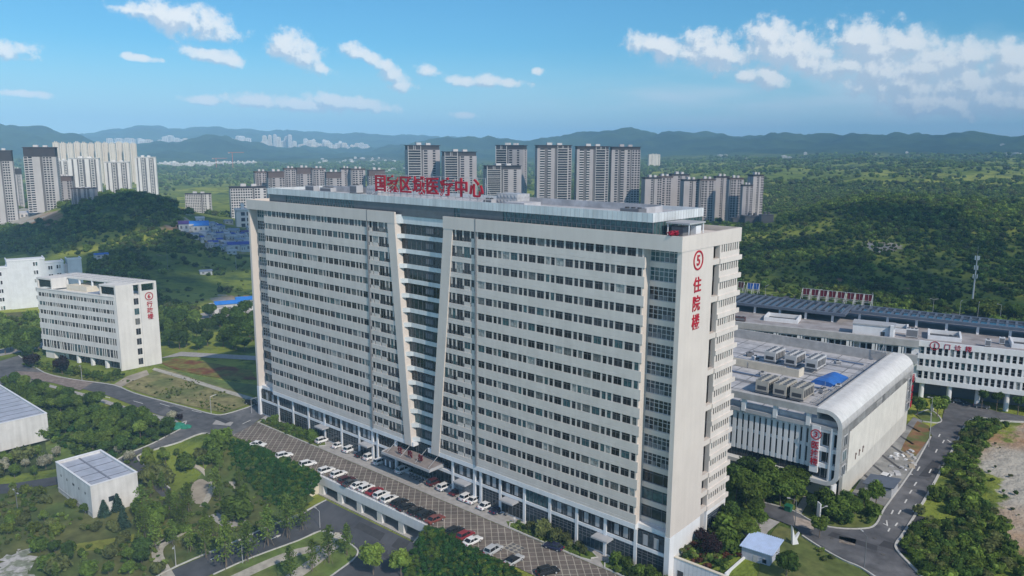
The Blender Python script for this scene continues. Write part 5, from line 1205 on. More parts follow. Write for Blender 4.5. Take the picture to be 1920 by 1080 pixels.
# ------------------------------------------------------------------ cars
CARP = {}
def car_paint(name, c): return pm('car '+name, c, .28, .0, 1., spec=.6)
PAINT = {'white': car_paint('white', (.74, .75, .76)), 'black': car_paint('black', (.014, .015, .018)), 'dark maroon': car_paint('maroon', (.07, .015, .018)), 'red': car_paint('red', (.24, .02, .03)), 'silver': car_paint('silver', (.46, .48, .50)), 'dark blue': car_paint('blue', (.02, .022, .06)), 'dark grey': car_paint('grey', (.05, .055, .06)), 'rusty red': car_paint('rust', (.20, .06, .05))}
def make_car(kind):
    r = empty('parked_car', (0, 0, -60)); r['category'] = 'car'
    L_, Wd = (4.6, 1.82); H = 1.46 if kind == 'sedan' else 1.72
    belt = .92 if kind == 'sedan' else 1.05
    prof = [(-2.3, .35), (2.25, .3), (2.32, .62), (2.2, .78), (1.15, belt-.02), (-1.7 if kind == 'sedan' else -2.15, belt), (-2.25, belt-.04), (-2.33, .6)]
    b = bmesh.new(); hw = Wd/2
    vs = [[b.verts.new((x, s_*hw*(.97 if z > .7 else 1), z)) for x, z in prof] for s_ in (-1, 1)]
    n = len(prof); b.faces.new(vs[0]); b.faces.new(vs[1][::-1])
    for i in range(n): b.faces.new((vs[0][i], vs[1][i], vs[1][(i+1) % n], vs[0][(i+1) % n])[::-1])
    bmesh.ops.recalc_face_normals(b, faces=b.faces); bmesh.ops.bevel(b, geom=b.edges[:], offset=.09, segments=2, affect='EDGES', profile=.6)
    me = bpy.data.meshes.new('body'); b.to_mesh(me); b.free(); me.materials.append(PAINT['white']); o = bpy.data.objects.new('body', me); COL.objects.link(o); o.parent = r
    for p in me.polygons: p.use_smooth = True
    # glasshouse and roof
    if kind == 'sedan': low, top = (1.05, -1.75), (.25, -1.05)
    else: low, top = (1.05, -2.12), (.3, -1.85)
    g_ = MB(); y0, y1 = hw*.92, hw*.74
    g_.add([(low[0], -y0, belt-.03), (low[0], y0, belt-.03), (low[1], y0, belt-.03), (low[1], -y0, belt-.03), (top[0], -y1, H-.05), (top[0], y1, H-.05), (top[1], y1, H-.05), (top[1], -y1, H-.05)], [(0, 1, 5, 4), (1, 2, 6, 5), (2, 3, 7, 6), (3, 0, 4, 7), (4, 5, 6, 7)])
    g_.build('windows', M_CARGL, r)
    rf = MB(); e = .05
    rf.add([(top[0]+e, -y1-e, H-.05), (top[0]+e, y1+e, H-.05), (top[1]-e, y1+e, H-.05), (top[1]-e, -y1-e, H-.05), (top[0]-.15, -y1+.1, H), (top[0]-.15, y1-.1, H), (top[1]+.15, y1-.1, H), (top[1]+.15, -y1+.1, H)], [(0, 1, 5, 4), (1, 2, 6, 5), (2, 3, 7, 6), (3, 0, 4, 7), (4, 5, 6, 7)])
    for sx in (-1, 1):
        for (a, c) in ((low[0], top[0]), (low[1], top[1]), (-.35, -.35)): rf.tube((a, sx*(y0+.01), belt-.02), (c, sx*(y1+.01), H-.04), .05, 4)
    rf.build('roof', PAINT['white'], r)
    for x in (1.42, -1.42):
        for y in (-1, 1):
            w = MB(); w.tube((x, y*(hw-.22), .33), (x, y*(hw+.01), .33), .33, 14); wo = w.build('wheel', M_TYRE, r)
            MB().tube((x, y*(hw+.01), .33), (x, y*(hw+.03), .33), .2, 8).build('rim', M_WIRE, wo)
    for y in (-.62, .62):
        MB().box(2.2, 2.34, y-.2, y+.2, .62, .75).build('headlight', M_FRAME, r); MB().box(-2.36, -2.22, y-.2, y+.2, .68, .84).build('tail_light', M_RED, r)
    MB().box(2.28, 2.345, -.36, .36, .42, .58).build('grille', M_DARK, r)
    for y in (-1, 1): MB().box(.75, .95, y*(hw+.02)-.09, y*(hw+.02)+.09, belt, belt+.13).build('mirror', PAINT['white'], r)
    return r
for k in ('sedan', 'suv'): CARP[k] = make_car(k)
used_proto = set()
def place_car(px, py, colr, kind, rz, label, group, roofc=None):
    o = CARP[kind] if kind not in used_proto else copy_tree(CARP[kind]); used_proto.add(kind)
    p = G(px, py); z = p.z+.03
    put(o, (p.x, p.y, z), rz, label, RNG.uniform(.98, 1.08)); o['group'] = group; o['category'] = 'car'
    for ch in o.children:
        st = ch.name.split('.')[0]
        if st in ('body', 'roof', 'mirror'):
            ch.material_slots[0].link = 'OBJECT'; ch.material_slots[0].material = PAINT[roofc if (st == 'roof' and roofc) else colr]
    return o
UP = radians(90)
ROWA = [(605,829,'white','suv'),(636,838,'white','sedan'),(658,846,'white','suv'),(681,855,'black','sedan'),(696,860,'white','suv'),(714,869,'white','suv'),(757,885,'white','suv'),(816,908,'dark maroon','suv'),(835,917,'white','suv'),(857,926,'dark maroon','sedan'),(876,936,'white','suv'),(890,941,'white','sedan'),(912,952,'white','sedan'),(934,960,'dark blue','sedan')]
ROWB = [(612,886,'white','suv'),(635,893,'white','suv'),(650,904,'dark maroon','suv'),(658,910,'dark grey','sedan'),(673,914,'white','sedan'),(687,919,'white','suv'),(702,925,'red','sedan'),(715,932,'white','suv'),(730,940,'white','suv'),(749,947,'black','suv'),(761,955,'black','sedan'),(781,963,'black','suv'),(799,970,'black','suv'),(816,978,'rusty red','sedan')]
ROWC = [(853,1000,'black','suv'),(873,1008,'red','suv'),(886,1019,'white','sedan'),(925,1036,'silver','suv'),(964,1055,'silver','sedan')]
def row(L_, rz, where, group):
    cnt = {}
    tot = {}
    for c in L_: tot[c[2]] = tot.get(c[2], 0)+1
    for px, py, c, k in L_:
        i = cnt.get(c, 0); cnt[c] = i+1
        lab = ('the only '+c+' car ' if tot[c] == 1 else ORD[i]+' '+c+' car from the left end ')+where
        place_car(px, py, c, k, rz+radians(RNG.uniform(-4, 4)), lab, group, 'black' if (c == 'silver' and k == 'sedan') else None)
row(ROWA, UP, 'in the line parked against the tall block', 'cars parked against the ward block')
row(ROWB, UP, 'in the line above the garage bays', 'cars parked above the garage bays')
row(ROWC, UP, 'in the line beside the lower hedge', 'cars parked beside the lower hedge')
for px, py, c, k, rz, lab in [(484,837,'white','sedan',.5,'white car half hidden by hedge near the left end of the forecourt'),(533,858,'white','suv',UP-.2,'white car with dark roof beside the left forecourt hedge'),(577,874,'white','suv',UP-.2,'white car between the left hedge and the garage wall corner'),
   (1038,1029,'dark blue','sedan',pi+.15,'dark blue car parked lengthways along the clipped yellow hedge'),(1027,1076,'black','suv',UP-.4,'black car at the bottom edge of the forecourt'),
   (1401,1013,'white','suv',UP-.25,'white car beside the small blue-roofed hut'),(1660,899,'white','suv',UP,'white car parked on the grey apron, farther of a pair'),(1655,907,'white','sedan',UP,'white car parked on the grey apron, nearer of a pair'),
   (1797,756,'black','sedan',.25,'dark car under the long low block beside a white column'),(1840,765,'dark grey','sedan',.25,'dark car deep under the long low block'),(473,758,'black','suv',.4,'black car at the left corner of the tall block'),(1888,1086,'white','sedan',0,'x')]:
    if lab != 'x': place_car(px, py, c, k, rz, lab, 'cars standing alone')
# ------------------------------------------------------------------ kiosk, scooters, lamps, people
def kiosk():
    p = G(735, 874); r = empty('guard_kiosk', tuple(p), 0, 'small black kiosk with white panels in the car line by the entrance', 'kiosk')
    MB().box(-2, 2, -1.4, 1.4, 0, 2.5).build('body', M_DARK, r); MB().box(-2.4, 2.4, -1.8, 1.8, 2.5, 2.75).build('roof', M_DFRAME, r)
    for x in (-1.3, .6): MB().box(x, x+.6, -1.44, -1.404, .4, 2.1).build('panel', M_WHITE, r)
    MB().box(2.004, 2.04, -.5, .5, .4, 2.1).build('panel', M_WHITE, r); MB().box(-.5, .4, -1.44, -1.404, 0, 2.1).build('door', M_CGLASS, r)
kiosk()
def make_scooter():
    r = empty('motor_scooter', (0, 0, -70)); r['category'] = 'scooter'
    for x in (-.55, .6): MB().tube((x, -.06, .25), (x, .06, .25), .25, 12).build('wheel', M_TYRE, r)
    MB().extr([(-.75, .3), (-.1, .3), (.3, .32), (.55, .95), (.42, 1.0), (.2, .5), (-.05, .48), (-.1, .72), (-.8, .75)], 'y', -.14, .14).build('body', M_DFRAME, r)
    MB().box(-.75, -.1, -.15, .15, .75, .84).build('seat', M_DARK, r); MB().tube((.45, -.32, 1.05), (.45, .32, 1.05), .025, 5).build('handlebar', M_DARK, r)
    return r
sc0 = make_scooter()
for i, (px, py) in enumerate(((772,893),(778,897),(784,899),(790,902),(797,905),(806,900),(952,966))):
    o = sc0 if i == 0 else copy_tree(sc0); p = G(px, py)
    put(o, (p.x, p.y, p.z+.03), UP+RNG.uniform(-.5, .5), (ORD[i]+' scooter from the kiosk in the cluster by the entrance canopy') if i < 6 else 'lone scooter at the right end of the parked car line'); o['group'] = 'scooters near the entrance'
def make_person(label, px, py, shirt, trouser, rz, stride):
    p = G(px, py)
    P = {'pelvis': (0, 0, .95), 'waist': (0, 0, 1.12), 'chest': (0, 0, 1.34), 'neck': (0, 0, 1.5), 'head': (.02, 0, 1.63), 'crown': (.0, 0, 1.72)}
    V = [(0, 0, .93), (0, 0, 1.12), (.01, 0, 1.33), (.01, 0, 1.49), (.03, 0, 1.58), (.02, 0, 1.68)]; Rr = [.15, .13, .16, .055, .085, .085]; Ed = [(0, 1), (1, 2), (2, 3), (3, 4), (4, 5)]
    for s_ in (-1, 1):
        k = len(V); f = stride*s_
        V += [(0, .10*s_, .86), (f*.5, .1*s_, .48), (f*.8, .1*s_, .08), (f*.8+.15, .1*s_, .04)]; Rr += [.10, .065, .05, .04]; Ed += [(0, k), (k, k+1), (k+1, k+2), (k+2, k+3)]
        k = len(V); V += [(.0, .2*s_, 1.40), (-f*.3, .25*s_, 1.14), (-f*.3+.1, .24*s_, .90), (-f*.3+.14, .23*s_, .80)]; Rr += [.065, .045, .036, .03]; Ed += [(2, k), (k, k+1), (k+1, k+2), (k+2, k+3)]
    me = bpy.data.meshes.new('person'); me.from_pydata(V, Ed, []); o = bpy.data.objects.new('person', me); COL.objects.link(o)
    sk = o.modifiers.new('skin', 'SKIN'); sk.use_smooth_shade = True; sb = o.modifiers.new('sub', 'SUBSURF'); sb.levels = sb.render_levels = 1
    for i, v in enumerate(me.skin_vertices[0].data): v.radius = (Rr[i], Rr[i]*(1.25 if i in (1, 2) else 1)); v.use_root = i == 0
    m = bpy.data.materials.new('clothing'); m.use_nodes = True; N, L = m.node_tree.nodes, m.node_tree.links; tcn = N.new('ShaderNodeTexCoord'); s2 = N.new('ShaderNodeSeparateXYZ'); L.new(tcn.outputs['Object'], s2.inputs[0]); cr = N.new('ShaderNodeValToRGB'); cr.color_ramp.interpolation = 'CONSTANT'
    mp = N.new('ShaderNodeMath'); mp.operation = 'DIVIDE'; mp.inputs[1].default_value = 1.8; L.new(s2.outputs[2], mp.inputs[0]); L.new(mp.outputs[0], cr.inputs[0]); e = cr.color_ramp.elements
    e[0].color = (.02, .02, .02, 1); e[0].position = 0; e[1].position = .05; e[1].color = (*trouser, 1)
    for q, c in ((.55, shirt), (.82, (.42, .27, .2)), (.905, (.015, .012, .01))): x = e.new(q); x.color = (*c, 1)
    L.new(cr.outputs[0], N['Principled BSDF'].inputs['Base Color']); me.materials.append(m)
    dg = bpy.context.evaluated_depsgraph_get(); me2 = bpy.data.meshes.new_from_object(o.evaluated_get(dg)); o.modifiers.clear(); o.data = me2
    put(o, (p.x, p.y, p.z+.03), rz, label); o['category'] = 'person'
make_person('person in dark clothes standing near the first parked white car, nearer the tall block', 630, 834, (.02, .02, .025), (.02, .02, .03), .6, .18)
make_person('second person in dark clothes beside the first parked white car', 635, 837, (.03, .03, .04), (.015, .015, .02), 2.6, .1)
make_person('person in white shirt walking on the pavement at the hedge end', 964.5, 981, (.7, .7, .7), (.5, .5, .52), -1.2, .2)
make_person('person in dark clothes at the doorway right of the car line', 972, 960, (.02, .02, .03), (.02, .02, .02), 1.2, .12)
def lamp(px, py, h, label, double=False, name='street_lamp', mat=None):
    p = G(px, py); r = empty(name, tuple(p), RNG.uniform(0, 6.28), label, 'street lamp'); mat = mat or M_WIRE
    MB().tube((0, 0, 0), (0, 0, h), .11, 7, 0, .06).build('pole', mat, r)
    for s_ in ((1,) if not double else (1, -1)):
        MB().tube((0, 0, h-.1), (s_*1.5, 0, h+.25), .05, 5).build('arm', mat, r); MB().box(min(s_*1.3, s_*2.0), max(s_*1.3, s_*2.0), -.14, .14, h+.2, h+.34).build('lamp_head', M_GREYP, r)
for px, py, h, d, lab in [(1744,792,8,0,'tall lamp at the edge of the small lawn island by the road bend'),(1741,838,9,0,'lamp pole on the kerb between apron and road'),(1490,990,6.5,0,'dark lamp pole at the mouth of the side path'),(1620,1066,7,0,'dark lamp pole on the junction kerb at the bottom'),(1535,985,4,0,'short white post on the lawn beneath the finned block'),(472,775,5,0,'lamp at the left corner planting bed'),(396,776,6,0,'lamp pole on the dry field kerb'),
   (154,714,6,0,'green lamp before the seven storey block'),(600,990,4.5,0,'short pale lamp at the garage lane edge'),(455,1056,4.5,0,'short pale lamp between lane and path'),(330,1062,5,0,'pale park lamp in the bottom left park'),(34,965,6,1,'twin-armed dark lamp in the left of the park'),(315,505,14,0,'slim white pole on the dark hillside field'),(443,506,10,0,'short white pole on the field beside the tall block')]:
    lamp(px, py, h, lab, d, mat=M_DFRAME if 'dark' in lab else None)
for i, px in enumerate((1434, 1532, 1635, 1748, 1798, 1832, 1874)): lamp(px, 566+(px-1434)*.09, 9, ORD[i]+' lamp from the left along the road behind the slate canopy', i in (3,)); 
def cell_tower():
    p = G(1821, 584); r = empty('mobile_mast', tuple(p), 0, 'tall white mobile phone mast with clustered antennas behind the low block', 'mast')
    MB().tube((0, 0, 0), (0, 0, 29), .5, 10, 0, .22).build('pole', M_FRAME, r); MB().tube((0, 0, 29), (0, 0, 34), .05, 5).build('lightning_rod', M_WIRE, r)
    for z, n in ((28, 5), (23, 4), (18.5, 3)):
        for i in range(n): a = i*2*pi/n+z; MB().box(cos(a)*1.0-.18, cos(a)*1.0+.18, sin(a)*1.0-.18, sin(a)*1.0+.18, z-1, z+1).build('antenna', M_WHITE, r)
        m = MB()
        for i in range(8): a, b = i*pi/4, (i+1)*pi/4; m.tube((cos(a)*.85, sin(a)*.85, z-1.1), (cos(b)*.85, sin(b)*.85, z-1.1), .05, 4)
        m.build('antenna_ring', M_WIRE, r)
cell_tower()
def bin_and_boards():
    p = G(1478, 958); r = empty('waste_bin', tuple(p), 0, 'green waste bin at the corner of the side path', 'bin'); MB().extr([(-.6, 0), (.6, 0), (.75, 1.3), (-.75, 1.3)], 'x', -.7, .7).build('body', pm('green plastic', (.02, .14, .08), .5), r); MB().box(-.8, .8, -.85, .85, 1.3, 1.45).build('lid', pm('green plastic', (.02, .14, .08), .5), r)
    for px, py, lab in ((1747,770,'white notice board on the small lawn island'),(1534,974,'white upright sign post on the lawn before the finned block')):
        p = G(px, py); r = empty('notice_board', tuple(p), 2.4, lab, 'sign'); MB().box(-.7, .7, -.12, .12, .6, 4.0).build('panel', M_WHITE, r)
        for x in (-.6, .5): MB().box(x, x+.1, -.1, .1, 0, .6).build('leg', M_WIRE, r)
    p = G(1490, 1020); r = empty('garden_sculpture', tuple(p), 1, 'white leaning abstract sculpture on the mown slope', 'sculpture')
    MB().extr([(-.7, 0), (.8, 0), (.3, 1.2), (.9, 2.6), (-.2, 1.5), (-1.0, 4.2)], 'y', -.3, .3).build('figure', M_WHITE, r); MB().box(-1, 1, -.6, .6, -.2, .02).build('plinth', M_CONC, r)
    p = G(330, 801); r = empty('netting_heap', tuple(p), .4, 'green netting heap at the grove corner by the road', 'netting'); m = MB(); m.ball((0, 0, .2), 3.0, 0, 10, 6, .35); m.ball((3.2, .8, .1), 1.8, 0, 8, 5, .4); m.build('netting', pm('green netting', (.03, .22, .15), .8, .2, .8), r)
bin_and_boards()
# ------------------------------------------------------------------ foliage prototypes
def quads(C, Nn, size, rng):
    """leaf sprays: one quad for each centre, facing roughly along its normal"""
    n = len(C); Nn = Nn/np.maximum(np.linalg.norm(Nn, axis=1, keepdims=True), 1e-6)
    a = rng.normal(size=(n, 3)); a -= (a*Nn).sum(1, keepdims=True)*Nn; a /= np.maximum(np.linalg.norm(a, axis=1, keepdims=True), 1e-6); b = np.cross(Nn, a)
    s = size*rng.uniform(.6, 1.25, (n, 1)); t = s*rng.uniform(.5, .9, (n, 1)); k = Nn*s*.18
    V = np.stack([C-a*s, C-b*t*.6+a*s*.1+k, C+a*s, C+b*t+k], 1).reshape(-1, 3)
    return V, np.arange(4*n).reshape(n, 4)
def mesh_np(name, V, Q, mat, extra=None):
    vs = [tuple(v) for v in V]; fs = [tuple(q) for q in Q]
    if extra: o = len(vs); vs += extra.v; fs += [tuple(i+o for i in f) for f in extra.f]
    me = bpy.data.meshes.new(name); me.from_pydata(vs, [], fs); me.materials.append(mat); me.update(); return me
def lobed(name, mat, seed, R=1., H=1.15, nl=13, n=900, leaf=.16, core=True, flat=.0):
    """a crown of several lobes round a centre at z = H*R; R is its half width"""
    rng = np.random.default_rng(seed); L_ = []; m = MB()
    for i in range(nl):
        a = rng.uniform(0, 2*pi); e = rng.uniform(-.35, 1.0); rr = R*rng.uniform(.38, .66)
        L_.append((np.array([cos(a)*cos(e)*rr, sin(a)*cos(e)*rr, R*H+sin(e)*rr*(1-flat)]), R*rng.uniform(.30, .46)))
    L_.append((np.array([0, 0, R*H]), R*.5)); C, N_ = [], []
    for c, r in L_:
        k = int(n/nl); d = rng.normal(size=(k, 3)); d /= np.linalg.norm(d, axis=1, keepdims=True); p = c+d*r*(.78+.5*rng.random((k, 1))**1.6)
        keep = np.ones(k, bool)
        for c2, r2 in L_:
            if c2 is not c: keep &= np.linalg.norm(p-c2, axis=1) > r2*.78
        C.append(p[keep]); N_.append((d+rng.normal(size=d.shape)*.55+np.array([0, 0, .25]))[keep])
        if core: m.ball(c, r*.80, 0, 7, 5)
    V, Q = quads(np.concatenate(C), np.concatenate(N_), leaf*R, rng); return mesh_np(name, V, Q, mat, m)
def feathery(name, mat, seed, H=10., R=2.6, n=900, leaf=.42):
    """tall open crown on rising branches, sky showing between them"""
    rng = np.random.default_rng(seed); C, N_ = [], []
    for i in range(26):
        t = (i+.5)/26; z = H*(.26+.74*t); rr = R*(1-t)**.75*rng.uniform(.65, 1.1)+.25; a = i*2.4+rng.uniform(-.3, .3); k = int(n/26)
        s = rng.uniform(.15, 1.05, (k, 1)); ax = np.array([cos(a), sin(a), .55]); p = np.array([0, 0, z-.8])+ax*rr*s+rng.normal(size=(k, 3))*(.22+.26*rr*.4)
        C.append(p); N_.append(rng.normal(size=(k, 3))+np.array([0, 0, .9]))
    V, Q = quads(np.concatenate(C), np.concatenate(N_), leaf, rng); return mesh_np(name, V, Q, mat)
def conic(name, mat, seed, H=6., R=1.6, n=800, leaf=.3, tiers=9):
    rng = np.random.default_rng(seed); C, N_ = [], []
    for i in range(tiers):
        t = i/tiers; z = H*(.12+.86*t); rr = R*(1-t)+.12; k = int(n*(1-t*.8)/tiers*1.6); a = rng.uniform(0, 2*pi, (k, 1)); s = np.sqrt(rng.uniform(0, 1, (k, 1)))
        C.append(np.concatenate([np.cos(a)*rr*s, np.sin(a)*rr*s, z-s*.35+rng.normal(size=(k, 1))*.08], 1)); N_.append(np.concatenate([np.cos(a)*.5, np.sin(a)*.5, np.ones((k, 1))], 1)+rng.normal(size=(k, 3))*.35)
    V, Q = quads(np.concatenate(C), np.concatenate(N_), leaf, rng); return mesh_np(name, V, Q, mat)
def trunk_mesh(name, h, r, spread, seed, props=False):
    rng = random.Random(seed); m = MB(); m.tube((0, 0, -.4), (rng.uniform(-.1, .1), rng.uniform(-.1, .1), h), r, 7, 0, r*.4)
    for i in range(6):
        a = i*1.1+rng.random(); z = h*(.45+.09*i); m.tube((0, 0, z), (cos(a)*spread, sin(a)*spread, z+spread*.8), r*.35, 5, 0, r*.12)
    if props:
        for i in range(3): a = i*2.1+.4; m.tube((cos(a)*1.3, sin(a)*1.3, -.2), (0, 0, 3.2), .05, 4)
    me = bpy.data.meshes.new(name); me.from_pydata(m.v, [], m.f); me.materials.append(M_TRUNK); me.update(); return me
CROWNS = {'broad_dark': [lobed('crown', L_DARK, s, 3.2, 1.35, 14, 1500, .15) for s in (1, 2, 3)], 'broad_mid': [lobed('crown', L_MID, s, 3.0, 1.4, 13, 1400, .15) for s in (4, 5, 6)],
  'broad_light': [lobed('crown', L_LIGHT, s, 2.4, 1.6, 11, 1200, .15) for s in (7, 8)], 'feather': [feathery('crown', L_LIGHT, s, 10, 1.9, 620, .30) for s in (9, 10, 11)], 'feather_mid': [feathery('crown', L_FRESH, s, 10, 2.1, 680, .31) for s in (12, 13)],
  'conifer': [conic('crown', L_BLUE, s, 6, 1.7) for s in (14, 15)], 'shrub': [lobed('crown', L_OLIVE, s, 1.5, .75, 9, 700, .2) for s in (16, 17)], 'shrub_mid': [lobed('crown', L_MID, s, 1.5, .75, 9, 700, .2) for s in (26, 27)], 'yellow': [lobed('crown', L_YEL, s, 1.4, .7, 9, 650, .2) for s in (18, 19)], 'pale': [lobed('crown', L_PALE, s, 2.0, 1.25, 10, 900, .16) for s in (20,)], 'purple': [lobed('crown', L_PURP, s, 2.2, 1.1, 10, 900, .16) for s in (21, 22)], 'lollipop': [lobed('crown', L_DARK, 23, 1.5, 2.6, 9, 700, .2)]}
TRUNKS = {'broad_dark': trunk_mesh('trunk', 4.2, .22, 1.5, 1), 'broad_mid': trunk_mesh('trunk', 4.0, .2, 1.4, 2), 'broad_light': trunk_mesh('trunk', 3.6, .16, 1.1, 3), 'feather': trunk_mesh('trunk', 8.8, .15, 1.0, 4, True), 'feather_mid': trunk_mesh('trunk', 8.8, .15, 1.0, 5, True), 'conifer': trunk_mesh('trunk', 5.0, .12, .5, 6), 'shrub': trunk_mesh('trunk', 1.0, .08, .5, 7), 'shrub_mid': trunk_mesh('trunk', 1.0, .08, .5, 17), 'yellow': trunk_mesh('trunk', .9, .08, .5, 8), 'pale': trunk_mesh('trunk', 2.6, .12, .9, 9), 'purple': trunk_mesh('trunk', 2.4, .12, .9, 10), 'lollipop': trunk_mesh('trunk', 3.9, .12, .6, 11)}
NAME = {'broad_dark': 'broadleaf_tree', 'broad_mid': 'broadleaf_tree', 'broad_light': 'broadleaf_tree', 'feather': 'young_tree', 'feather_mid': 'young_tree', 'conifer': 'conifer_tree', 'shrub': 'round_shrub', 'shrub_mid': 'round_shrub', 'yellow': 'round_shrub', 'pale': 'flowering_tree', 'purple': 'purple_tree', 'lollipop': 'clipped_tree'}
NOM = {'broad_dark': 7.2, 'broad_mid': 7.0, 'broad_light': 6.1, 'feather': 10.4, 'feather_mid': 10.4, 'conifer': 6, 'shrub': 2.4, 'shrub_mid': 2.4, 'yellow': 2.2, 'pale': 4.4, 'purple': 4.4, 'lollipop': 5.3}
ntree = 0
def tree(kind, x, y, h, label, group=None, z=None, w=1.):
    global ntree; ntree += 1
    k = h/NOM[kind]*RNG.uniform(.95, 1.05); zz = float(hs(x, y)) if z is None else z
    r = empty(NAME[kind], (x, y, zz), RNG.uniform(0, 6.28), label, 'shrub' if 'shrub' in NAME[kind] else 'tree', group); r.scale = (k*w*RNG.uniform(.9, 1.15), k*w*RNG.uniform(.9, 1.15), k)
    for nm, me in (('crown', RNG.choice(CROWNS[kind])), ('trunk', TRUNKS[kind])):
        o = bpy.data.objects.new(nm, me); COL.objects.link(o); o.parent = r
    return r
def tp(kind, px, py, h, label, group=None, w=1.): p = G(px, py); return tree(kind, p.x, p.y, h, label, group, w=w)
# single trees one can pick out
for k, px, py, h, lab in [('feather_mid',269,980,10.5,'tall staked tree right of the small flat-roofed building'),('feather',354,960,9,'staked pale green tree midway between park path and small building'),('feather',407,934,10,'staked light tree beside the curved sandy park path'),
  ('feather',386,1046,11,'bright narrow light-green tree at the lower end of the park'),('feather',425,1063,12.5,'tallest light-green tree at the bottom of the sunken lane'),('feather_mid',465,1053,10.5,'first street tree from the bottom along the sunken lane verge'),('feather_mid',503,1024,11.5,'second street tree from the bottom along the sunken lane verge'),('feather_mid',539,1009,12,'third street tree from the bottom along the sunken lane verge'),('feather_mid',568,994,8.5,'street tree nearest the garage bays along the sunken lane'),
  ('feather',586,1072,9,'wide light tree between the two pale paths at the bottom'),('feather_mid',617,1056,9.5,'slim tree on the rounded lawn tip left of the asphalt yard'),('feather_mid',651,1042,8.5,'slim dark tree on the rounded lawn tip by the kerb'),('broad_light',700,1078,7.5,'yellow-green tree at the bottom centre beside the asphalt yard'),('broad_light',752,1082,6.5,'smaller yellow-green tree at the bottom next to the lower hedge'),('feather_mid',545,1090,9,'tree cut by the bottom edge between the pale paths'),
  ('conifer',196,968,5.2,'left one of two dark conifers before the small building wall'),('conifer',221,958,5.4,'right one of two dark conifers before the small building wall'),('conifer',232,990,6,'blue-green conifer at the front corner of the small building'),
  ('broad_mid',160,905+60,3,'small bush tree at the front corner of the small pale building'),('pale',243,868,4.2,'pale flowering tree behind the small building roof'),('pale',222,852,3.6,'pale flowering bush tree by the lane kerb behind the small building'),('pale',322,790,4.0,'pale flowering tree on the corner island of the crossroads'),('purple',336,789,2.6,'dark bushy tree on the corner island of the crossroads'),
  ('purple',62,690,6.5,'dark purple tree at the left end before the seven storey block'),('purple',117,702,6.8,'dark purple tree at the entrance of the seven storey block'),
  ('broad_light',1536,1008,5.5,'round light-green tree on the road edge below the junction'),('lollipop',1770,775,6,'clipped tree on the small lawn island by the road bend'),('broad_light',1757,783,6.5,'yellow-green tree on the small lawn island'),('lollipop',1840,768,6.5,'first clipped tree from the left under the long low block'),('lollipop',1868,770,6.5,'second clipped tree from the left under the long low block'),('lollipop',1908,778,6.5,'third clipped tree from the left under the long low block'),
  ('broad_mid',1720,778,6,'broad tree under the end of the long low block'),('broad_light',1408,960,7,'bright green tree standing by the path beside the tall block'),('broad_dark',1370,985,5.5,'dark tree close against the tall block end'),('broad_dark',1474,1084,5.2,'dark tree at the bottom edge beside the hut'),('purple',1335,1042,4.4,'dark red bush tree on the planted terrace'),('purple',1316,1020,3.2,'small dark red bush against the terrace wall base')]:
    tp(k, px, py, h, lab)
# trees that stand in groups
def scatter_px(poly, n, kinds, hr, label, group, mind=2.6, w=1.):
    xs = [p[0] for p in poly]; ys = [p[1] for p in poly]; got = []; tries = 0
    while len(got) < n and tries < n*60:
        tries += 1; px, py = RNG.uniform(min(xs), max(xs)), RNG.uniform(min(ys), max(ys))
        if not inside(poly, px, py): continue
        p = G(px, py)
        if any((p.x-q[0])**2+(p.y-q[1])**2 < mind**2 for q in got): continue
        got.append((p.x, p.y)); tree(RNG.choice(kinds), p.x, p.y, RNG.uniform(*hr), label, group, w=w)
scatter_px([(-20,735),(30,722),(90,733),(180,762),(250,785),(318,806),(318,818),(260,842),(215,862),(150,850),(110,812),(95,795),(60,770),(-20,750)], 88, ['broad_dark', 'broad_mid', 'broad_mid', 'broad_mid', 'broad_light'], (3.2, 6.2), 'green tree in the dense grove between the left road and the small flat-roofed buildings', 'trees of the left grove', 3.0)
scatter_px([(-20,880),(60,850),(120,842),(100,880),(60,895),(-20,900)], 16, ['broad_mid', 'shrub', 'pale', 'broad_light'], (2.5, 5), 'small tree beside the low cream building at the left edge', 'trees beside the low cream building', 2.6)
for i in range(15): tp(RNG.choice(['broad_mid', 'broad_light', 'pale', 'broad_mid', 'shrub_mid']), 100-7.2*i+RNG.uniform(-3, 3), 812+2.7*i+RNG.uniform(-4, 6), RNG.uniform(4.2, 6.2), 'leafy tree in the row hiding the foot of the low cream building', 'trees at the foot of the low cream building')
scatter_px([(300,605),(380,600),(482,592),(483,664),(400,658),(310,664)], 34, ['broad_dark', 'broad_mid', 'broad_dark'], (6, 9.5), 'dark tree in the wood between the seven storey block and the tall block', 'trees between the two blocks', 3.6)
scatter_px([(-20,640),(60,636),(78,650),(70,676),(30,668),(-20,668)], 16, ['broad_dark', 'broad_mid'], (5, 8), 'tree left of the seven storey block beside the pale road', 'trees left of the seven storey block', 3)
scatter_px([(1366,905),(1440,905),(1500,915),(1512,935),(1470,955),(1418,945),(1372,940)], 17, ['broad_dark', 'broad_mid', 'broad_mid'], (4.5, 7.5), 'dark tree in the garden between the tall block and the finned block', 'trees between tall and finned block', 3.2)
scatter_px([(1372,975),(1420,965),(1428,1000),(1395,1030),(1372,1040),(1345,1010)], 12, ['broad_light', 'broad_mid', 'shrub_mid'], (2.5, 5), 'dark leafy tree crowded against the end of the tall block', 'trees at the tall block end', 2.4)
scatter_px([(1515,935),(1590,950),(1640,935),(1655,950),(1630,980),(1570,985),(1515,965)], 13, ['broad_mid', 'broad_dark', 'shrub_mid'], (2.5, 6), 'tree on the lawn below the corner of the finned block', 'trees below the finned block corner', 2.6)
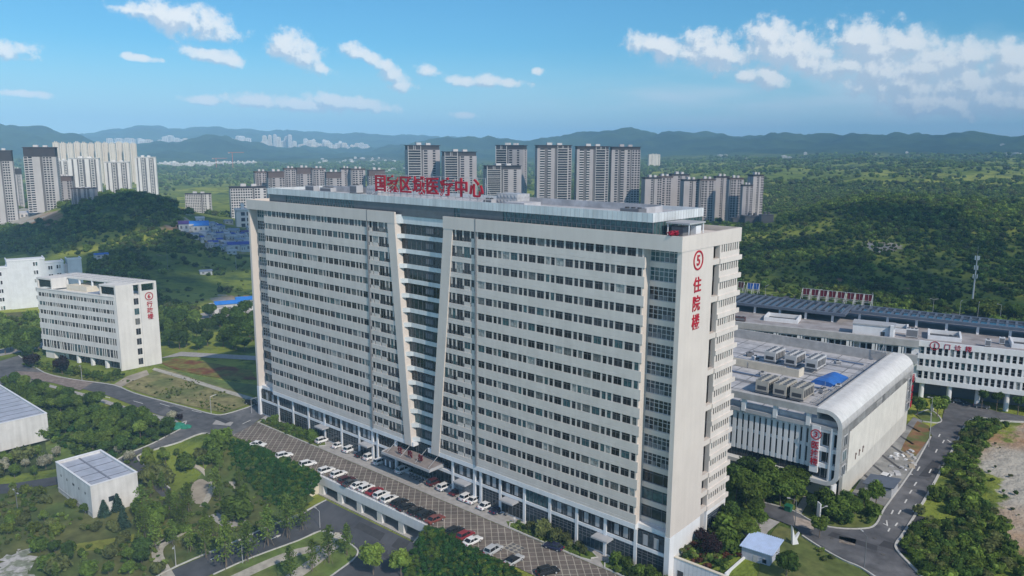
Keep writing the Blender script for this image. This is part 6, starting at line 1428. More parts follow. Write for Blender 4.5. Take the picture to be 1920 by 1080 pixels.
scatter_px([(320,880),(420,830),(440,850),(420,890),(350,880),(300,900),(330,950),(280,1000),(250,985),(250,960)], 15, ['broad_light', 'feather_mid', 'shrub_mid', 'feather', 'shrub'], (2.4, 7.0), 'leafy tree in the park between the small building and the forecourt hedge', 'trees of the upper park', 2.6)
scatter_px([(240,985),(345,935),(425,905),(432,1010),(330,1055),(270,1040)], 13, ['feather', 'feather_mid', 'feather'], (5.5, 9.5), 'slender young tree in the lower park between small building and sunken lane', 'slender young trees of the lower park', 3.2)
scatter_px([(262,850),(350,850),(300,880),(270,872)], 8, ['yellow', 'yellow', 'broad_light'], (2, 3.8), 'yellow-green bush along the lane behind the small building', 'bushes along the lane', 2)
scatter_px([(430,890),(500,945),(530,965),(430,1015),(400,1000),(460,940)], 4, ['feather', 'feather', 'shrub_mid'], (2.5, 8), 'light tree between the park path and the sunken lane', 'trees along the sunken lane', 2.8)
scatter_px([(-10,925),(100,915),(150,965),(250,1000),(330,960),(370,990),(240,1040),(110,1010),(-10,1000)], 30, ['shrub', 'shrub_mid', 'shrub', 'broad_light', 'yellow'], (1.4, 3.0), 'rounded bush on the park lawn around the small flat-roofed building', 'bushes on the park lawn', 2.6)
scatter_px([(70,1010),(170,1025),(260,1040),(330,1085),(80,1095),(75,1050)], 20, ['broad_mid', 'shrub_mid', 'shrub', 'broad_dark', 'feather'], (2.2, 5), 'bushy tree in the bottom left corner of the park', 'trees in the bottom left park corner', 2.6)
scatter_px([(1440,545),(1560,552),(1700,574),(1925,590),(1925,606),(1700,586),(1560,566),(1440,552)], 44, ['broad_light', 'broad_mid', 'broad_mid', 'yellow'], (4, 8), 'roadside tree behind the slatted slate canopy', 'roadside trees behind the canopy', 4)
scatter_px([(120,700),(215,706),(235,704),(205,718),(176,712),(140,706)], 9, ['shrub_mid', 'broad_mid', 'yellow'], (1.6, 3.6), 'bush in the planting before the seven storey block', 'bushes before the seven storey block', 2.2)
for i in range(9): tree('shrub', -35+i*1.9, -1.4+.5*sin(i*3), RNG.uniform(1.6, 3.6), 'bush in the yellow-edged bed against the tall block', 'bushes in the right bed', z=0)
for i in range(13): tree('shrub_mid', -143.5+i*2.15, -1.8+.6*sin(i*2), RNG.uniform(1.6, 3.0), 'bush in the bed at the left end of the tall block', 'bushes in the left bed', z=0)
for i in range(8): tree('shrub_mid', -11.5+i*2, -1.6+.6*sin(i*2), RNG.uniform(1.8, 3.4), 'bush in the bed at the bottom corner of the tall block', 'bushes in the corner bed', z=0)
o = tree('yellow', -3.2, 1.9, 1.5, 'red flowering bush spilling over the roof corner of the tall block', z=69.7); o.scale = (2.0, .95, .62); o.location = (-3.0, 1.9, 70.1)
red = pm('red blossom', (.34, .02, .05), .6, .2, 1., island=.4)
for ch in o.children:
    if ch.name.startswith('crown'): ch.material_slots[0].link = 'OBJECT'; ch.material_slots[0].material = red
# ------------------------------------------------------------------ uncountable greenery, scattered as one object each
def clump(name, mat, seed, n=90, core=.72, flat=.75):
    rng = np.random.default_rng(seed); C, N_ = [], []; m = MB()
    for i in range(4):
        a = rng.uniform(0, 6.28); c = np.array([cos(a)*.38, sin(a)*.38, .45+rng.uniform(-.1, .25)])*(0 if i == 0 else 1)+(np.array([0, 0, .6]) if i == 0 else 0); r = .52 if i == 0 else rng.uniform(.34, .5)
        d = rng.normal(size=(n//4, 3)); d[:, 2] = np.abs(d[:, 2])*.9-.15; d /= np.linalg.norm(d, axis=1, keepdims=True); C.append(c+d*r*rng.uniform(.85, 1.15, (n//4, 1))); N_.append(d+rng.normal(size=d.shape)*.5)
        m.ball(c, r*.86, 0, 6, 4)
    V, Q = quads(np.concatenate(C), np.concatenate(N_), .17, rng); V[:, 2] *= flat*1.25
    m.v = [(a, b, c*flat*1.25) for a, b, c in m.v]
    me = mesh_np(name, V, Q, mat, m); return bpy.data.objects.new(name, me)
PROTO = {k: clump('clump_'+k, m, s) for s, (k, m) in enumerate((('dark', L_DARK), ('mid', L_MID), ('light', L_LIGHT), ('olive', L_OLIVE), ('yellow', L_YEL), ('blue', L_BLUE), ('rust', L_RUST), ('deep', leafm('hedge leaves', (.040, .112, .028), obrand=0))))}
def scatter(name, pts, sc, kinds, label, cat='plants', zsc=None):
    """points carry scale, turn and kind; clumps are instanced on them"""
    n = len(pts); me = bpy.data.meshes.new(name); me.vertices.add(n); me.vertices.foreach_set('co', np.asarray(pts, np.float32).ravel())
    def at(nm, tp_, v, f='value'): a = me.attributes.new(nm, tp_, 'POINT'); a.data.foreach_set(f, v)
    sc = np.asarray(sc, np.float32); z = sc*(NP.uniform(.8, 1.25, n) if zsc is None else zsc)
    at('sc', 'FLOAT_VECTOR', np.stack([sc*NP.uniform(.85, 1.2, n), sc*NP.uniform(.85, 1.2, n), z], 1).astype(np.float32).ravel(), 'vector'); at('rt', 'FLOAT_VECTOR', np.stack([NP.normal(0, .08, n), NP.normal(0, .08, n), NP.uniform(0, 6.28, n)], 1).astype(np.float32).ravel(), 'vector'); at('kd', 'INT', NP.integers(0, len(kinds), n).astype(np.int32))
    o = bpy.data.objects.new(name, me); COL.objects.link(o); tag(o, label, cat, None, 'stuff')
    nt = bpy.data.node_groups.new(name, 'GeometryNodeTree'); nt.interface.new_socket('Geometry', in_out='INPUT', socket_type='NodeSocketGeometry'); nt.interface.new_socket('Geometry', in_out='OUTPUT', socket_type='NodeSocketGeometry')
    N, L = nt.nodes, nt.links; i_, o_ = N.new('NodeGroupInput'), N.new('NodeGroupOutput'); ip = N.new('GeometryNodeInstanceOnPoints'); jn = N.new('GeometryNodeJoinGeometry')
    for k in reversed(kinds):
        oi = N.new('GeometryNodeObjectInfo'); oi.inputs['Object'].default_value = PROTO[k]; gi_ = N.new('GeometryNodeGeometryToInstance'); L.new(oi.outputs['Geometry'], gi_.inputs[0]); L.new(gi_.outputs[0], jn.inputs[0])
    def na(nm, t): a = N.new('GeometryNodeInputNamedAttribute'); a.data_type = t; a.inputs[0].default_value = nm; return a.outputs[0]
    L.new(i_.outputs[0], ip.inputs['Points']); L.new(jn.outputs[0], ip.inputs['Instance']); ip.inputs['Pick Instance'].default_value = True; L.new(na('kd', 'INT'), ip.inputs['Instance Index']); L.new(na('rt', 'FLOAT_VECTOR'), ip.inputs['Rotation']); L.new(na('sc', 'FLOAT_VECTOR'), ip.inputs['Scale']); L.new(ip.outputs[0], o_.inputs[0])
    md = o.modifiers.new('scatter', 'NODES'); md.node_group = nt; return o
def fill(poly, spacing, world=False, jitter=.5, inset=0):
    P = [(p[0], p[1]) if world else tuple(G(*p).to_2d()) for p in poly]; xs = [p[0] for p in P]; ys = [p[1] for p in P]; out = []
    x = min(xs)
    while x < max(xs):
        y = min(ys)
        while y < max(ys):
            q = (x+RNG.uniform(-jitter, jitter)*spacing, y+RNG.uniform(-jitter, jitter)*spacing)
            if inside(P, *q): out.append(q)
            y += spacing
        x += spacing
    a = np.array(out); return np.column_stack([a, hs(a[:, 0], a[:, 1])])
p = fill([(434,826),(470,832),(520,854),(560,872),(602,893),(590,925),(560,955),(530,960),(500,940),(455,900),(430,860)], .8); scatter('hedge_bank', p, NP.uniform(.65, 1.15, len(p)), ['deep', 'deep', 'mid'], 'dense dark green shrubs on the bank left of the garage bays')
p = fill([(806,988),(850,1003),(880,1024),(912,1044),(955,1064),(990,1090),(770,1100),(755,1072),(775,1030)], .8); scatter('hedge_bank', p, NP.uniform(.65, 1.2, len(p)), ['deep', 'deep', 'mid'], 'dense dark green shrubs on the bank right of the garage bays')
p = fill(C6([(1540,122),(1620,96),(1780,132),(1650,220),(1600,400),(1640,620),(1760,760),(1800,900),(1890,1000),(1890,1100),(1270,1100),(1125,935),(1115,880),(1290,600),(1420,345)]), 1.7); p = p[fbm(p[:, 0]/9, p[:, 1]/9, 3, 4) > .26]; scatter('scrub', p, NP.uniform(1.0, 2.4, len(p)), ['dark', 'mid', 'dark', 'light', 'olive'], 'wild green scrub between the right road and the bare ground')
p = fill(C6([(1640,200),(1700,260),(1650,420),(1680,640),(1790,780),(1900,900),(1900,600),(1800,400),(1760,200)]), 5.); scatter('scrub', p, NP.uniform(.4, 1.1, len(p)), ['dark', 'olive'], 'low weeds along the rim of the bare ground')
p = fill([(-40,745),(20,724),(80,732),(170,758),(260,788),(325,804),(328,812),(290,828),(240,848),(200,868),(150,860),(100,830),(60,780),(-40,765)], 2.0); scatter('undergrowth', p, NP.uniform(1.0, 1.9, len(p)), ['dark', 'mid', 'deep'], 'leafy undergrowth of the left grove')
p = fill(park, 2.2); p = p[(fbm(p[:, 0]/8, p[:, 1]/8, 3, 8) > .54) & ~((p[:, 0] > -152) & (p[:, 0] < -125) & (p[:, 1] > -64.5) & (p[:, 1] < -48))]; scatter('undergrowth', p, NP.uniform(.5, 1.25, len(p)), ['dark', 'mid', 'olive', 'light'], 'low shrubs and groundcover of the park')
p = fill([(40,684),(62,676),(130,688),(170,696),(215,704),(236,704),(205,719),(176,714),(140,708),(90,697)], 1.6); scatter('undergrowth', p, NP.uniform(.5, 1.2, len(p)), ['light', 'yellow', 'mid', 'dark'], 'clipped planting before the seven storey block')
p = fill([(-39, -3.6), (-19.2, -3.6), (-18, -2.4), (-39, -2.4)], .75, True); scatter('hedge', p, NP.uniform(.45, .7, len(p)), ['light', 'yellow', 'light'], 'clipped yellow-green hedge along the forecourt')
p = fill([(-39, -2.3), (-18.3, -2.3), (-18.3, -.4), (-39, -.4)], 1.0, True); scatter('undergrowth', p, NP.uniform(.5, 1.0, len(p)), ['dark', 'mid'], 'green planting behind the clipped yellow hedge')
p = fill([(-145, -4.2), (-117, -4), (-117, -.6), (-145, -.6)], 1.0, True); scatter('undergrowth', p, NP.uniform(.5, 1.1, len(p)), ['dark', 'mid', 'olive'], 'green planting in the left bed of the tall block')
p = fill([(-12.4, -3.6), (6, -3.6), (6, -.6), (-12.4, -.6)], 1.0, True); scatter('undergrowth', p, NP.uniform(.6, 1.2, len(p)), ['dark', 'mid'], 'green planting at the bottom corner of the tall block')
p = fill([(.6, 2.9), (10.6, 2.9), (10.6, 13), (.6, 24)], 1.0, True); p[:, 2] = np.maximum(p[:, 2], 4.3); scatter('undergrowth', p, NP.uniform(.5, 1.15, len(p)), ['dark', 'rust', 'dark', 'olive', 'light'], 'mixed planting on the terrace at the tall block corner')
p = fill(C6([(60,560),(200,480),(300,480),(420,520),(480,580),(430,650),(240,585),(120,640)]), 1.8); scatter('undergrowth', p, NP.uniform(.8, 1.6, len(p)), ['dark', 'mid', 'dark'], 'shrubs under the trees between tall and finned block')
p = fill(C6([(495,660),(520,610),(700,640),(930,620),(985,650),(940,740),(880,768),(700,760),(560,730)]), 1.6); p = p[fbm(p[:, 0]/5, p[:, 1]/5, 2, 6) > .42]; scatter('undergrowth', p, NP.uniform(.5, 1.1, len(p)), ['mid', 'dark', 'light'], 'shrubs on the lawn below the finned block')
p = fill(C6([(500,850),(600,910),(740,985),(640,1000),(560,930)]), 1.6); scatter('undergrowth', p, NP.uniform(.5, .9, len(p)), ['light', 'mid', 'olive'], 'shrubs along the junction kerb')
p = fill([(225,716),(275,700),(345,704),(478,750),(420,772),(350,758),(300,745)], 1.5); p = p[fbm(p[:, 0]/7, p[:, 1]/7, 3, 21)+NP.normal(0, .06, len(p)) > .52]; scatter('weeds', p, NP.uniform(.2, .75, len(p)), ['olive', 'yellow', 'olive', 'mid'], 'tufts of weeds on the dry field')
def scatter_polar(D0, D1, n, keep, size, kinds, name, label, px0=-160, px1=2080):
    a0, a1 = azel(px0, 279)[0], azel(px1, 279)[0]; az = NP.uniform(a0, a1, n); D = np.sqrt(NP.uniform(D0**2, D1**2, n)); x = CC[0]+D*np.sin(az); y = CC[1]+D*np.cos(az); z = hs(x, y); PX, PY = pj(x, y, z)
    k = keep(x, y, PX, PY, D); x, y, z, D = x[k], y[k], z[k], D[k]; s = size(D, len(x)); scatter(name, np.column_stack([x, y, z-.1*s]), s, kinds, label, 'woodland')
NOGO = [[(335,405),(372,398),(420,408),(480,404),(480,478),(425,474),(380,452),(340,440)], [(-200,472),(165,478),(165,600),(-200,600)], [(330,350),(500,350),(500,408),(400,402),(330,396)], [(-200,384),(118,392),(128,412),(60,424),(-200,440)], [(372,566),(486,558),(486,600),(372,606)], [(1360,400),(1460,400),(1460,425),(1360,425)]]
def inpoly(poly, X, Y):
    c = np.zeros(len(X), bool); j = len(poly)-1
    for i in range(len(poly)):
        xi, yi = poly[i]; xj, yj = poly[j]
        if yi != yj: c ^= ((yi > Y) != (yj > Y)) & (X < (xj-xi)*(Y-yi)/(yj-yi)+xi)
        j = i
    return c
FIELD = [(285,478),(400,470),(485,482),(485,575),(400,575),(300,565),(270,520)]
def keep_near(x, y, PX, PY, D):
    k = (PX > -160) & (PX < 2080)
    for q in NOGO: k &= ~inpoly(q, PX, PY)
    k &= ~((x > -175) & (x < 110) & (y < 232) & (y > -120))
    k &= ~(inpoly(FIELD, PX, PY) & (NP.random(len(x)) > .10)); d = fbm(x/60, y/60, 4, 14); k &= (d > np.where(PX > 1300, .50, .44)) | (NP.random(len(x)) < np.where(PX > 1300, .10, .22))
    for cx, cy, a, b in ((1655,462,50,12),(1600,525,60,9),(1700,540,70,9),(330,425,36,12),(300,480,55,7)): k &= (np.hypot((PX-cx)/a, (PY-cy)/b) > 1) | (NP.random(len(x)) < .2)
    k &= PY < 660
    return k
scatter_polar(400, 1150, 60000, keep_near, lambda D, n: (1.4+3.4*NP.random(n)**1.8)*(1+.25*(D > 800)), ['dark', 'mid', 'light', 'olive', 'mid', 'light'], 'hillside_woodland', 'woodland and scrub covering the near hills')
def keep_scrub(x, y, PX, PY, D): return keep_near(x, y, PX, PY, D) | ((PX > 1380) & (PY > 330) & (PY < 560) & (NP.random(len(x)) < .7) & ~((x > -175) & (x < 110) & (y < 232)) & ~inpoly(NOGO[5], PX, PY))
scatter_polar(400, 1500, 75000, keep_scrub, lambda D, n: NP.uniform(.8, 2.1, n)*(.7+D/1500), ['mid', 'light', 'olive', 'light', 'mid'], 'hillside_scrub', 'low bright scrub filling the gaps on the near hills')
def keep_far(x, y, PX, PY, D):
    d = fbm(x/210, y/210, 4, 31); d2 = fbm(x/75, y/75, 3, 33); k = (d > .53) & (d2 > np.where(PX > 1250, .52, .47)) | (NP.random(len(x)) < .14)
    for q in NOGO[2:3]: k &= ~inpoly(q, PX, PY)
    return k
scatter_polar(1150, 3700, 70000, keep_far, lambda D, n: (2.0+5.5*NP.random(n)**1.7)*(.6+D/3000), ['light', 'light', 'mid', 'olive', 'yellow'], 'distant_woodland', 'scattered woods on the rolling country behind the towers')
# ------------------------------------------------------------------ apartment towers
T_GREY = pm('tower grey', (.40, .38, .39), .85, .06, .05, .05); T_LIGHT = pm('tower light', (.58, .57, .57), .85, .05, .05, .05); T_CREAM = pm('tower cream', (.66, .61, .54), .85, .05, .05, .05); T_WHITE = pm('tower white', (.70, .69, .67), .8, .05, .05, .05)
T_CROWN = pm('tower charcoal', (.055, .05, .055), .7, .1, .1); T_BROWN = pm('tower brown', (.13, .095, .085), .8, .1, .1); T_GL = glass('tower glass', (.028, .028, .034), .12, .2, curtain=(.12, .12, .12), rough=.15, teal=(.05, .05, .06)); T_MID = pm('tower mid grey', (.15, .145, .15), .85, .08, .05)
def make_tower(name, w, d, nf, front, side, wall, crown, trim, crown_h=2, cat='apartment tower', fh=3.0):
    """front and side: strips (share, kind) p plain, s windows, b balconies, d dark recess, l white-framed ladder"""
    H = nf*fh; r = empty(name, (0, 0, -200)); r['category'] = cat
    core = MB(); core.box(-w/2+.9, w/2-.9, -d/2+.9, d/2-.9, 0, H+crown_h*fh*.6); core.build('recess', T_MID if wall is not T_CREAM else T_LIGHT, r)
    W_, G_, B_, C_ = MB(), MB(), MB(), MB()
    def face(strips, length, fn, bfn):
        x = -length/2; tot = sum(s for s, k in strips)
        for s, k in strips:
            l_ = s/tot*length; a, b = x, x+l_; x = b
            if k == 'p': bfn(W_, a, b, -.0, 1.0, 0, H)
            elif k == 's':
                bfn(W_, a, b, .15, 1.0, 0, H); n = max(1, int(l_/3.2))
                for i in range(n):
                    c0 = a+(i+.16)*l_/n; c1 = a+(i+.84)*l_/n
                    for f in range(nf): bfn(G_, c0, c1, .06, .149, f*fh+.75, f*fh+2.6)
            elif k == 'b':
                for f in range(nf): bfn(B_, a, b-.1, -.35, .9, f*fh-.1, f*fh+1.05); bfn(G_, a+.2, b-.3, .7, .89, f*fh+1.1, f*fh+2.8)
            elif k == 'l':
                for f in range(nf): bfn(B_, a+.4, b-.4, .1, .9, f*fh+2.4, f*fh+3.0); bfn(G_, a+.6, b-.6, .72, .89, f*fh+.1, f*fh+2.4)
                for q in (a, b-.5): bfn(B_, q, q+.5, -.1, .9, 0, H+crown_h*fh*.5)
                for q in (a+l_*.44, a+l_*.56): bfn(B_, q-.2, q+.2, -.1, .9, H, H+crown_h*fh*.6)
    def bf(m, a, b, y0, y1, z0, z1): m.box(a, b, -d/2+y0, -d/2+y1, z0, z1)
    def bs(m, a, b, y0, y1, z0, z1): m.box(w/2-y1, w/2-y0, a, b, z0, z1)
    def bl(m, a, b, y0, y1, z0, z1): m.box(-w/2+y0, -w/2+y1, a, b, z0, z1)
    face(front, w-.02, None, bf)
    for fn in (bs, bl):
        face([(s, k) for s, k in side], d-2.04, None, fn)
    W_.box(-w/2, w/2, d/2-.9, d/2, 0, H)
    if wall is not None: W_.build('wall', wall, r)
    if G_.v: tag(G_.build('window', T_GL, r), kind='stuff')
    if B_.v: tag(B_.build('balcony', trim, r), kind='stuff')
    C_.box(-w/2+.5, w/2-.5, -d/2+.5, d/2-.5, H+.002, H+crown_h*fh*.55).box(-w/2-.5, w/2+.5, -d/2-.5, d/2+.5, H+crown_h*fh*.55, H+crown_h*fh*.55+.7); C_.build('roof', crown, r)
    MB().box(-w*.2, -w*.05, -d*.2, d*.2, H+crown_h*fh*.55+.7, H+crown_h*fh*.55+3.6).box(w*.1, w*.24, -d*.2, d*.15, H+crown_h*fh*.55+.7, H+crown_h*fh*.55+3.2).build('lift_house', trim, r)
    r['H'] = H+crown_h*fh*.55+.7; r['w'] = w; return r
TW = {
 'ladder': make_tower('apartment_tower', 34, 17, 28, [(.40, 'l'), (.06, 'd'), (.16, 's'), (.12, 'p'), (.12, 's'), (.12, 'p')], [(.5, 'p'), (.2, 's'), (.3, 'p')], T_GREY, T_CROWN, T_LIGHT, 3),
 'balcony': make_tower('apartment_tower', 42, 18, 29, [(.08, 'p'), (.13, 'b'), (.09, 'd'), (.09, 'b'), (.10, 'p'), (.08, 'd'), (.30, 'l'), (.10, 's')], [(.5, 'p'), (.2, 's'), (.3, 'p')], T_GREY, T_CROWN, T_LIGHT, 2),
 'punched': make_tower('apartment_tower', 40, 18, 29, [(.10, 'p'), (.14, 's'), (.09, 'd'), (.12, 'b'), (.09, 'p'), (.12, 's'), (.05, 'd'), (.30, 's')], [(.4, 'p'), (.3, 's'), (.3, 'p')], T_GREY, T_CROWN, T_GREY, 2),
 'slab': make_tower('apartment_tower', 24, 16, 18, [(.34, 'p'), (.14, 's'), (.07, 'd'), (.18, 'p'), (.27, 's')], [(.45, 'p'), (.1, 'd'), (.45, 'p')], T_GREY, T_CROWN, T_LIGHT, 1),
 'slab2': make_tower('apartment_tower', 24, 16, 18, [(.10, 'd'), (.38, 's'), (.08, 'p'), (.30, 's'), (.14, 'p')], [(.45, 'p'), (.1, 'd'), (.45, 'p')], T_GREY, T_BROWN, T_LIGHT, 1),
 'darktop': make_tower('apartment_tower', 40, 18, 24, [(.14, 's'), (.12, 'b'), (.24, 'p'), (.08, 'd'), (.30, 's'), (.12, 'p')], [(.5, 'p'), (.3, 's'), (.2, 'p')], pm('tower pale grey', (.48, .465, .46), .85, .06, .05, .06), T_CROWN, T_LIGHT, 7),
 'browntop': make_tower('apartment_tower', 26, 15, 15, [(.10, 's'), (.12, 'd'), (.22, 's'), (.22, 'p'), (.34, 's')], [(.5, 'p'), (.3, 's'), (.2, 'p')], T_GREY, T_BROWN, T_LIGHT, 5),
 'striped': make_tower('apartment_tower', 40, 18, 26, [(.10, 'p'), (.06, 'd'), (.12, 'p'), (.05, 'd'), (.12, 's'), (.08, 'd'), (.14, 'p'), (.05, 'd'), (.12, 's'), (.06, 'd'), (.10, 'p')], [(.3, 'p'), (.1, 'd'), (.3, 'p')], T_WHITE, T_WHITE, T_WHITE, 1),
 'cream': make_tower('apartment_tower', 36, 18, 33, [(.26, 'p'), (.06, 's'), (.24, 'p'), (.05, 'd'), (.26, 'p'), (.06, 's'), (.1, 'p')], [(.6, 'p'), (.1, 's'), (.3, 'p')], T_CREAM, T_CREAM, T_CREAM, 1),
 'grid': make_tower('apartment_tower', 52, 16, 12, [(.62, 's'), (.06, 'd'), (.16, 's'), (.08, 'p'), (.1, 's')], [(.3, 'p'), (.4, 's'), (.3, 'p')], T_LIGHT, T_CROWN, T_LIGHT, 1),
 'dwelling': make_tower('village_house', 14, 10, 3, [(.2, 'p'), (.6, 's'), (.2, 'p')], [(1, 'p')], T_WHITE, T_WHITE, T_WHITE, .3, 'house')}
tw_used = set()
def place_tower(kind, pl, pr, ytop, D, label, group, turn=0., name=None):
    o = TW[kind] if kind not in tw_used else copy_tree(TW[kind]); tw_used.add(kind)
    pc = (pl+pr)/2; a, b = gd(pl, 300, D), gd(pr, 300, D); wd = hypot(a[0]-b[0], a[1]-b[1]); top = gd(pc, ytop, D); x, y = top[0], top[1]; z = float(hs(x, y))-1
    az = atan2(x-CC[0], y-CC[1]); s = wd/o['w']/(abs(cos(turn))+.42*abs(sin(turn)))
    put(o, (x, y, z), -az+turn, label, (s, s, (top[2]-z)/o['H'])); o['group'] = group
    return o
def row_towers(L_, where, group):
    for i, (k, a, b, yt, D, t) in enumerate(L_): place_tower(k, a, b, yt, D, ORD[i]+' from the left '+where, group, t)
row_towers([('ladder',759,824,272,985,.22),('ladder',828,893,284,960,.22),('ladder',930,988,272,1060,-.3),('ladder',906,977,310,900,.25),('balcony',1003,1072,272,1000,.18),('balcony',1078,1142,274,1000,.18),('punched',1143,1201,275,1010,.2)], 'of the tall dark-crowned grey towers behind the hospital roof', 'tall grey towers behind the hospital')
row_towers([('slab',1204,1240,332,985,.35),('slab2',1229,1262,330,1010,.3),('slab',1253,1292,326,1040,.35),('slab',1277,1312,336,960,.35),('slab2',1308,1342,335,960,.3),('slab',1338,1368,330,990,.3),('slab2',1364,1394,333,940,.3),('slab',1390,1412,346,920,.3),('slab',1404,1431,327,985,.7)], 'of the clustered grey mid-rise blocks by the hospital roof corner', 'grey mid-rise cluster')
row_towers([('slab2',475,502,321,1180,.2),('browntop',499,533,321,1150,.2),('slab2',530,556,315,1230,.2),('browntop',553,584,314,1230,.2),('slab2',582,610,315,1230,.2),('browntop',608,640,322,1130,.2),('slab',637,658,315,1210,.2),('slab2',655,684,316,1200,.2),('browntop',688,722,318,1180,.2)], 'of the brown-topped towers beside the red roof sign', 'brown-topped towers')
row_towers([('darktop',-26,24,282,985,-.15),('darktop',20,40,316,1180,-.1),('darktop',42,108,276,975,-.2),('browntop',104,137,330,1020,-.2),('slab2',133,181,352,900,-.3)], 'in the grey dark-topped towers at the left edge', 'dark-topped towers on the left')
row_towers([('striped',98,130,300,1330,-.1),('striped',128,188,296,1240,-.15),('striped',195,244,303,1300,-.15),('striped',252,293,294,1520,-.1)], 'in the white striped towers beyond the dark hill', 'white striped towers')
row_towers([('cream',98+13.2*i,110.5+13.2*i,267+(i % 3), 1950+30*(i % 2), -.1) for i in range(12)], 'in the wall of cream towers before the blue mountains', 'cream tower wall')
place_tower('grid', 428, 500, 349, 1010, 'broad grey apartment slab of small dark windows left of the hospital roof', 'grey slabs', .15)
place_tower('grid', 346, 397, 362, 1090, 'low white block with dark tall windows at the edge of the dark hill', 'grey slabs', -.1)
place_tower('dwelling', 440, 478, 391, 900, 'low pale building at the left edge of the tall block', 'low pale buildings', .1)
place_tower('cream', 1215, 1238, 289, 2900, 'lone peach apartment block in the green country right of the towers', 'lone blocks', .2)
for i, (a, b, yt, D) in enumerate(((1370, 1402, 408, 905), (1392, 1428, 404, 900), (1424, 1450, 402, 890))):
    o = place_tower('dwelling', a, b, yt, D, ORD[i]+' from the left of the dark low villas below the mid-rise cluster', 'dark low villas', .3)
    for ch in o.children:
        for s_2 in ch.material_slots: s_2.link = 'OBJECT'; s_2.material = T_MID
# country houses, white specks beyond
k = 0
def house_at(px, py, wpx, hpx, label, group, tall=1.):
    p = G(px, py); D = hypot(p.x-CC[0], p.y-CC[1]); s = wpx/CF*D; h = hpx/CF*D
    o = bpy.data.objects.new('village_house', HM); COL.objects.link(o); az = atan2(p.x-CC[0], p.y-CC[1]); put(o, tuple(p), -az+RNG.uniform(-.3, .3), label, (s, s*.6, h)); o['category'] = 'house'; o['group'] = group
hm = MB(); hm.box(-.5, .5, -.5, .5, -.3, .86).box(-.54, .54, -.54, .54, .86, .94).box(-.2, .2, -.2, .2, .94, 1.15)
for i in range(5):
    for j in range(3): hm.box(-.42+.18*i, -.31+.18*i, -.515, -.502, .1+.26*j, .25+.26*j, 1)
ho = hm.build('village_house', [T_WHITE, T_MID]); HM = ho.data; bpy.data.objects.remove(ho)
for i in range(52): house_at(296+i*3.6+RNG.uniform(-1, 1), 312-i*.05+RNG.uniform(-1, 1.2), RNG.uniform(4, 7), RNG.uniform(4, 8), 'pale low house in the suburb strip before the blue mountains', 'suburb strip houses')
for i in range(46): house_at(RNG.uniform(590, 760), RNG.uniform(297, 326), RNG.uniform(3, 8), RNG.uniform(1.6, 3), 'white house among the trees left of the tall towers', 'white village houses')
for px, py, w, h in [(1350,293,8,3),(1360,294,6,4),(1470,296,10,4),(1510,290,5,4),(1480,297,6,3),(1890,291,14,4),(1905,293,12,5),(1400,299,6,2.5),(1560,292,6,2.5),(1700,287,4,2.5),(1880,272,7,2),(1640,290,5,2),(1720,330,4,2)]: house_at(px, py, w, h, 'white farmhouse in the green hills on the right', 'white farmhouses')
# the far town under the mountains
def far_tower(px, D, w, h, mat_i, label, group):
    p = gd(px, 285, D); z = float(hs(p[0], p[1])); o = bpy.data.objects.new('town_tower', FT[mat_i]); COL.objects.link(o); az = atan2(p[0]-CC[0], p[1]-CC[1]); put(o, (p[0], p[1], z-4), -az+RNG.uniform(-.5, .5), label, (w, w*.7, h)); o['category'] = 'apartment tower'; o['group'] = group
FT = []
for mt in (T_WHITE, T_CREAM, T_LIGHT):
    m = MB(); m.box(-.5, .5, -.5, .5, 0, .95).box(-.3, .3, -.3, .3, .95, 1.0)
    for i in range(3):
        for j in range(12): m.box(-.38+.28*i, -.22+.28*i, -.512, -.502, .04+.074*j, .08+.074*j, 1)
    o = m.build('town_tower', [mt, T_MID]); FT.append(o.data); bpy.data.objects.remove(o)
for i in range(118):
    px = 478+RNG.random()**.8*214; far_tower(px, RNG.uniform(6500, 7500), RNG.uniform(26, 44), RNG.uniform(50, 115)*(1 if px < 640 else .6), RNG.choice((0, 1, 1, 2)), 'pale tower of the far town under the blue mountains', 'far town towers')
for i in range(58): far_tower(RNG.choice((RNG.uniform(205, 250), RNG.uniform(262, 358), RNG.uniform(390, 480))), RNG.uniform(6900, 7700), RNG.uniform(30, 60), RNG.uniform(40, 90), RNG.choice((0, 0, 1)), 'pale tower of the hillside town left of the middle mountain', 'hillside town towers')
def crane(px, D, h, label):
    p = gd(px, 300, D); z = float(hs(p[0], p[1])); r = empty('tower_crane', (p[0], p[1], z), 1.0, label, 'crane'); m_c = pm('crane orange', (.45, .16, .08), .6)
    MB().box(-1, 1, -1, 1, 0, h).build('mast', m_c, r); MB().box(-14, 40, -.8, .8, h, h+1.6).build('jib', m_c, r); MB().box(-14, -9, -1.5, 1.5, h-3, h).build('counterweight', M_CONC, r)
crane(436, 3000, 62, 'thin orange tower crane before the blue mountains'); crane(405, 3200, 40, 'smaller tower crane left of the orange crane')
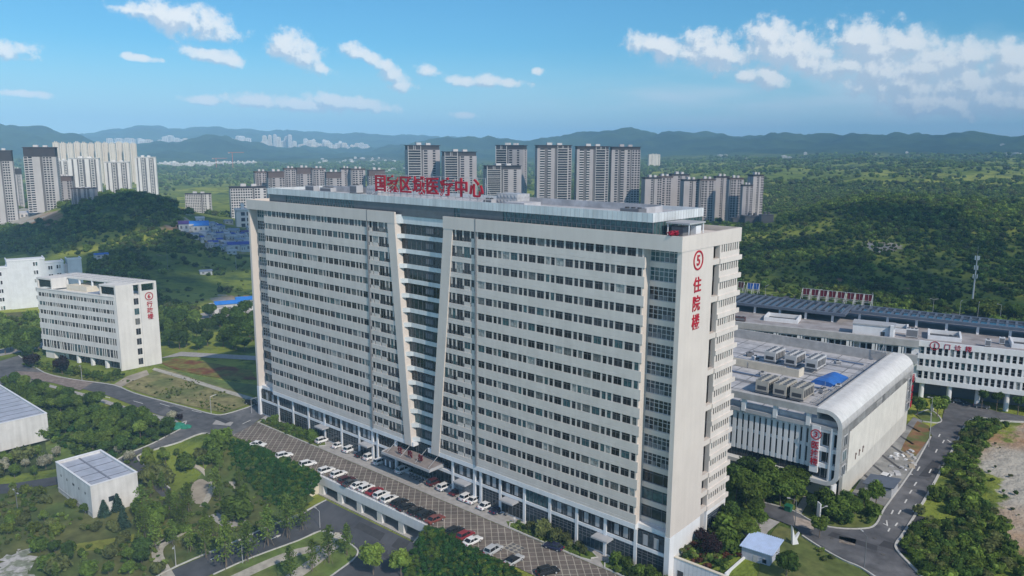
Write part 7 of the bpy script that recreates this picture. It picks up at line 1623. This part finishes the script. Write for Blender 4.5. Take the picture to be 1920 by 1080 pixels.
# ------------------------------------------------------------------ blue-roofed sheds on the works site, cabins
def shed(px, py, wpx, dpt, h, mat, label, group, turn=0.):
    p = G(px, py); D = hypot(p.x-CC[0], p.y-CC[1]); w = wpx/CF*D; az = atan2(p.x-CC[0], p.y-CC[1]); r = empty('site_shed', tuple(p), -az+turn, label, 'shed', group)
    MB().box(-w/2, w/2, -dpt/2, dpt/2, -1, h).build('wall', M_FRAME, r); MB().extr([(-dpt/2-.5, h), (dpt/2+.5, h), (0, h+dpt*.16)], 'x', -w/2-.4, w/2+.4).build('roof', mat, r)
    m = MB(); n = max(2, int(w/4))
    for i in range(n): x = lerp(-w/2, w/2, (i+.3)/n); m.box(x, x+w/n*.4, -dpt/2-.06, -dpt/2-.004, h*.35, h*.75)
    m.build('window', M_DFRAME, r)
MB_ = pm('bright blue sheet', (.035, .20, .62), .5, .1, .2); M_GB = pm('grey blue sheet', (.26, .31, .40), .6, .15, .1); M_PU = pm('purple sheet', (.10, .06, .22), .6, .1, .2); M_DB = pm('deep blue sheet', (.04, .07, .36), .6, .15, .2)
SH = [(372,433,34,22,5.5,MB_,0),(345,432,16,14,6,M_PU,0),(455,470,50,12,6,M_DB,0),(430,466,18,9,5,M_GB,.2),(405,452,22,8,4,M_GB,0),(385,444,18,8,4,M_GB,.2),(420,446,16,9,4,M_FRAME,.1),(440,440,16,10,5,M_GB,-.2),(460,444,14,9,5,M_PU,.2),(400,462,16,8,4,M_DB,.1),(450,456,18,8,4,M_GB,0),(395,428,12,8,5,M_GB,.4),(375,419,14,10,5,M_FRAME,.1),(415,432,12,8,4,M_GB,.1),(465,460,12,8,4,M_FRAME,0),(365,447,14,7,4,M_GB,0),(435,476,16,6,3,M_FRAME,0),(412,470,10,6,3,M_GB,.4),(470,432,14,8,4,M_FRAME,.1),(428,420,14,7,4,M_GB,.3)]
sh_lab = ['largest bright blue-roofed shed of the works site behind the dark hill', 'purple-roofed shed beside the large bright blue shed', 'long deep blue-roofed shed lying along the front of the works site']
for i, (px, py, w, d, h, m, t) in enumerate(SH): shed(px, py, w, d, h, m, sh_lab[i] if i < 3 else 'small grey-blue shed on the cluttered works site by the tall block', 'works site sheds', t)
for i in range(120):
    px, py = RNG.uniform(350, 470), RNG.uniform(424, 472)
    if py < 424+.42*(px-372)-14 or px < 340+(py-424)*1.2: continue
    shed(px, py, RNG.uniform(5, 13), RNG.uniform(5, 8), RNG.uniform(3, 5), RNG.choice((M_GB, M_FRAME, M_FRAME, M_DB, M_GREYP, M_SOIL, M_CONC)), 'small grey-blue shed on the cluttered works site by the tall block', 'works site sheds', RNG.uniform(-.5, .6))
shed(430, 588, 46, 8, 6, MB_, 'long two-row white cabin block with a blue roof left of the tall block', 'blue roofed cabins', .1); shed(460, 580, 30, 8, 6, MB_, 'second white cabin block with a blue roof touching the tall block edge', 'blue roofed cabins', .1)
shed(190, 484, 20, 6, 3, M_BLUE, 'small blue-roofed hut on the slope above the white annex', 'small blue huts', .2); shed(386, 514, 20, 5, 2.5, M_GB, 'small pale blue hut on the dark green field', 'small blue huts', .1)
shed(405, 590, 24, 9, 5, M_GREYP, 'grey low shed at the left end of the blue-roofed cabins', 'blue roofed cabins', .1)
def platform():
    p = G(40, 408); az = atan2(p.x-CC[0], p.y-CC[1]); r = empty('site_platform', tuple(p), -az, 'pale long retaining platform under the dark-topped towers', 'platform')
    MB().box(-70, 38, 0, 40, -3, 4.5).build('podium', T_LIGHT, r); m = MB()
    for i in range(26): m.box(-68+4*i, -66+4*i, -.06, -.004, .5, 3.2)
    tag(m.build('bay_opening', M_DFRAME, r), kind='stuff')
platform()
# ------------------------------------------------------------------ unseen clouds placed behind the camera to cast the shade on the near hills
CLM = pm('cloud white', (.8, .8, .8), 1., 0); _n = CLM.node_tree; _t = _n.nodes.new('ShaderNodeBsdfTransparent'); _x = _n.nodes.new('ShaderNodeMixShader'); _x.inputs[0].default_value = .72
_n.links.new(_n.nodes['Principled BSDF'].outputs[0], _x.inputs[1]); _n.links.new(_t.outputs[0], _x.inputs[2]); _n.links.new(_x.outputs[0], _n.nodes['Material Output'].inputs[0])
CLD = CLM.copy(); CLD.name = 'dense cloud white'; CLD.node_tree.nodes['Mix Shader'].inputs[0].default_value = .3
def cloud(gx_, gy_, rx, ry, seed, label, alt=900):
    rng = np.random.default_rng(seed); c = Vector((gx_, gy_, 20))+sdir*((alt-20)/sdir.z); m = MB()
    for i in range(int(26)):
        a = rng.uniform(0, 6.28); q = math.sqrt(rng.uniform(0, 1)); s = rng.uniform(.24, .42)*min(rx, ry); m.ball((cos(a)*q*rx*.85, sin(a)*q*ry*.85, rng.uniform(0, .25)*s), s, 0, 9, 6, .5)
    o = m.build('cloud', CLM if seed > 40 else CLD); o.location = c; o.rotation_euler = (0, 0, CY); tag(o, label, 'cloud')
CLOUD_SHADE = [((285, 432), 300, 150, 'broad low cloud out of view shading the dark hill on the left'), ((1690, 470), 330, 125, 'broad low cloud out of view shading the dark hill on the right'), ((1420, 490), 170, 90, 'smaller cloud out of view shading the slope behind the finned block')]
for i, ((px, py), rx, ry, lab) in enumerate(CLOUD_SHADE):
    p = G(px, py); cloud(p.x, p.y, rx, ry, 40+i, lab)
# ------------------------------------------------------------------ the air between here and the mountains
HZ = MB().box(-13500, 13500, -3000, 16500, -140, 560).build('haze', [], None)
hm_ = bpy.data.materials.new('haze air'); hm_.use_nodes = True; N_, L_ = hm_.node_tree.nodes, hm_.node_tree.links; N_.remove(N_['Principled BSDF']); pv = N_.new('ShaderNodeVolumePrincipled'); L_.new(pv.outputs[0], N_['Material Output'].inputs['Volume'])
pv.inputs['Color'].default_value = (.36, .68, 1.0, 1); pv.inputs['Density'].default_value = 1.2e-4; pv.inputs['Anisotropy'].default_value = -.52
HZ.data.materials.append(hm_); HZ.visible_shadow = True; tag(HZ, kind='stuff')
